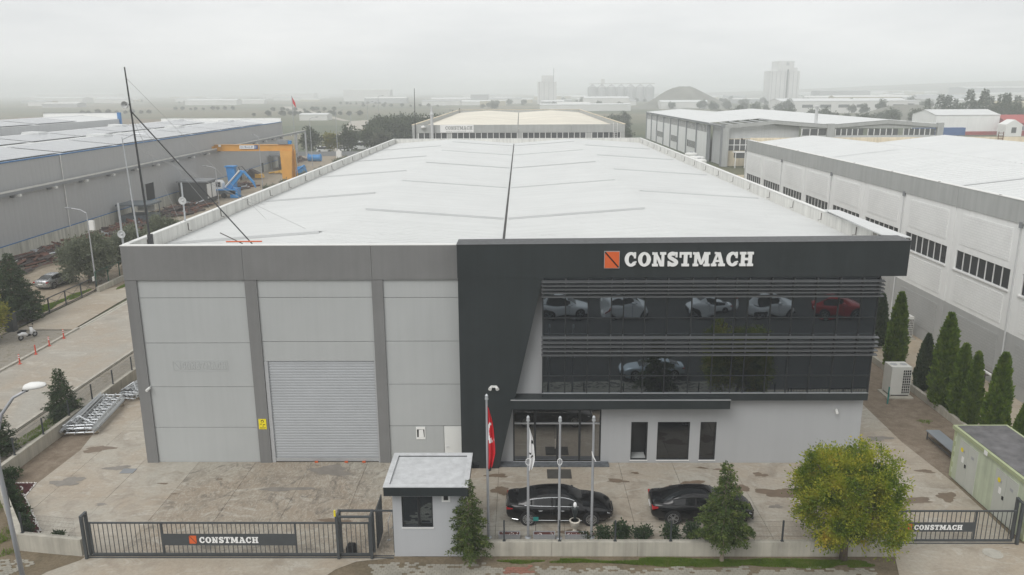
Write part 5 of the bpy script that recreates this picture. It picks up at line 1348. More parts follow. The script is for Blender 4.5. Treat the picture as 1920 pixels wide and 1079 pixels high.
dish_pole('white drum dish on a pole at the very front left roof corner', -21.45, 41.6, 12.4, 14.75, 13.1, .08, .22)
t = thing('roof_pole', 'slender pale pole beside the drum dish at the front left corner', 'pole', (-21.2, 43.2, 12))
MB().tube([(-21.35, 43.2, 11.5), (-21.6, 43.2, 18.1)], [.05, .03], 8).build('pole', 'galvanised', t)
MB().tube([(-21.6, 43.2, 18.0), (-20.9, 43.2, 18.3), (-20.3, 43.2, 18.25)], .03, 6).build('arm', 'galvanised', t)
t = thing('roof_hoist', 'orange steel beam with a thin raised arm lying behind the front parapet', 'hoist', (-15.0, 41.5, 12.3))
MB().bar((-15.9, 41.7, 12.62), (-13.95, 41.7, 12.63), .055).build('beam', 'orange', t)
MB().tube([(-15.0, 41.7, 12.5), (-16.2, 41.75, 13.1)], .025, 6).build('arm', 'dark_iron', t)

# ================================================================== FOLIAGE MESHES
def leaf_cards(P, Dn, size, r_, aspect=.45, m='leaf_far', name='crown'):
    """one small two-triangle leaf per point P, along direction Dn"""
    n = len(P)
    t = Dn / (np.linalg.norm(Dn, axis=1, keepdims=True) + 1e-9)
    a = r_.normal(size=(n, 3)); s = np.cross(t, a); s /= (np.linalg.norm(s, axis=1, keepdims=True) + 1e-9)
    sz = (size * r_.uniform(.6, 1.35, n))[:, None]
    v = np.stack([P - s * sz * aspect * .5, P + t * sz * .5 - 0 * s + s * sz * aspect * .0 - s * sz * aspect * .5 * 0, P + t * sz, P + s * sz * aspect * .5], 1)
    v[:, 1] = P + t * sz * .55 - s * sz * aspect * .6
    v[:, 0] = P
    v[:, 3] = P + t * sz * .55 + s * sz * aspect * .6
    v = v.reshape(-1, 3)
    f = np.arange(len(v)).reshape(-1, 4)
    return npmesh(name, v, f, m)
def crown_blob(seed, rx, ry, rz, n_clump, n_leaf, leaf, m, zc, flat=0.0, clump=.32, shell=.55, lumpy=.13):
    r_ = np.random.default_rng(seed)
    u = r_.normal(size=(n_clump, 3)); u /= np.linalg.norm(u, axis=1, keepdims=True)
    rad = r_.uniform(shell, 1.0, n_clump) ** .7
    lump = 1 + lumpy * np.sin(3 * u[:, 0] * 2 + seed) + lumpy * .8 * np.sin(4 * u[:, 1] * 2 + 2 * u[:, 2] * 3 + seed * 2)
    if lumpy > .2: lump = (lump + .06 * np.sin(u[:, 0] * 11 + 2) * np.sin(u[:, 2] * 9 + 1)) * .93
    c = u * (rad * lump)[:, None] * np.array([rx, ry, rz])
    c[:, 2] = np.where(c[:, 2] < 0, c[:, 2] * (1 - flat), c[:, 2])
    k = np.repeat(np.arange(n_clump), n_leaf)
    cs = clump * min(rx, rz) * r_.uniform(.6, 1.3, n_clump)
    off = r_.normal(size=(len(k), 3)) * .55
    P = c[k] + off * cs[k][:, None]
    Dn = off + .8 * u[k] + np.array([0, 0, .35]) + r_.normal(size=(len(k), 3)) * .5
    P[:, 2] += zc
    return leaf_cards(P, Dn, leaf, r_, .5, m), c
def trunk_mesh(h, r, seed, limbs, m='bark', crown_c=None, zc=0):
    r_ = random.Random(seed); mb = MB()
    pts = [(0, 0, -.1), (r_.uniform(-.04, .04) * h, r_.uniform(-.04, .04) * h, h * .5), (r_.uniform(-.05, .05) * h, r_.uniform(-.05, .05) * h, h)]
    mb.tube(pts, [r * 1.25, r * .9, r * .6], 8)
    for k in range(limbs):
        if crown_c is None: break
        e = crown_c[r_.randrange(len(crown_c))]
        s0 = (pts[2][0], pts[2][1], h * r_.uniform(.75, .98))
        e = (e[0] * .8, e[1] * .8, e[2] * .8 + zc)
        md = ((s0[0] + e[0]) / 2, (s0[1] + e[1]) / 2, (s0[2] + e[2]) / 2 + .1)
        mb.tube([s0, md, e], [r * .45, r * .28, r * .10], 5)
    me = mb.mesh('trunk', True); me.materials.append(MATS[m])
    return me
def conifer_mesh(seed, h, rad, z0, m, n_br=90, needle=.12, droop=.35, dens=1.0, ragged=.25):
    """tiers of flat drooping plumes, each a fan of side twigs set with needle tufts"""
    r_ = np.random.default_rng(seed); P, Dn = [], []
    mb = MB(); up_ = np.array([0, 0, 1.0])
    for k in range(n_br):
        t = (k + r_.uniform(0, 1)) / n_br; t = t ** 1.2
        z = z0 + (h - z0) * t; L = rad * float(np.interp(t, [0, .12, .35, .6, .82, 1], [.82, 1.0, .80, .50, .24, .05])) * r_.uniform(1 - ragged, 1 + ragged * .6) + .08
        a = k * 2.399 + r_.uniform(-.35, .35); rise = .10 + .95 * t + r_.uniform(-.1, .1)
        dx = np.array([math.cos(a), math.sin(a), 0]); sd = np.array([-math.sin(a), math.cos(a), 0])
        def ax(s): return np.array([0, 0, z]) + dx * L * s + up_ * L * (rise * s - (droop + .5 * rise) * s * s)
        nt_ = max(4, int(L / (needle * .62)))
        for q in range(nt_):
            s = .12 + .88 * (q + r_.uniform(0, 1)) / nt_; p = ax(s)
            tw = (.34 * L * (1 - s) ** .7 * min(1, s * 3.2) + needle * .5) * r_.uniform(.7, 1.2)
            for sg in (-1, 1):
                d = dx * .75 + sd * sg * .8 - up_ * r_.uniform(.05, .40); d /= np.linalg.norm(d)
                nn = max(2, int(tw / (needle * .36) * dens))
                for i in range(nn):
                    f = (i + r_.uniform(0, 1)) / nn
                    P.append(p + d * tw * f - up_ * .30 * tw * f * f + r_.normal(size=3) * .018)
                    Dn.append(d + r_.normal(size=3) * .55 + up_ * r_.uniform(-.25, .35))
        if L > .3: mb.tube([(0, 0, z), tuple(ax(.5)), tuple(ax(.85))], [.018, .012, .005], 4, False)
    return leaf_cards(np.array(P), np.array(Dn), needle, r_, .30, m), mb
def cypress_mesh(seed, h, rad, m='leaf_cypress', n=9000):
    r_ = np.random.default_rng(seed)
    t = r_.uniform(0, 1, n) ** .9; a = r_.uniform(0, 6.283, n)
    prof = np.interp(t, [0, .05, .22, .5, .8, .95, 1], [.55, .8, 1.0, .86, .48, .16, .02])
    lump = 1 + .10 * np.sin(a * 3 + t * 14 + seed) + .09 * np.sin(a * 5 - t * 23) + .07 * np.sin(a * 9 + t * 41)
    rr = rad * prof * lump * r_.uniform(.74, 1.10, n)
    P = np.stack([rr * np.cos(a), rr * np.sin(a), .12 + t * (h - .2)], 1)
    Dn = np.stack([np.cos(a) * .45, np.sin(a) * .45, np.full(n, 1.0)], 1) + r_.normal(size=(n, 3)) * .3
    me = leaf_cards(P, Dn, .24, r_, .36, m)
    mb = MB(); mb.lathe([(rad * p * .80, .1 + tt * (h - .25)) for tt, p in zip([0, .05, .22, .5, .8, .95, 1], [.5, .8, 1.0, .86, .48, .16, .02])], 12)
    core = mb.mesh('core', True); core.materials.append(MATS[m])
    return me, core
LAST_TREE = [None]
def tree(name, label, loc, crown, trunk, group=None, extra=None, sc=1.0, rz=0.0, cat='tree', cname='crown'):
    t = thing(name, label, cat, loc, group); LAST_TREE[0] = t; t.scale = (sc, sc, sc); t.rotation_euler = (0, 0, rz)
    for nm, me in (('trunk', trunk), (cname, crown)):
        if me is None: continue
        o = bpy.data.objects.new(nm, me); COL.objects.link(o); o.parent = t
    if extra:
        for nm, me in extra:
            o = bpy.data.objects.new(nm, me); COL.objects.link(o); o.parent = t
    return t
# --- the three trees of the front verge
cm, br = conifer_mesh(1, 3.85, .84, .55, 'leaf_conifer', 88, .12, .30, 2.2, .5)
tk = MB().tube([(0, 0, -.1), (0, 0, 1.8), (.02, 0, 3.7)], [.085, .055, .012], 8); brm = MB(); brm.v = tk.v + br.v; brm.f = tk.f + [tuple(i + len(tk.v) for i in f) for f in br.f]
tkm = brm.mesh('trunk'); tkm.materials.append(MATS['bark_pale'])
tree('conifer_tree', 'young bushy conifer standing before the right corner of the guard hut', (-2.32, 31.32, 0), cm, tkm)
cm, br = conifer_mesh(2, 4.75, 1.16, 1.05, 'leaf_conifer', 104, .13, .32, 2.2, .5)
tk = MB().tube([(0, 0, -.1), (0, 0, 1.8), (.02, 0, 4.6)], [.10, .07, .012], 8); brm = MB(); brm.v = tk.v + br.v; brm.f = tk.f + [tuple(i + len(tk.v) for i in f) for f in br.f]
tkm = brm.mesh('trunk'); tkm.materials.append(MATS['bark_pale'])
tree('conifer_tree', 'larger bright green conifer before the second black car', (8.98, 31.25, 0), cm, tkm)
cr, cc = crown_blob(5, 2.28, 2.25, 2.16, 370, 165, .105, 'leaf_round', 3.16, .16, .155, .66, .22)
tree('round_tree', 'round yellow-green leafy tree before the right end of the front wall', (14.45, 31.40, 0), cr, trunk_mesh(1.9, .16, 5, 22, 'bark', cc, 3.16))
# --- conifers on the left
cm, br = conifer_mesh(3, 3.5, 1.0, .35, 'leaf_conifer_dark', 120, .14, .05, 1.5, .4)
tk = MB().tube([(0, 0, -.1), (0, 0, 3.3)], [.07, .01], 6); brm = MB(); brm.v = tk.v + br.v; brm.f = tk.f + [tuple(i + len(tk.v) for i in f) for f in br.f]
tkm = brm.mesh('trunk'); tkm.materials.append(MATS['bark'])
tree('conifer_tree', 'small dark conifer between the side street and the galvanised racks', (-29.3, 46.7, 0), cm, tkm)
tree('conifer_tree', 'small dark conifer cut by the left edge, behind the curved lamp', (-30.3, 41.6, 0), cm, tkm, sc=1.02, rz=2)
cm, br = conifer_mesh(4, 7.4, 2.7, .7, 'leaf_conifer_dark', 160, .24, .22, 1.5, .3)
tk = MB().tube([(0, 0, -.1), (0, 0, 7)], [.16, .02], 8); brm = MB(); brm.v = tk.v + br.v; brm.f = tk.f + [tuple(i + len(tk.v) for i in f) for f in br.f]
tkm = brm.mesh('trunk'); tkm.materials.append(MATS['bark'])
tree('conifer_tree', 'big dark conifer by the scooter at the factory fence', (-46.4, 69.3, 0), cm, tkm, sc=.86)
cr, cc = crown_blob(8, 1.9, 1.9, 1.9, 120, 70, .22, 'leaf_yellow', 2.4, .1, .28, .4)
tree('leafy_tree', 'yellowing leafy tree at the left edge before the dark conifer', (-45.2, 62.6, 0), cr, trunk_mesh(1.4, .1, 8, 6, 'bark', cc, 2.4))
# --- olive trees
cr, cc = crown_blob(11, 2.75, 2.6, 2.3, 190, 90, .24, 'leaf_olive', 2.8, .1, .24, .45)
tree('olive_tree', 'largest grey-green olive tree beside the silver car', (-47.6, 84.2, 0), cr, trunk_mesh(1.4, .2, 11, 10, 'bark', cc, 2.8))
tree('olive_tree', 'second olive tree, behind the tall grey lamp post', (-46.4, 91.5, 0), cr, trunk_mesh(1.4, .2, 12, 8, 'bark', cc, 2.8), sc=.92, rz=1.7)
tree('olive_tree', 'third olive tree, nearest the front corner of the main roof', (-45.2, 98.5, 0), cr, trunk_mesh(1.4, .2, 13, 8, 'bark', cc, 2.8), sc=.95, rz=3.1)
# --- cypresses on the right
cyA, coA = cypress_mesh(1, 6.6, .74, n=11000); cyB, coB = cypress_mesh(2, 5.2, .56, 'leaf_cypress', 9000); cyD, coD = cypress_mesh(3, 4.4, .60, 'leaf_conifer_dark', 7500)
for k, (x, y, s, q, l) in enumerate(((29.0, 61.4, 1.0, 2, 'dark cypress close behind the right corner of the glass front'), (27.85, 55.8, 1.15, 1, 'slender green cypress right behind the big air conditioner'), (27.9, 51.6, .94, 2, 'dark loose cypress right of the big air conditioner'), (27.75, 48.6, .98, 0, 'tallest broad green cypress right of the dark loose one'),
        (27.85, 47.0, .94, 1, 'thin cypress squeezed behind the tallest broad one'), (27.85, 45.6, .94, 1, 'green cypress just behind the kiosk roof, right of the thin one'), (27.8, 43.1, 1.08, 1, 'broad cypress behind the kiosk near the right edge'), (27.9, 40.9, .68, 1, 'lowest cypress cut by the right edge'))):
    me, co = ((cyA, coA), (cyB, coB), (cyD, coD))[q]
    tree('cypress', l, (x, y, 0), me, None, 'cypresses along the right kerb wall', [('core', co), ('trunk', trunk_mesh(.4, .08, k, 0))], s, k * 1.1, cname='foliage')
    t_ = LAST_TREE[0]
    t_.scale = (s * (1 + .10 * math.sin(k * 2.3)), s * (1 + .10 * math.cos(k * 1.7)), s); t_.rotation_euler = (R(1.6 * math.sin(k * 3.1)), R(1.8 * math.cos(k * 2.2)), k * 1.1)
# --- low shrubs behind the front fence and in the bed
r0 = np.random.default_rng(4)
shr, sc2 = crown_blob(21, .42, .30, .36, 26, 34, .11, 'leaf_shrub', .36, .3, .35, .3)
for k, (x, s, l) in enumerate(((3.85, .9, 'leafy shrub first in the row, right of the front flagpole'), (4.75, 1.15, 'leafy shrub second in the row behind the fence'), (5.75, .95, 'leafy shrub third in the row behind the fence'), (7.0, 1.0, 'leafy shrub fourth in the row, before the second car rear wheel'), (8.05, 1.1, 'leafy shrub fifth in the row, left of the larger conifer'), (2.98, .55, 'smallest shrub, beside the right planter box'))):
    tree('shrub', l, (x, 33.05, 0), shr, trunk_mesh(.3, .02, k, 0), 'shrubs behind the front fence', sc=s, rz=k * 1.9, cat='shrub')
for k, (x, y, s) in enumerate(((-27.15, 37.65, .8), (-26.5, 36.85, .8), (-25.75, 35.95, .9), (-25.0, 35.05, .9), (-24.25, 34.15, .9), (-23.55, 33.25, .9))):
    tree('shrub', ('farthest', 'second farthest', 'third farthest', 'third nearest', 'second nearest', 'nearest')[k] + ' low shrub ringed with pebbles in the dark red mulch bed', (x, y, 0), shr, None, 'shrubs in the mulch bed', sc=s, rz=k * 2.3, cat='shrub')
tree('shrub', 'small shrub behind the corner wall, right of the mulch bed', (-21.7, 32.7, 0), shr, None, sc=.8, cat='shrub')
tree('shrub', 'tiny sapling behind the corner wall next to the gate guide', (-20.6, 32.5, 0), shr, None, sc=.42, cat='shrub')
tree('shrub', 'light green shrub at the tip of the mulch bed', (-27.8, 38.8, 0), shr, None, sc=1.0, rz=1, cat='shrub')

# ================================================================== GREEN FENCE AND GATE OF THE NEIGHBOURING FACTORY
gf = thing('yard_gate', 'long low green-grey rail gate at the neighbouring yard entrance', 'gate', (-45, 73, 0))
MB().box(-45.05, -44.98, 66.2, 80.6, 1.45, 1.53).box(-45.05, -44.98, 66.2, 80.6, .12, .2).build('gate_frame', 'fence_dark', gf)
for k in range(6):
    y = 66.2 + k * 2.86; box('gate_post', 'fence_dark', gf, -45.06, -44.97, y, y + .10, .0, 1.45)
    if k < 5:
        MB().bar((-45.01, y + .1, .2), (-45.01, y + 2.8, 1.45), .03).build('brace', 'fence_dark', gf); MB().bar((-45.03, y + .1, 1.45), (-45.03, y + 2.8, .2), .03).build('brace', 'fence_dark', gf)
mat('fence_green', (0.02, 0.085, 0.055), 0.6, var=0.1)
gn = thing('green_fence', 'dark green mesh fence beyond the yard gate by the olive trees', 'fence', (-45, 81, 0))
me_ = fence_bay(2.5, 2.0)
for k in range(14):
    y = 80.7 + k * 2.5; box('post', 'fence_green', gn, -45.05, -44.97, y - .04, y + .04, 0, 2.1)
    o = inst('mesh_panel', me_, gn, (-45.0, y, .1), (0, 0, R(90)))
    box('rail', 'fence_green', gn, -45.03, -44.99, y + .04, y + 2.46, 2.0, 2.05)
box('sign_plate', 'paper', gn, -44.94, -44.92, 79.9, 80.3, 1.2, 1.7)
lowwall('yard_wall', 'low pale kerb wall between lawn strip and olive trees', [(-44.6, 80.2), (-44.4, 118)], .3, .55, 'lowwall')
tag(MB().prism([(-45.5, 66.0), (-44.7, 66.0), (-44.7, 66.6), (-45.5, 66.6)], 0, 1.6, 'z').build('gate_pillar', 'fence_dark'), 'dark pillar at the near end of the yard gate', 'gate post')
ORD = ['', 'first', 'second', 'third', 'fourth', 'fifth', 'sixth', 'seventh', 'eighth', 'ninth', 'tenth', 'eleventh', 'twelfth', 'thirteenth', 'fourteenth', 'fifteenth', 'sixteenth', 'seventeenth', 'eighteenth', 'nineteenth']
TENS = ['', '', 'twenty', 'thirty', 'forty', 'fifty', 'sixty', 'seventy', 'eighty', 'ninety']
def ordinal(k): return ORD[k] if k < 20 else (TENS[k // 10][:-1] + 'ieth' if k % 10 == 0 else TENS[k // 10] + '-' + ORD[k % 10])

# ================================================================== LEFT FACTORY (local frame: y along its long wall, x=0 the wall face)
def corrug(name, parent, m, y0, y1, z0, z1, x, pitch=1.0):
    """vertical trapezoid cladding on a wall facing +x"""
    mb = MB(); prof = [(0, 0), (.62, 0), (.68, -.018), (.94, -.018)]
    ys = [(y0 + k * pitch + p * pitch, d) for k in range(int((y1 - y0) / pitch)) for p, d in prof] + [(y1, 0)]
    for y, d in ys: mb.v += [(x + d, y, z0), (x + d, y, z1)]
    mb.f = [(2 * k, 2 * k + 1, 2 * k + 3, 2 * k + 2) for k in range(len(ys) - 1)]
    return mb.build(name, m, parent)
LF = thing('left_factory', 'long grey clad factory with blue roof edge and solar panel roof, left', 'building')
LY0, LY1 = 0.0, 183.0
corrug('cladding', LF, 'clad_grey', LY0, LY1, 1.95, 11.95, 0.0)
n_ = 34; L_ = (LY1 - LY0) / n_
for k in range(n_): box('base_panel', 'base_conc', LF, -.18, .10, LY0 + k * L_ + .03, LY0 + (k + 1) * L_ - .03, -.1, 1.86)
box('blue_flashing', 'blue_trim', LF, -.1, .14, LY0, LY1, 1.86, 1.95)
box('eave_trim', 'blue_trim', LF, -.2, .10, LY0, LY1, 11.95, 12.10)
MB().prism([(-34, -.1), (-34, 12.1), (-26, 12.9), (-18, 12.1), (-9.5, 12.9), (-.2, 11.95), (-.2, -.1)], LY1 - .2, LY1, 'y').build('end_wall', 'clad_grey', LF)
MB().box(-34, -.2, LY1 - .25, LY1 - .02, 12.1, 13.05).box(-34, -.2, LY1 - .3, LY1 + .04, 13.05, 13.12).build('end_parapet', 'white_paint', LF)
for (xa, za, xb, zb) in ((-.2, 12.0, -9.5, 12.9), (-9.5, 12.9, -18, 12.1), (-18, 12.1, -26, 12.9), (-26, 12.9, -34, 12.1)):
    o = MB().quad((xa, LY0, za), (xb, LY0, zb), (xb, LY1 - .3, zb), (xa, LY1 - .3, za)).build('roof_slope', 'roof_white', LF)
    if o.data.polygons[0].normal.z < 0: o.data.flip_normals()
for x in (-9.5, -26): MB().prism([(x - .7, 12.86), (x, 13.02), (x + .7, 12.86)], LY0, LY1 - .3, 'y').build('ridge_cap', 'roof_white', LF)
def solar_rows(parent, xa, za, xb, zb, y0, y1, L, gap, off):
    y = y0 + off; sl_ = math.atan2(zb - za, xa - xb); w = math.hypot(xb - xa, zb - za)
    while y + L < y1:
        me = MB().add([(0, 0, 0), (w - 1.4, 0, 0), (w - 1.4, L, 0), (0, L, 0), (0, 0, .06), (w - 1.4, 0, .06), (w - 1.4, L, .06), (0, L, .06)], [(0, 3, 2, 1), (4, 5, 6, 7), (0, 1, 5, 4), (1, 2, 6, 5), (2, 3, 7, 6), (3, 0, 4, 7)]).mesh('solar_array')
        me.materials.append(MATS['solar_cells'])
        fx, fz = xb + .9 * (xa - xb) / w, zb + .9 * (za - zb) / w
        inst('solar_array', me, parent, (fx, y, fz + .14), (0, sl_, 0)); y += L + gap
solar_rows(LF, -.2, 12.0, -9.5, 12.9, LY0, LY1 - 3, 15.6, 1.0, 2); solar_rows(LF, -18, 12.1, -26, 12.9, LY0, LY1 - 3, 15.6, 1.0, 9)
for k in range(5):
    for x in (-9.5, -26):
        y = 28 + k * 33.4 + (9 if x < -20 else 0)
        MB().prism([(x - 1.2, 12.9), (x - 1.0, 13.35), (x + 1.9, 13.25), (x + 2.1, 12.75)], y, y + 3.2, 'y').build('roof_vent', 'roof_white', LF)
# higher block behind
corrug('upper_wall', LF, 'clad_grey', LY0, LY1 - 25, 12.1, 13.9, -34.0, 1.4)
o = MB().quad((-34, LY0, 13.9), (-43.5, LY0, 14.8), (-43.5, LY1 - 25, 14.8), (-34, LY1 - 25, 13.9)).build('upper_roof', 'roof_white', LF)
if o.data.polygons[0].normal.z < 0: o.data.flip_normals()
MB().prism([(-44.2, 14.76), (-43.5, 14.92), (-42.8, 14.76)], LY0, LY1 - 25, 'y').build('ridge_cap', 'roof_white', LF)
o = MB().quad((-43.5, LY0, 14.8), (-53, LY0, 13.9), (-53, LY1 - 25, 13.9), (-43.5, LY1 - 25, 14.8)).build('upper_roof', 'roof_white', LF)
if o.data.polygons[0].normal.z < 0: o.data.flip_normals()
MB().box(-53, -34, LY1 - 25, LY1 - 24.8, 0, 15.4).build('upper_end_wall', 'white_paint', LF); box('corner_trim', 'blue_trim', LF, -34.4, -33.6, LY1 - 25.3, LY1 - 24.7, 12.1, 15.5)
box('corner_trim', 'steel_grey', LF, -53, -34.4, LY1 - 25.1, LY1 - 24.7, 15.4, 15.5)
solar_rows(LF, -34, 13.9, -43.5, 14.8, LY0, LY1 - 30, 15.6, 1.2, 5)
# crane rail on brackets
box('crane_rail', 'crane_rail', LF, .55, .80, LY0, LY1 + 24, 8.42, 8.62); box('rail_beam', 'steel_grey', LF, .52, .83, LY0, LY1 + 24, 8.02, 8.42)
for k in range(24):
    y = 3 + k * 8.4
    if y < LY1: box('rail_bracket', 'steel_grey', LF, -.02, .52, y, y + .35, 7.62, 8.28)
    box('rail_stop', 'white_paint', LF, .50, 1.05, y + .5, y + .9, 7.7, 8.0)
for y in (LY1 + 12, LY1 + 23.5): box('rail_post', 'pole_grey', LF, .45, .9, y, y + .45, 0, 8.02)
for y in (26.6, 66.0): MB().tube([(.14, y, 1.9), (.14, y, 12.0)], .07, 6).build('downpipe', 'plastic_white', LF)
MB().box(.02, .06, 91.5, 95.0, 1.95, 4.9).build('doorway', 'rubber_black', LF)
MB().box(.0, .16, 91.2, 91.5, 1.95, 5.0).box(.0, .16, 95.0, 95.3, 1.95, 5.0).box(.0, .16, 91.5, 95.0, 4.9, 5.05).build('doorway_frame', 'clad_grey', LF)
for y in (121, 142, 160): box('service_door', 'container_dark', LF, .10, .14, y, y + 1.6, 0, 2.4)
LF.location = (-63.0, 45.0, 0); LF.rotation_euler = (0, 0, math.atan2(4.7, 183))
# ------------------------------------------------------------------ semi-gantry crane
cr_ = thing('gantry_crane', 'orange semi-gantry crane with white name board in the factory yard', 'crane', (-50.3, 172, 0))
MB().box(-66.0, -49.2, 171.6, 172.4, 8.05, 9.25).box(-66.0, -49.2, 171.45, 172.55, 9.25, 9.33).box(-66.0, -49.2, 171.45, 172.55, 7.97, 8.05).build('girder', 'crane_orange', cr_)
for ya, yb in ((170.2, 171.3), (172.7, 173.8)): MB().add([(-51.6, ya + .4, 7.97), (-49.0, ya + .4, 7.97), (-49.0, ya + 1.0, 7.97), (-51.6, ya + 1.0, 7.97), (-51.2, ya - .2, .5), (-49.4, ya - .2, .5), (-49.4, ya + .6, .5), (-51.2, ya + .6, .5)], [(0, 1, 2, 3), (7, 6, 5, 4), (0, 4, 5, 1), (1, 5, 6, 2), (2, 6, 7, 3), (3, 7, 4, 0)]).build('leg', 'crane_orange', cr_)
MB().box(-51.0, -49.6, 168.6, 175.4, .12, .6).build('bogie_beam', 'crane_orange', cr_)
for y in (169.2, 174.8): MB().lathe([(.3, -.12), (.3, .12)], 14, (-50.3, y, .3), 'x').build('wheel', 'dark_iron', cr_)
box('hoist_trolley', 'steel_grey', cr_, -52.2, -50.0, 171.3, 172.7, 9.4, 10.3); box('hoist_drum', 'machine_blue', cr_, -50.0, -49.4, 171.5, 172.5, 9.4, 10.1)
MB().tube([(-48.9, 172, 9.3), (-48.4, 172, .2)], .10, 6).build('ladder_pole', 'crane_orange', cr_)
bd = box('name_board', 'paper', cr_, -60.5, -57.3, 171.40, 171.44, 8.45, 9.20); box('name_board_end', 'truck_blue', cr_, -57.3, -56.55, 171.40, 171.44, 8.45, 9.20)
small_text(bd, 'DURALIF', -60.25, -57.55, 8.62, .42, 171.38, 'truck_blue'); small_text(bd, 'D', -57.15, -56.72, 8.58, .48, 171.38, 'paper')
box('girder_box', 'paper', cr_, -65.0, -64.5, 171.30, 171.42, 8.9, 9.35); box('end_carriage', 'crane_orange', cr_, -66.6, -66.0, 170.6, 173.4, 8.15, 9.0)
# ------------------------------------------------------------------ things in the factory yard
bt = thing('guard_booth', 'dark grey open booth with flat roof by the scrap heaps', 'booth', (-61.5, 126, 0))
MB().box(-64, -59.4, 124, 128.4, 0, 1.25).build('skirt_wall', 'booth_grey', bt); MB().box(-64.3, -59.1, 123.7, 128.7, 2.85, 3.15).build('roof', 'booth_grey', bt)
for x in (-64, -61.7, -59.5):
    for y in (124, 128.3): box('post', 'booth_grey', bt, x, x + .12, y, y + .12, 1.25, 2.85)
box('rear_window', 'white_paint', bt, -63.0, -60.2, 128.30, 128.36, 1.5, 2.6)
ct = thing('dark_cabin', 'black cabin container with two white doors in the factory yard', 'container', (-61.3, 149.5, 0))
MB().box(-64.0, -58.9, 147, 152, 0.1, 4.0).build('shell', 'container_dark', ct); MB().box(-64.3, -58.6, 146.8, 152.2, 4.0, 4.25).build('roof', 'steel_grey', ct)
for y in (147.5, 149.9): box('door', 'white_paint', ct, -58.9, -58.84, y, y + 1.9, .9, 3.6)
MB().box(-63.9, -59, 147.1, 151.9, 0, .1).build('base', 'dark_iron', ct)
bl = thing('blue_loader', 'blue grab machine with raised folded boom and white cab', 'loader', (-57.5, 157, 0))
MB().box(-61.2, -56.3, 155, 158, .7, 1.5).build('chassis', 'booth_grey', bl); MB().box(-61.3, -56.2, 154.9, 158.1, 1.5, 1.75).build('deck', 'machine_blue', bl)
MB().box(-57.4, -55.9, 155, 157, .0, 1.5).build('outrigger', 'machine_blue', bl)
cb = MB().prism([(-60.6, 1.75), (-58.9, 1.75), (-58.9, 2.9), (-59.3, 3.4), (-60.4, 3.4)], 155.2, 156.8, 'y').build('cab', 'machine_white', bl); box('cab_window', 'win_dark', cb, -60.2, -59.2, 155.14, 155.2, 2.2, 3.1)
MB().add([(-58.6, 155.6, 2.0), (-57.4, 155.6, 1.7), (-54.6, 155.6, 5.0), (-55.3, 155.6, 5.4), (-58.6, 156.4, 2.0), (-57.4, 156.4, 1.7), (-54.6, 156.4, 5.0), (-55.3, 156.4, 5.4)], [(0, 1, 2, 3), (7, 6, 5, 4), (0, 4, 5, 1), (1, 5, 6, 2), (2, 6, 7, 3), (3, 7, 4, 0)]).build('boom', 'machine_blue', bl)
MB().bar((-58.4, 155.5, 2.1), (-55.3, 155.5, 5.35), .22).build('boom_edge', 'machine_white', bl)
MB().tube([(-55.4, 156, 5.3), (-55.6, 156, 6.0), (-54.9, 156, 6.1), (-54.0, 156, 5.0)], .07, 6).build('hose', 'rubber_black', bl)
MB().prism([(-55.0, 5.3), (-54.5, 5.25), (-52.7, 3.0), (-52.5, 1.9), (-53.1, 3.0)], 155.7, 156.3, 'y').build('arm', 'machine_blue', bl)
for x in (-60.4, -58.6): MB().lathe([(.5, -.2), (.5, .2)], 16, (x, 154.9, .5), 'y').build('wheel', 'rubber_black', bl)
hp = thing('blue_hopper', 'upright blue steel chute standing behind the blue loader', 'hopper', (-58.8, 160.5, 0))
MB().add([(-59.6, 159.9, 5.6), (-57.9, 159.9, 5.6), (-57.9, 161.2, 5.6), (-59.6, 161.2, 5.6), (-59.2, 160.1, 0), (-58.0, 160.1, 0), (-58.0, 161.0, 0), (-59.2, 161.0, 0)], [(0, 1, 2, 3), (7, 6, 5, 4), (0, 4, 5, 1), (1, 5, 6, 2), (2, 6, 7, 3), (3, 7, 4, 0)]).build('chute', 'machine_blue', hp); box('rim', 'machine_blue', hp, -59.8, -57.7, 159.7, 161.4, 5.6, 5.85)
tb = thing('blue_drum', 'blue steel drum lying beyond the orange crane', 'drum', (-61.6, 238, 0))
MB().lathe([(.95, -2), (1.0, -1.9), (1.0, 1.9), (.95, 2)], 18, (-61.6, 238, 1.0), 'x').build('shell', 'machine_blue', tb, False)
for x in (-63.4, -59.9): MB().lathe([(1.15, -.08), (1.15, .08)], 18, (x, 238, 1.15), 'x').build('flange', 'machine_blue', tb)
bc = thing('blue_machine_part', 'small blue steel frame beside the crane leg', 'machine part', (-55.5, 200, 0))
MB().prism([(-57.0, 0), (-54.0, 0), (-54.6, 2.2), (-56.4, 1.9)], 199, 201, 'y').build('frame', 'machine_blue', bc); MB().bar((-57.2, 198.9, .3), (-54.2, 198.9, 2.4), .3).build('arm', 'machine_blue', bc)
yl = thing('yellow_machine', 'yellow and black wheeled machine by the pale factory base wall', 'machine', (-64.3, 190, 0))
MB().prism([(-65.5, .3), (-62.6, .3), (-62.8, 1.4), (-64.8, 2.4), (-65.6, 1.6)], 189, 191, 'y').build('body', 'dark_iron', yl); MB().prism([(-63.6, .3), (-61.8, .3), (-62.0, 1.1), (-63.5, 1.3)], 188.8, 190.8, 'y').build('bucket', 'yellow_machine', yl)
ym = thing('yellow_girders', 'heap of yellow steel girders before the dark yard shelter', 'girders', (-61.5, 203, 0))
for k in range(8): MB().bar((-64 + k * .5, 201 + (k % 3), .25), (-60.5 + k * .3, 205 - (k % 4), .6 + .25 * (k % 3)), .3).build('girder', 'yellow_machine', ym)
sh = thing('yard_shelter', 'dark open shelter against the factory wall behind the crane', 'shelter', (-64.3, 214, 0))
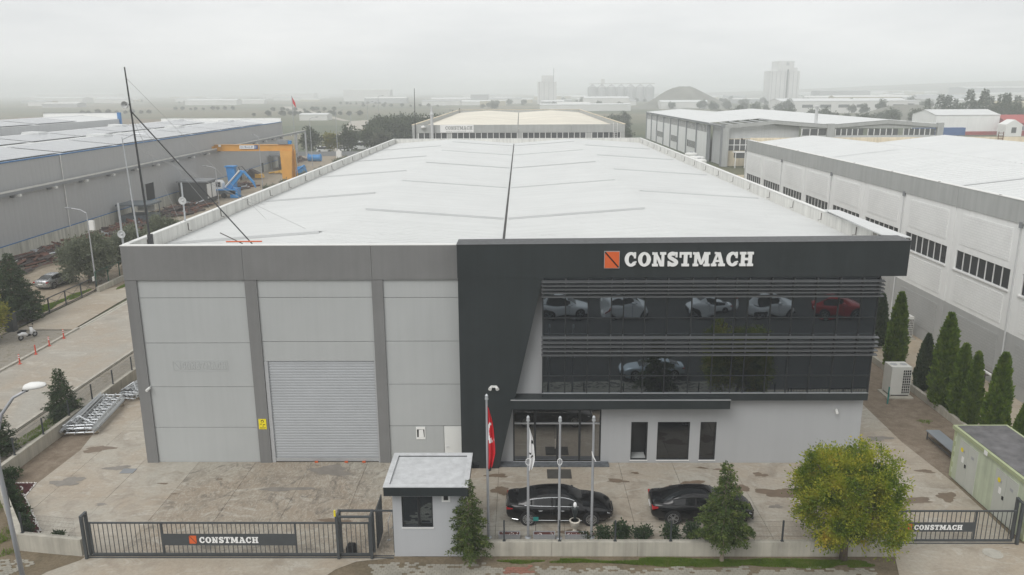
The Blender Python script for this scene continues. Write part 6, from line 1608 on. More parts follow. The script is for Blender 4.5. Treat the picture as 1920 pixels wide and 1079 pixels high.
MB().box(-66.8, -61.0, 211, 218, 3.6, 3.9).build('roof', 'steel_grey', sh); MB().box(-66.5, -61.3, 217.6, 217.8, 0, 3.6).build('back_wall', 'white_paint', sh); MB().box(-64.5, -61.2, 211.5, 213, 0, 1.6).build('counter', 'container_dark', sh)
for x in (-66.6, -61.3): box('post', 'steel_grey', sh, x, x + .2, 211.2, 211.4, 0, 3.6)
# scrap heaps: each heap a thing of separate bars and offcuts
def scrap(label, x0, x1, y0, y1, n_, h, seed, dark=.3):
    r_ = random.Random(seed)
    t = thing('scrap_heap', label, 'scrap', ((x0 + x1) / 2, (y0 + y1) / 2, 0), 'scrap heaps in the factory yard')
    for k in range(n_):
        x, y = r_.uniform(x0, x1), r_.uniform(y0, y1); L = r_.uniform(.8, 5.5); a = R(90 + r_.gauss(0, 28)); z = r_.uniform(.1, h) * (1 - abs((x - (x0 + x1) / 2) / (x1 - x0)) * 1.2)
        z = max(z, .12)
        c_ = (math.cos(a) * L / 2, math.sin(a) * L / 2)
        m_ = 'dark_iron' if r_.random() < dark else ('rust_iron' if r_.random() < .85 else 'galvanised')
        if r_.random() < .75: MB().bar((x - c_[0], y - c_[1], z), (x + c_[0], y + c_[1], z + r_.uniform(-.15, .25)), r_.uniform(.08, .28)).build('scrap_bar', m_, t)
        else:
            s_ = r_.uniform(.2, .55); q = MB().box(-s_, s_, -s_ * 1.4, s_ * 1.4, -.08, .22); o = q.build('scrap_box', m_, t); o.location = Vector((x, y, z)); o.rotation_euler = (r_.uniform(-.4, .4), r_.uniform(-.4, .4), a)
            o.matrix_parent_inverse = _minv(t)
scrap('rusty scrap heap at the left edge, along the pale base wall', -63.6, -57.5, 84, 103, 200, 1.1, 1, .6)
scrap('long red-brown scrap heap behind the olive trees', -62.3, -57.6, 106, 123, 200, 1.1, 2, .35)
scrap('scrap heap between the grey booth and the black cabin', -62.5, -57.0, 131, 145, 140, .9, 3, .5)
scrap('small scrap heap behind the blue loader', -62.5, -59.5, 163, 176, 50, .9, 4, .5)
scrap('low heap of steel stock beside the blue drum', -70, -64.5, 234, 242, 40, 1.2, 5, .5)
bm_ = thing('timber_stack', 'pale stack of long beams before the scrap heap at the left', 'timber', (-59, 101, 0))
for k in range(12): MB().bar((-60.8 + .3 * (k % 6), 96 + .2 * k, .2 + .25 * (k // 6)), (-60.6 + .32 * (k % 6), 104 + .1 * k, .2 + .25 * (k // 6)), .2).build('beam', 'pale_timber', bm_)
# ------------------------------------------------------------------ hedges and scrub along the factory yard
hcr, hcc = crown_blob(31, 1.5, 1.5, 1.0, 60, 46, .26, 'leaf_olive', .8, .4, .35, .3)
for k in range(24):
    y = 106 + k * 5.4; tree('hedge_bush', ordinal(k + 1) + ' grey-green bush from the near end of the factory yard edge', (-45.8 - rnd.uniform(0, 2.2) - (2.5 if y > 150 else 0), y, 0), hcr, None, 'bushes along the factory yard edge', sc=rnd.uniform(.7, 1.25), rz=rnd.uniform(0, 6), cat='bush')

# ================================================================== REAR HALL
BF = 157.0
BB = thing('rear_hall', 'grey fronted hall with beige roof and white name board behind the main roof', 'building', (0, BF, 0))
MB().box(-21.1, 20.55, BF + .1, BF + .3, 0, 11.5).box(-21.1, -20.8, BF + .3, 276, 0, 13.9).box(20.3, 20.6, BF + .3, 276, 0, 13.9).box(-20.8, 20.3, 275.7, 276, 0, 13.9).build('wall', 'fascia_grey', BB)
for k in range(4): box('fascia_panel', 'steel_grey' if False else 'fascia_grey', BB, -21.15 + k * 10.43 + .03, -21.15 + (k + 1) * 10.43 - .03, BF - .05, BF + .3, 12.36, 13.9)
xw = -19.9; widths = [(-19.6, 4, 1.06), (-14.0, 12, 1.06), (.6, 4, 1.06), (5.4, 8, 1.06), (15.3, 4, 1.06)]
for (x0, n_, w_) in [(-19.9, 5, 1.12), (-13.4, 11, 1.17), (.5, 11, 1.13), (14.1, 5, 1.12)]:
    for k in range(n_):
        f_ = box('window', 'win_far', BB, x0 + k * w_ + .07, x0 + (k + 1) * w_ - .07, BF + .02, BF + .09, 10.2, 12.33)
    for k in range(n_ + 1): box('window_frame', 'frame_white', BB, x0 + k * w_ - .06, x0 + k * w_ + .06, BF - .02, BF + .095, 10.2, 12.34)
for x0, x1 in ((-21.1, -19.96), (-14.2, -13.46), (-.44, .44), (13.0, 14.04), (19.8, 20.55)): box('pier', 'fascia_grey', BB, x0, x1, BF, BF + .1, 9.8, 12.34)
for (xa, za, xb, zb) in ((-20.8, 13.0, -10.8, 13.72), (-10.8, 13.72, -.5, 13.0), (-.3, 13.0, 10.4, 13.72), (10.4, 13.72, 20.3, 13.0)):
    o = MB().quad((xa, BF + .3, za), (xb, BF + .3, zb), (xb, 275.7, zb), (xa, 275.7, za)).build('roof_slope', 'beige_roof', BB)
    if o.data.polygons[0].normal.z < 0: o.data.flip_normals()
box('valley_gutter', 'gutter_dark', BB, -.5, -.3, BF + .3, 270, 12.9, 12.98)
MB().box(-21.2, -20.75, BF - .06, 276.05, 13.9, 14.0).box(20.25, 20.65, BF - .06, 276.05, 13.9, 14.0).box(-20.75, 20.25, 275.6, 276.05, 13.9, 14.02).build('parapet_cap', 'cream_wall', BB)
nb = box('name_board', 'letter_white', BB, -15.6, -9.05, BF - .12, BF - .06, 12.45, 13.95)
mat('board_grey', (0.34, 0.35, 0.34), 0.6, var=0.03)
lettering(nb, -14.6, -9.3, 13.0, .68, BF - .125, 'board_grey', .03); small_text(nb, 'www.constmach.com', -14.5, -9.3, 12.60, .24, BF - .13, 'board_grey')
MB().lathe([(.30, 9.5), (.30, 15.8), (.42, 15.8), (.42, 16.0), (.2, 16.5), (.12, 17.6)], 10, (-17.15, BF - .5, 0)).build('chimney', 'sheet_light', BB)
MB().tube([(-20.5, BF - .2, 11), (-20.4, BF - .2, 20.9)], [.11, .05], 6).build('mast', 'mast_dark', BB)
MB().lathe([(.1, 0), (.45, .1), (.45, .35), (.1, .5)], 12, (-18.9, BF - .4, 13.3)).build('roof_light', 'plastic_white', BB)
MB().box(18.2, 18.28, BF - .5, BF - .42, 9.5, 14.2).box(19.0, 19.08, BF - .5, BF - .42, 9.5, 14.2).build('ladder_rails', 'frame_white', BB)
for k in range(10): box('ladder_rung', 'frame_white', BB, 18.28, 19.0, BF - .48, BF - .44, 9.8 + k * .42, 9.84 + k * .42)

# ================================================================== RIGHT BRICK HALL
def brickmat(name, col, mortar):
    m, nt, n, l, b = nmat(name)
    g = n.new('ShaderNodeNewGeometry'); sx = n.new('ShaderNodeSeparateXYZ'); cx = n.new('ShaderNodeCombineXYZ')
    l.new(g.outputs['Position'], sx.inputs[0]); l.new(sx.outputs['Y'], cx.inputs[0]); l.new(sx.outputs['Z'], cx.inputs[1])
    br = n.new('ShaderNodeTexBrick'); br.inputs['Scale'].default_value = 1.0; br.inputs['Brick Width'].default_value = .42; br.inputs['Row Height'].default_value = .20; br.inputs['Mortar Size'].default_value = .018
    br.inputs['Color1'].default_value = (*col, 1); br.inputs['Color2'].default_value = (col[0] * .96, col[1] * .96, col[2] * .96, 1); br.inputs['Mortar'].default_value = (*mortar, 1)
    l.new(cx.outputs[0], br.inputs['Vector'])
    k = ramp(nt, pos_noise(nt, .3, 5, .6), [(.3, .93), (.7, 1.05)])
    l.new(mixc(nt, 1.0, br.outputs[0], k, 'MULTIPLY'), b.inputs['Base Color']); b.inputs['Roughness'].default_value = .85
    inv = mth(nt, 'SUBTRACT', 1.0, br.outputs['Fac']); bump(nt, b, inv, .5, .015)
brickmat('block_white', (0.79, 0.795, 0.785), (0.69, 0.695, 0.685)); brickmat('block_grey', (0.39, 0.395, 0.39), (0.32, 0.325, 0.32))
RB = thing('right_hall', 'long white brick hall with grey base, grey fascia and strip windows, right', 'building', (33.6, 80, 0))
RX = 33.6; py_ = [43.95 + 8.262 * k for k in range(10)]; RY1_ = py_[-1] + .1
MB().box(RX + .25, RX + .4, 43.6, RY1_, 0, 11.6).build('wall', 'brick_white', RB)
MB().box(RX + .4, 76, RY1_ - .25, RY1_, 0, 13.2).box(75.7, 76, 43.6, RY1_ - .25, 0, 13.2).box(RX + .4, 75.7, 43.6, 43.8, 0, 13.2).build('end_wall', 'cream_wall', RB)
for k in range(9):
    y0, y1 = py_[k] + .16, py_[k + 1] - .16; wa, wb = py_[k] + .72, py_[k + 1] - .62
    q = MB().box(RX + .02, RX + .25, y0, y1, 4.1, 6.93).box(RX + .02, RX + .25, y0, y1, 8.38, 11.6).box(RX + .02, RX + .25, y0, wa, 6.93, 8.38).box(RX + .02, RX + .25, wb, y1, 6.93, 8.38)
    q.build('wall_bay', 'brick_white', RB)
    box('base_bay', 'brick_grey', RB, RX + .02, RX + .25, y0, y1, 0, 4.1)
    box('block_panel', 'block_white', RB, RX - .012, RX + .02, y0 + .9, y1 - .9, 8.9, 11.2); box('block_panel', 'block_white', RB, RX - .012, RX + .02, y0 + .9, y1 - .9, 4.45, 6.5); box('block_panel', 'block_grey', RB, RX - .012, RX + .02, y0 + .9, y1 - .9, 1.0, 3.6)
    box('window_sill', 'frame_white', RB, RX - .10, RX + .02, wa - .1, wb + .1, 6.83, 6.92)
    n_ = 7; w_ = (wb - wa) / n_
    for i in range(n_):
        box('window_pane', 'win_dark', RB, RX + .12, RX + .16, wa + i * w_ + .05, wa + (i + 1) * w_ - .05, 6.98, 8.33)
        box('window_frame', 'frame_white', RB, RX + .08, RX + .20, wa + i * w_ - .04, wa + i * w_ + .04, 6.93, 8.38)
    box('window_frame', 'frame_white', RB, RX + .06, RX + .20, wb - .05, wb + .05, 6.93, 8.38)
for k, y in enumerate(py_):
    box('pilaster', 'brick_white', RB, RX + .05, RX + .24, y - .14, y + .14, 4.1, 11.6); box('pilaster_base', 'brick_grey', RB, RX + .05, RX + .24, y - .14, y + .14, 0, 4.1)
    if k % 2: 
        MB().tube([(RX - .02, y + .2, 0), (RX - .02, y + .2, 11.5)], .06, 6).build('downpipe', 'sheet_light', RB); MB().box(RX - .14, RX + .02, y + .08, y + .32, 11.35, 11.75).build('rain_head', 'steel_grey', RB)
    if k < 9: box('fascia_panel', 'fascia_grey', RB, RX - .05, RX + .4, py_[k] + .015, py_[k + 1] - .015, 11.62, 13.15)
    MB().box(RX - .04, RX + .1, y + 3.0, y + 3.15, 12.95, 13.22).build('overflow', 'dark_iron', RB)
box('fascia_cap', 'parapet_cap', RB, RX - .08, RX + .42, 43.6, RY1_, 13.15, 13.20)
MB().box(RX + .42, 76, RY1_ - .27, RY1_ + .02, 13.2, 13.45).build('rear_parapet', 'cream_wall', RB)
def ribbed(parent, xa, za, xb, zb, y0, y1, m, pit=1.0):
    mb = MB(); n_ = int((y1 - y0) / pit); prof = [(0, 0), (.80 * pit, 0), (.84 * pit, .05), (.96 * pit, .05)]
    ys = [(y0 + k * pit + p, h) for k in range(n_) for p, h in prof] + [(y1, 0)]
    for (y, h) in ys: mb.v += [(xa, y, za + h), (xb, y, zb + h)]
    mb.f = [(2 * k, 2 * k + 1, 2 * k + 3, 2 * k + 2) for k in range(len(ys) - 1)]
    o = mb.build('roof_slope', m, parent)
    if o.data.polygons[0].normal.z < 0: o.data.flip_normals()
for (xa, za, xb, zb) in ((RX + .4, 12.75, 42.9, 13.75), (42.9, 13.75, 52.4, 12.7), (52.6, 12.7, 62.2, 13.75), (62.2, 13.75, 75.7, 12.5)): ribbed(RB, xa, za, xb, zb, 43.8, RY1_ - .28, 'roof_white')
for y in (63, 90): MB().quad((RX + .6, y, 12.86), (42.6, y, 13.82), (42.6, y + .3, 13.82), (RX + .6, y + .3, 12.86)).build('roof_flashing', 'roof_cap', RB)
rl = MB()
for y in (RY1_ - .6, RY1_ - .9): pass
lad = MB().tube([(70.2, RY1_ - .4, 12.6), (70.2, RY1_ - .4, 14.2)], .05, 5).tube([(70.9, RY1_ - .4, 12.6), (70.9, RY1_ - .4, 14.2)], .05, 5)
for k in range(4): lad.tube([(70.2, RY1_ - .4, 12.8 + k * .4), (70.9, RY1_ - .4, 12.8 + k * .4)], .04, 4)
lad.build('roof_ladder', 'rust_iron', RB)
gutter = MB().tube([(RX - .5, 55.8, .05), (RX - .3, 58.4, .05), (RX - .2, 58.6, .05)], .08, 6).build('drain_pipe', 'plastic_white', RB)

# ================================================================== RIGHT REAR HALL (unfinished bay at the front)
RR = thing('right_rear_hall', 'grey hall with dark columns and an unfinished open roof bay, right rear', 'building', (84, 216, 0))
EY, EY1 = 216.0, 345.0; X0, X1 = 54.3, 113.0
cols_y = [216, 232, 247, 262, 276, 290, 304, 319, 332, 345]
for y in cols_y: box('column', 'steel_grey', RR, X0 - .15, X0 + .75, y - .35, y + .35, 0, 10.5)
for a, b in zip(cols_y[:-1], cols_y[1:]):
    if a == 216:
        box('wall_bay', 'sheet_light', RR, X0 + 1.4, X0 + 1.6, a + 1.7, b - .35, 0, 10.4); continue
    box('wall_bay', 'brick_white', RR, X0 + .2, X0 + .5, a + .35, b - .35, 0, 8.2)
    box('clerestory', 'win_far', RR, X0 + .28, X0 + .4, a + .35, b - .35, 8.2, 10.2)
    for k in range(8): yy = a + .35 + (b - a - .7) * (k + .5) / 8; box('window_bar', 'frame_white', RR, X0 + .18, X0 + .30, yy - .16, yy + .16, 8.2, 10.2)
    if a in (247, 276, 304): box('window', 'win_far', RR, X0 + .12, X0 + .2, a + 1.5, b - 1.5, 2.6, 4.6); [box('window_bar', 'frame_white', RR, X0 + .06, X0 + .12, a + 1.5 + k * 1.6, a + 1.62 + k * 1.6, 2.6, 4.6) for k in range(7)]
box('eaves_beam', 'steel_grey', RR, X0 - .2, X0 + .8, 215.6, EY1 + .4, 10.5, 11.1)
def gable(y): return [(X0, 11.1), (68.4, 12.2), (83.4, 10.9), (98.4, 12.2), (X1, 11.1)]
for (xa, za, xb, zb) in ((X0 - .3, 11.12, 68.4, 12.25), (68.4, 12.25, 83.4, 11.05), (83.4, 11.05, 98.4, 12.25), (98.4, 12.25, X1 + .3, 11.12)):
    y0 = EY + (14 if xb < 69 else -.3)
    ribbed(RR, xa, za, xb, zb, y0, EY1, 'roof_white', 2.0)
for k in range(6):
    t_ = k / 5; x = X0 + (68.4 - X0) * t_; z = 11.1 + 1.05 * t_
    box('purlin', 'sheet_light', RR, x - .25, x + .25, EY, EY + 14, z - .25, z)
for (xa, za, xb, zb) in ((X0, 11.0, 68.4, 12.15), (68.4, 12.15, 83.4, 10.95), (83.4, 10.95, 98.4, 12.15), (98.4, 12.15, X1, 11.0)):
    MB().add([(xa, EY - .3, za - .9), (xb, EY - .3, zb - .9), (xb, EY - .3, zb), (xa, EY - .3, za), (xa, EY + .3, za - .9), (xb, EY + .3, zb - .9), (xb, EY + .3, zb), (xa, EY + .3, za)], [(0, 1, 2, 3), (7, 6, 5, 4), (0, 4, 5, 1), (1, 5, 6, 2), (2, 6, 7, 3), (3, 7, 4, 0)]).build('gable_beam', 'fascia_grey', RR)
box('column', 'fascia_grey', RR, 54.6, 56.2, EY - .5, EY + .5, 0, 10.2); box('column', 'fascia_grey', RR, 82.4, 84.4, EY - .45, EY + .6, 0, 11.3); box('column', 'fascia_grey', RR, 111.8, 113.4, EY - .45, EY + .6, 0, 11.4)
MB().box(56.5, 75.5, 217.3, 217.6, 7.4, 10.9).box(75.5, 82.4, EY, EY + .2, 0, 8.2).box(84.4, 111.8, EY, EY + .2, 0, 8.2).build('front_wall', 'sheet_light', RR)
MB().box(75.5, 82.4, EY + .05, EY + .2, 9.9, 11.2).build('gable_wall', 'fascia_grey', RR)
MB().prism([(84.4, 10.1), (111.8, 10.1), (111.8, 10.3), (98.4, 11.4), (84.4, 10.2)], EY + .05, EY + .2, 'y').build('gable_wall', 'fascia_grey', RR)
def wrow(x0, x1, n_, z0, z1, y):
    w_ = (x1 - x0) / n_
    for k in range(n_):
        box('window', 'win_far', RR, x0 + k * w_ + .12, x0 + (k + 1) * w_ - .12, y + .03, y + .1, z0, z1)
        box('window_frame', 'frame_white', RR, x0 + k * w_ - .12, x0 + k * w_ + .12, y - .03, y + .12, z0, z1)
wrow(75.8, 82.3, 3, 8.2, 9.9, EY); wrow(84.8, 92.3, 5, 8.2, 9.9, EY); wrow(93.5, 101.6, 5, 8.2, 9.9, EY); wrow(103.0, 111.5, 6, 8.2, 9.9, EY)
wrow(52.0 + 4.6, 66, 6, 4.2, 7.2, 217.2); box('transom', 'frame_white', RR, 56.6, 66, 217.1, 217.2, 5.6, 5.8)
MB().box(56.5, 66.2, 217.3, 217.6, 0, 7.4).build('front_wall', 'cream_wall', RR)
MB().lathe([(.42, 10), (.42, 15.4), (.75, 15.5), (.75, 15.9), (.1, 16.1)], 12, (80.6, 219.5, 0)).build('chimney', 'sheet_light', RR)
hc = thing('cage_shed', 'white framed dark panelled lean-to before the unfinished hall', 'shed', (60, 213, 0))
MB().box(57.4, 66, 211.6, 214, 2.6, 4.0).build('panel', 'win_far', hc); MB().box(57, 66.2, 211.3, 214.2, 4.0, 4.2).build('roof', 'frame_white', hc)
for x in (57.1, 59.6, 62, 64.4): box('post', 'frame_white', hc, x, x + .2, 211.4, 211.6, 0, 4.0)
lowwall('cream_yard_wall', 'stained cream yard wall between the two right halls', [(40.5, 160), (62, 160)], .3, 3.6, 'cream_wall', piece=6)
for k, (x, y, s_, l) in enumerate(((46.2, 205, 1.0, 'white water tank beside the right rear hall, nearest'), (47.5, 214, 1.1, 'white water tank beside the right rear hall, middle'), (48.6, 226, 1.0, 'white water tank beside the right rear hall, farthest'))):
    tk_ = thing('water_tank', l, 'tank', (x, y, 0), 'tanks beside the right rear hall'); MB().lathe([(1.9 * s_, 0), (1.9 * s_, 2.6), (1.7 * s_, 2.9), (.5, 3.1)], 16, (x, y, 0)).build('shell', 'plastic_white', tk_); MB().lathe([(.5, 3.1), (.5, 3.3), (.05, 3.35)], 10, (x, y, 0)).build('lid', 'pole_grey', tk_)

# ================================================================== FURTHER BUILDINGS
def hall(name, label, x0, x1, y0, y1, h, hr, wm, rm, axis='x', cat='building', group=None, wins=0, wz=(0, 0), wmat='win_far'):
    t = thing(name, label, cat, ((x0 + x1) / 2, (y0 + y1) / 2, 0), group)
    xm, ym = (x0 + x1) / 2, (y0 + y1) / 2
    if axis == 'x':   # ridge along x
        MB().prism([(y0, -.1), (y1, -.1), (y1, h), (ym, hr - .05), (y0, h)], x0, x1, 'x').build('wall', wm, t)
        MB().add([(x0 - .3, y0 - .3, h + .02), (x1 + .3, y0 - .3, h + .02), (x1 + .3, ym, hr + .05), (x0 - .3, ym, hr + .05), (x0 - .3, y1 + .3, h + .02), (x1 + .3, y1 + .3, h + .02)], [(0, 1, 2, 3), (3, 2, 5, 4)]).build('roof', rm, t)
    else:
        MB().prism([(x0, -.1), (x1, -.1), (x1, h), (xm, hr - .05), (x0, h)], y0, y1, 'y').build('wall', wm, t)
        MB().add([(x0 - .3, y0 - .3, h + .02), (x0 - .3, y1 + .3, h + .02), (xm, y1 + .3, hr + .05), (xm, y0 - .3, hr + .05), (x1 + .3, y0 - .3, h + .02), (x1 + .3, y1 + .3, h + .02)], [(0, 1, 2, 3), (3, 2, 5, 4)]).build('roof', rm, t)
    for k in range(wins):
        w_ = (x1 - x0) / wins; box('window', wmat, t, x0 + w_ * (k + .2), x0 + w_ * (k + .8), y0 - .06, y0 + .02, wz[0], wz[1])
    return t
bn_ = hall('white_barn', 'white gabled metal barn on a red base beyond the right hall', 184.5, 212.5, 358, 380, 8.7, 10.9, 'brick_white', 'roof_white', 'x'); box('base_band', 'house_red', bn_, 184.3, 212.7, 357.7, 357.95, 0, 1.6)
hs = hall('red_house', 'red house with red tile roof and white gable porch at the right edge', 213, 246, 352, 372, 5.4, 8.6, 'house_red', 'roof_red', 'x')
pch = MB().prism([(208.5, 0), (215.5, 0), (215.5, 5.0), (212, 7.1), (208.5, 5.0)], 346, 352, 'y').build('porch', 'white_paint', hs); box('porch_door', 'win_far', pch, 211, 213, 345.9, 346, 1.5, 3.8)
for x in (218.5, 226.5): wf_ = box('window', 'frame_white', hs, x, x + 2.2, 351.8, 351.95, 2.2, 4.3); box('pane', 'win_far', wf_, x + .2, x + 1.0, 351.72, 351.8, 2.4, 4.1); box('pane', 'win_far', wf_, x + 1.2, x + 2.0, 351.72, 351.8, 2.4, 4.1)
tk_ = thing('blue_truck_trailer', 'blue trailer parked before the white barn', 'trailer', (180, 340, 0)); MB().box(166, 187, 338, 341, 1.0, 4.2).build('body', 'truck_blue', tk_); MB().box(166, 176, 337.9, 338, 2.6, 3.0).build('stripe', 'white_paint', tk_)
for x in (169, 171, 184): MB().lathe([(.5, -.2), (.5, .2)], 12, (x, 338.2, .5), 'y').build('wheel', 'rubber_black', tk_)
hall('far_hall', 'long pale flat hall right of the grain tower, before the haze', 395, 520, 760, 800, 9, 10, 'far_white', 'roof_white', 'x')
FAR = [  # x0,x1,y0,y1,h,hr,wall,roof,label
 (222, 330, 690, 720, 10, 12, 'far_white', 'roof_white', 'wide white hall below the tall grain tower'),
 (150, 200, 860, 880, 7, 9, 'far_white', 'roof_white', 'low white hall right of the dark mound'),
 (560, 800, 830, 870, 14, 16, 'far_white', 'far_white', 'very long pale hall at the far right'),
 (640, 900, 1150, 1200, 12, 13, 'far_white', 'roof_white', 'longest far white roofs above the right conifers'),
 (820, 1000, 1500, 1560, 20, 22, 'far_grey', 'roof_white', 'faint hall near the horizon at the right edge'),
 (480, 560, 1300, 1340, 16, 17, 'far_grey', 'far_grey', 'faint dark hall right of the grain tower'),
 (300, 360, 560, 580, 6, 8, 'far_tan', 'far_white', 'tan hall beyond the right hall roofs'),
 (236, 262, 520, 540, 6, 6.6, 'far_white', 'roof_white', 'small white flat shed above the right rear roof'),
 (330, 395, 560, 600, 10, 11, 'far_tan', 'far_tan', 'cream block behind the right conifers'),
 (-360, -265, 1650, 1690, 22, 23, 'far_white', 'far_white', 'large white block in the hazy plain, left of centre'),
 (-130, -70, 1180, 1210, 8, 10, 'far_white', 'roof_white', 'white roofed hall in the plain left of the rear hall mast'),
 (-70, -45, 1150, 1175, 14, 14.5, 'far_grey', 'far_grey', 'grey block in the plain behind the rear hall mast'),
 (-700, -560, 2200, 2240, 14, 16, 'far_white', 'roof_white', 'faint white sheds far out on the left plain'),
 (-1500, -1250, 2500, 2550, 14, 16, 'far_white', 'roof_white', 'faint pale sheds at the far left horizon'),
 (-980, -870, 1600, 1640, 9, 11, 'far_white', 'roof_white', 'pale greenhouse strip on the far left plain'),
 (-820, -760, 1550, 1580, 8, 10, 'far_white', 'roof_white', 'second pale greenhouse strip on the far left plain'),
 (-158, -138, 575, 590, 4, 5, 'far_white', 'roof_white', 'white sheds at the far road bend left of the rear hall'),
 (80, 135, 1000, 1030, 10, 12, 'far_white', 'roof_white', 'pale hall right of the small grain tower'),
 (20, 110, 800, 815, 6, 7, 'far_white', 'roof_white', 'low white walls right behind the rear hall roof'),
 (380, 470, 980, 1000, 10, 12, 'far_tan', 'far_white', 'row of tan blocks right of the big grain tower'),
 (490, 560, 1000, 1020, 9, 12, 'far_grey', 'far_grey', 'grey sheds beside the tan blocks at right'),
 (-260, -190, 1350, 1380, 8, 10, 'far_grey', 'far_white', 'pale farm hall on the plain below the big white block'),
 (-520, -440, 1250, 1275, 7, 9, 'far_white', 'roof_white', 'pale farm shed on the left middle plain'),
]
for (x0, x1, y0, y1, h, hr, wm, rm, l) in FAR:
    hall('far_hall', l, x0, x1, y0, y1, h, hr, wm, rm, 'x', wins=(max(3, int((x1 - x0) / 14)) if y0 < 700 and x0 > 0 else 0), wz=(h * .45, h * .7))
# the industrial sprawl on the rising ground at the far right, and sheds strewn over the left plain
def rise(x, y):
    rr = math.hypot((x - 1900) / 1500, (y - 2700) / 1250)
    return 42 * (.5 + .5 * math.cos(math.pi * rr)) - 1.5 if rr < 1 else 0.0
sp = []
while len(sp) < 64:
    y = rnd.uniform(780, 2300); x = y * rnd.uniform(.34, .68)
    if 300 < x < 420 and y < 1200: continue
    sp.append((x, y))
sp.sort(key=lambda p: p[0] / p[1])
for k, (x, y) in enumerate(sp):
    w_, d_, h = rnd.uniform(14, 70) * (.6 + y / 2600), rnd.uniform(14, 30), rnd.uniform(4, 9); z = rise(x, y)
    t = hall('far_hall', ordinal(k + 1) + ' pale building from the left in the hazy sprawl at far right', x - w_ / 2, x + w_ / 2, y, y + d_, h + z, h + z + rnd.uniform(.5, 2.5), rnd.choice(('far_white', 'far_grey', 'far_tan', 'far_white')), rnd.choice(('roof_white', 'far_white', 'far_grey')), 'x', group='sprawl at the far right', wins=rnd.choice((0, 4, 7)), wz=(z + h * .4, z + h * .7))
sp = sorted([(rnd.uniform(-.10, .33), rnd.uniform(850, 2200)) for _ in range(44)])
for k, (q, y) in enumerate(sp):
    x = q * y; w_ = rnd.uniform(12, 50) * (.5 + y / 2400); h = rnd.uniform(3, 8)
    if 120 < x < 245 and 840 < y < 960: continue
    hall('far_hall', ordinal(k + 1) + ' pale building from the left in the hazy town behind the rear hall', x - w_ / 2, x + w_ / 2, y, y + rnd.uniform(10, 24), h, h + rnd.uniform(.5, 2.5), rnd.choice(('far_white', 'far_grey', 'far_tan', 'far_white')), rnd.choice(('roof_white', 'far_grey', 'far_white')), 'x', group='town behind the rear hall')
sp = sorted([(-rnd.uniform(.08, .62), rnd.uniform(1000, 3200)) for _ in range(26)])
for k, (q, y) in enumerate(sp):
    x = q * y; w_ = rnd.uniform(20, 60) * (.5 + y / 2400); h = rnd.uniform(3, 6)
    hall('far_hall', ordinal(k + 1) + ' pale shed from the left strewn over the hazy left plain', x - w_ / 2, x + w_ / 2, y, y + rnd.uniform(10, 24), h, h + 1.5, rnd.choice(('far_white', 'far_grey', 'far_tan')), rnd.choice(('roof_white', 'far_grey', 'far_white')), 'x', group='sheds on the left plain')
# grain towers
gt_ = thing('grain_tower', 'tall stepped grain silo tower fading in the haze, right of centre', 'tower', (385, 1130, 0))
MB().box(344, 384, 1120, 1150, 0, 44).build('silo_block', 'silo_conc', gt_); MB().box(354, 375, 1119, 1151, 44, 57).build('head_house', 'silo_conc', gt_); MB().box(375, 380, 1119.5, 1150, 44, 48).build('head_house', 'silo_conc', gt_)
box('stair_strip', 'far_dark', gt_, 366, 368, 1118.6, 1119.9, 8, 46); box('emblem', 'far_grey', gt_, 364, 368, 1118.7, 1118.95, 51, 55)
for k in range(7): box('silo_rib', 'far_grey', gt_, 346 + k * 5.8, 346.5 + k * 5.8, 1119.4, 1119.98, 0, 43)
gs = thing('grain_tower', 'smaller pale grain silo tower above the rear hall', 'tower', (40, 1220, 0))
MB().box(27, 55, 1210, 1235, 0, 32).build('silo_block', 'silo_conc', gs); MB().box(33, 50, 1209, 1235, 32, 41).build('head_house', 'silo_conc', gs); MB().tube([(51, 1222, 32), (51, 1222, 52)], .5, 6).build('mast', 'far_grey', gs)
for k in range(4): box('silo_rib', 'far_grey', gs, 29 + k * 7, 29.7 + k * 7, 1209.4, 1209.98, 0, 32)
gb_ = thing('grain_bins', 'row of faint steel grain bins with conveyor on top', 'silos', (165, 1400, 0))
for k in range(7): MB().lathe([(8, 0), (8, 24), (1, 29)], 14, (125 + k * 16.5, 1400, 0)).build('bin', 'far_grey', gb_)
MB().box(120, 232, 1398, 1402, 29, 31).box(140, 146, 1397, 1403, 31, 38).build('conveyor', 'far_white', gb_)
# hills and mound
def hill(name, x, y, rx, ry, h, seed, m='hill_earth', n_=40):
    r_ = random.Random(seed); mb = MB(); nr = 10; ph = [r_.uniform(0, 6.28) for _ in range(4)]
    mb.v.append((x, y, h))
    for i in range(1, nr + 1):
        for k in range(n_):
            a = 2 * math.pi * k / n_; rr = i / nr
            f = 1 + .12 * math.sin(2 * a + ph[0]) + .08 * math.sin(5 * a + ph[1])
            z = h * (.5 + .5 * math.cos(math.pi * rr)) + h * .05 * math.sin(rr * 9 + a * 3 + ph[2]) * (1 - rr)
            mb.v.append((x + rx * rr * f * math.cos(a), y + ry * rr * f * math.sin(a), z - .4 * rr))
    for k in range(n_): mb.f.append((0, 1 + k, 1 + (k + 1) % n_))
    for i in range(nr - 1):
        for k in range(n_): a, b = 1 + i * n_ + k, 1 + i * n_ + (k + 1) % n_; mb.f.append((a, a + n_, b + n_, b))
    o = mb.build(name, m, None, True); return structure(o)
hill('mound', 182, 900, 56, 50, 23, 3); hill('bank', 250, 520, 60, 40, 10, 5); hill('hill', -2600, 5200, 1500, 700, 45, 6, 'fields'); hill('hill', 1900, 2700, 1500, 1250, 42, 7, 'fields'); hill('hill', 700, 5600, 1800, 700, 40, 8, 'fields')
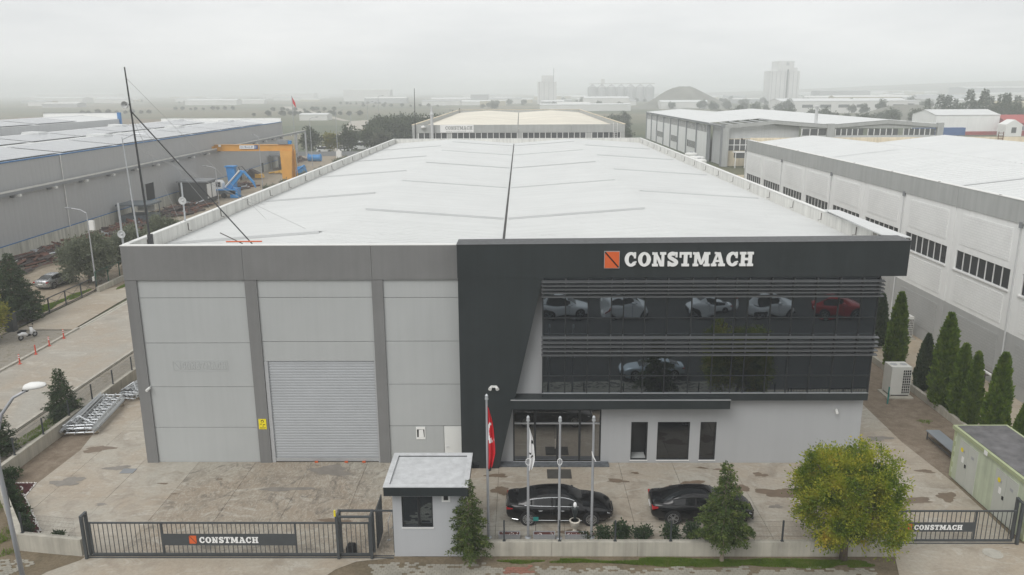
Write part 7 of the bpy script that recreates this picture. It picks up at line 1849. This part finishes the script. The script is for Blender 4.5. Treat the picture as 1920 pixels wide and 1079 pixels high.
# far roads
sheet('far_road', [(-60, 262), (-66, 262), (-118, 560), (-60, 700), (40, 900), (48, 896), (-52, 690), (-105, 560)], -.04, 'road_concrete')
sheet('far_road', [(-118, 560), (-125, 565), (-330, 1100), (-310, 1100)], -.035, 'road_concrete')
sheet('far_field', [(-330, 300), (-120, 300), (-170, 560), (-430, 700)], -.06, 'verge')
sheet('far_field', [(-75, 330), (-30, 300), (-10, 480), (-95, 520)], -.06, 'verge')

# ------------------------------------------------------------------ far trees (too small to show their parts)
FT = []
for s_, (mm, rx, rz_) in enumerate((('leaf_far', 3.0, 2.6), ('leaf_far', 2.6, 3.2), ('leaf_farolive', 2.8, 2.2), ('leaf_yellow', 2.4, 2.6))):
    me, cc = crown_blob(50 + s_, rx, rx * .95, rz_, 70, 26, .62, mm, rz_ + 1.3, .15, .34, .35); FT.append(me)
cmF, _b = conifer_mesh(77, 11, 2.6, 1.0, 'leaf_conifer_dark', 60, .8, .2, 1.2, .3); FC = cmF
cyF, cyFc = cypress_mesh(78, 8, 1.1, 'leaf_far', 900)
def far_tree(x, y, s_, k, label, group, name='far_tree'):
    me = FT[k] if k < 4 else FC if k == 4 else cyF
    o = inst(name, me, None, (x, y, -.1), (0, 0, rnd.uniform(0, 6.28)), (s_, s_, s_ * rnd.uniform(.9, 1.15)))
    tag(o, label, 'tree', group)
def grove(n_, poly_f, kinds, s0, s1, label, group, name='far_tree'):
    """label: '%s' takes the tree's place counted from the left of the photo"""
    pts = sorted([poly_f() for _ in range(n_)], key=lambda p: p[0] / p[1])
    for k, (x, y) in enumerate(pts): far_tree(x, y, rnd.uniform(s0, s1), rnd.choice(kinds), label % ordinal(k + 1), group, name)
U = rnd.uniform
grove(60, lambda: (U(-62, -24), U(285, 390)), (0, 1, 0, 2), .8, 1.5, '%s tree from the left in the dark grove left of the rear hall', 'grove left of the rear hall')
grove(30, lambda: (lambda y_: (y_ * U(.085, .135), y_))(U(300, 480)), (0, 2, 1), .7, 1.1, '%s tree from the left in the grove between the two rear halls', 'grove between the rear halls')
grove(75, lambda: (U(118, 265), U(400, 520)), (0, 1, 2, 0), .7, 1.25, '%s tree from the left in the wooded band beyond the right rear hall', 'wooded band beyond the right rear hall')
grove(46, lambda: (U(232, 330), U(395, 470)), (4, 4, 1), 1.0, 1.6, '%s pine from the left in the wood behind the red house', 'pines behind the red house', 'pine_tree')
grove(75, lambda: (lambda y_: (y_ * U(.22, .64), y_))(U(540, 1100)), (0, 1, 2), .8, 1.5, '%s tree from the left scattered on the slope before the grain tower', 'trees before the grain tower')
grove(24, lambda: (540 + U(0, 190), 822 + U(-3, 3)), (5,), 1.1, 1.6, '%s slim cypress from the left in the row along the far pale hall', 'far cypress row', 'cypress')
hedge = []
for q in range(11):      # hedgerows across the left plain
    y_ = 640 + q * q * 15 + U(0, 60); x_ = y_ * U(-.62, -.18); st = U(7, 12); sl_ = U(-.12, .12)
    hedge += [(x_ + k * st + U(-2, 2), y_ + k * st * sl_) for k in range(9)]
def tree_mass(name, label, pts, me, m, s0, s1):
    """a far-off belt of trees that reads as one mass: one joined mesh"""
    n0 = len(me.vertices); v0 = np.empty(n0 * 3, np.float32); me.vertices.foreach_get('co', v0); v0 = v0.reshape(-1, 3)
    vs_ = []
    for (x, y) in pts:
        c, s_ = rnd.uniform(0, 6.28), rnd.uniform(s0, s1)
        rm = np.array([[math.cos(c), -math.sin(c), 0], [math.sin(c), math.cos(c), 0], [0, 0, 1]])
        vs_.append(v0 @ rm.T * s_ + np.array([x, y, -.1]))
    v = np.concatenate(vs_)
    return tag(link(bpy.data.objects.new(name, npmesh(name, v, np.arange(len(v)).reshape(-1, 4), m))), label, 'trees', kind='stuff')
tree_mass('hedgerows', 'faint hedgerow trees crossing the hazy left plain', hedge, FT[2], 'leaf_farolive', .5, .85)
grove(45, lambda: (lambda y_: (y_ * U(-.06, .34), y_))(U(820, 1500)), (0, 2, 1), .7, 1.3, '%s hazy tree from the left around the smaller grain tower', 'trees around the grain towers')
for k, (x, y, s_, kk, l) in enumerate(((-69, 262, 1.1, 1, 'dark round tree behind the crane rail end'), (-63, 266, 1.05, 3, 'yellowing round tree left of the bus'), (-56.5, 262, 1.15, 1, 'round dark green tree before the bus'), (-52, 280, 1.2, 0, 'dark tree right of the bus'), (-47, 272, 1.1, 2, 'grey-green tree behind the left rear roof corner'))): far_tree(x, y, s_, kk, l, 'trees behind the crane')
# bus and cars by the far road
def vehicle(name, label, cat, x, y, L, h, w, m, wz0, wz1):
    t = thing(name, label, cat, (x, y, 0)); b_ = MB().prism([(x - L / 2, .35), (x + L / 2, .35), (x + L / 2, h * .62), (x + L * .44, h), (x - L * .47, h), (x - L / 2, h * .75)], y, y + w, 'y').build('body', m, t)
    box('window_band', 'win_dark', b_, x - L * .44, x + L * .42, y - .03, y, wz0, wz1)
    for f in (-.3, .3): MB().lathe([(.42, -.12), (.42, .12)], 14, (x + L * f, y - .02, .42), 'y').build('wheel', 'rubber_black', t)
vehicle('bus', 'pale grey bus parked by the far trees', 'bus', -55.4, 283, 9.5, 3.1, 2.4, 'machine_white', 1.6, 2.7)
vehicle('van', 'white van parked behind the crane rail post', 'van', -67.0, 272, 5.5, 2.1, 1.9, 'machine_white', 1.2, 1.9)
vehicle('far_car', 'white car parked between the van and the bus', 'car', -61.0, 276, 4.6, 1.5, 1.8, 'machine_white', .95, 1.4)
lowwall('far_yard_wall', 'dark low wall with railing before the bus', [(-72, 258), (-44, 258)], .3, 1.4, 'steel_grey', piece=7)
fg = thing('far_flagpole', 'far pole with a limp dark red flag above the left factory end', 'flagpole', (-74, 262, 0)); MB().tube([(-74, 262, 0), (-74, 262, 19)], .12, 6).build('pole', 'pole_grey', fg)
tag(MB().prism([(-73.9, 18.6), (-73.0, 16.8), (-72.8, 15.2), (-73.4, 16.0), (-73.8, 16.6)], 261.97, 262.03, 'y').build('flag', 'flag_red'), 'limp dark red flag on the far pole', 'flag')
tag(MB().prism([(-57.9, 0), (-56.3, 0), (-56.3, 1.9), (-57.1, 2.6), (-57.9, 1.9)], 250, 251, 'y').build('white_kiosk', 'white_paint'), 'small white cabinet before the round dark tree', 'cabinet')

# ================================================================== HAZE
hz, hnt, hn, hl, hb = nmat('haze_air')
hn.remove(hb)
pv_ = hn.new('ShaderNodeVolumePrincipled')
pv_.inputs['Color'].default_value = (0.955, 0.985, 1.0, 1); pv_.inputs['Density'].default_value = 0.00070; pv_.inputs['Anisotropy'].default_value = -0.1
hl.new(pv_.outputs[0], hn['Material Output'].inputs['Volume'])
haze = MB().box(-7300, 7300, -900, 7300, -2, 62).build('haze', 'haze_air')
tag(haze, 'thin pale haze over the whole plain', 'haze', kind='stuff')
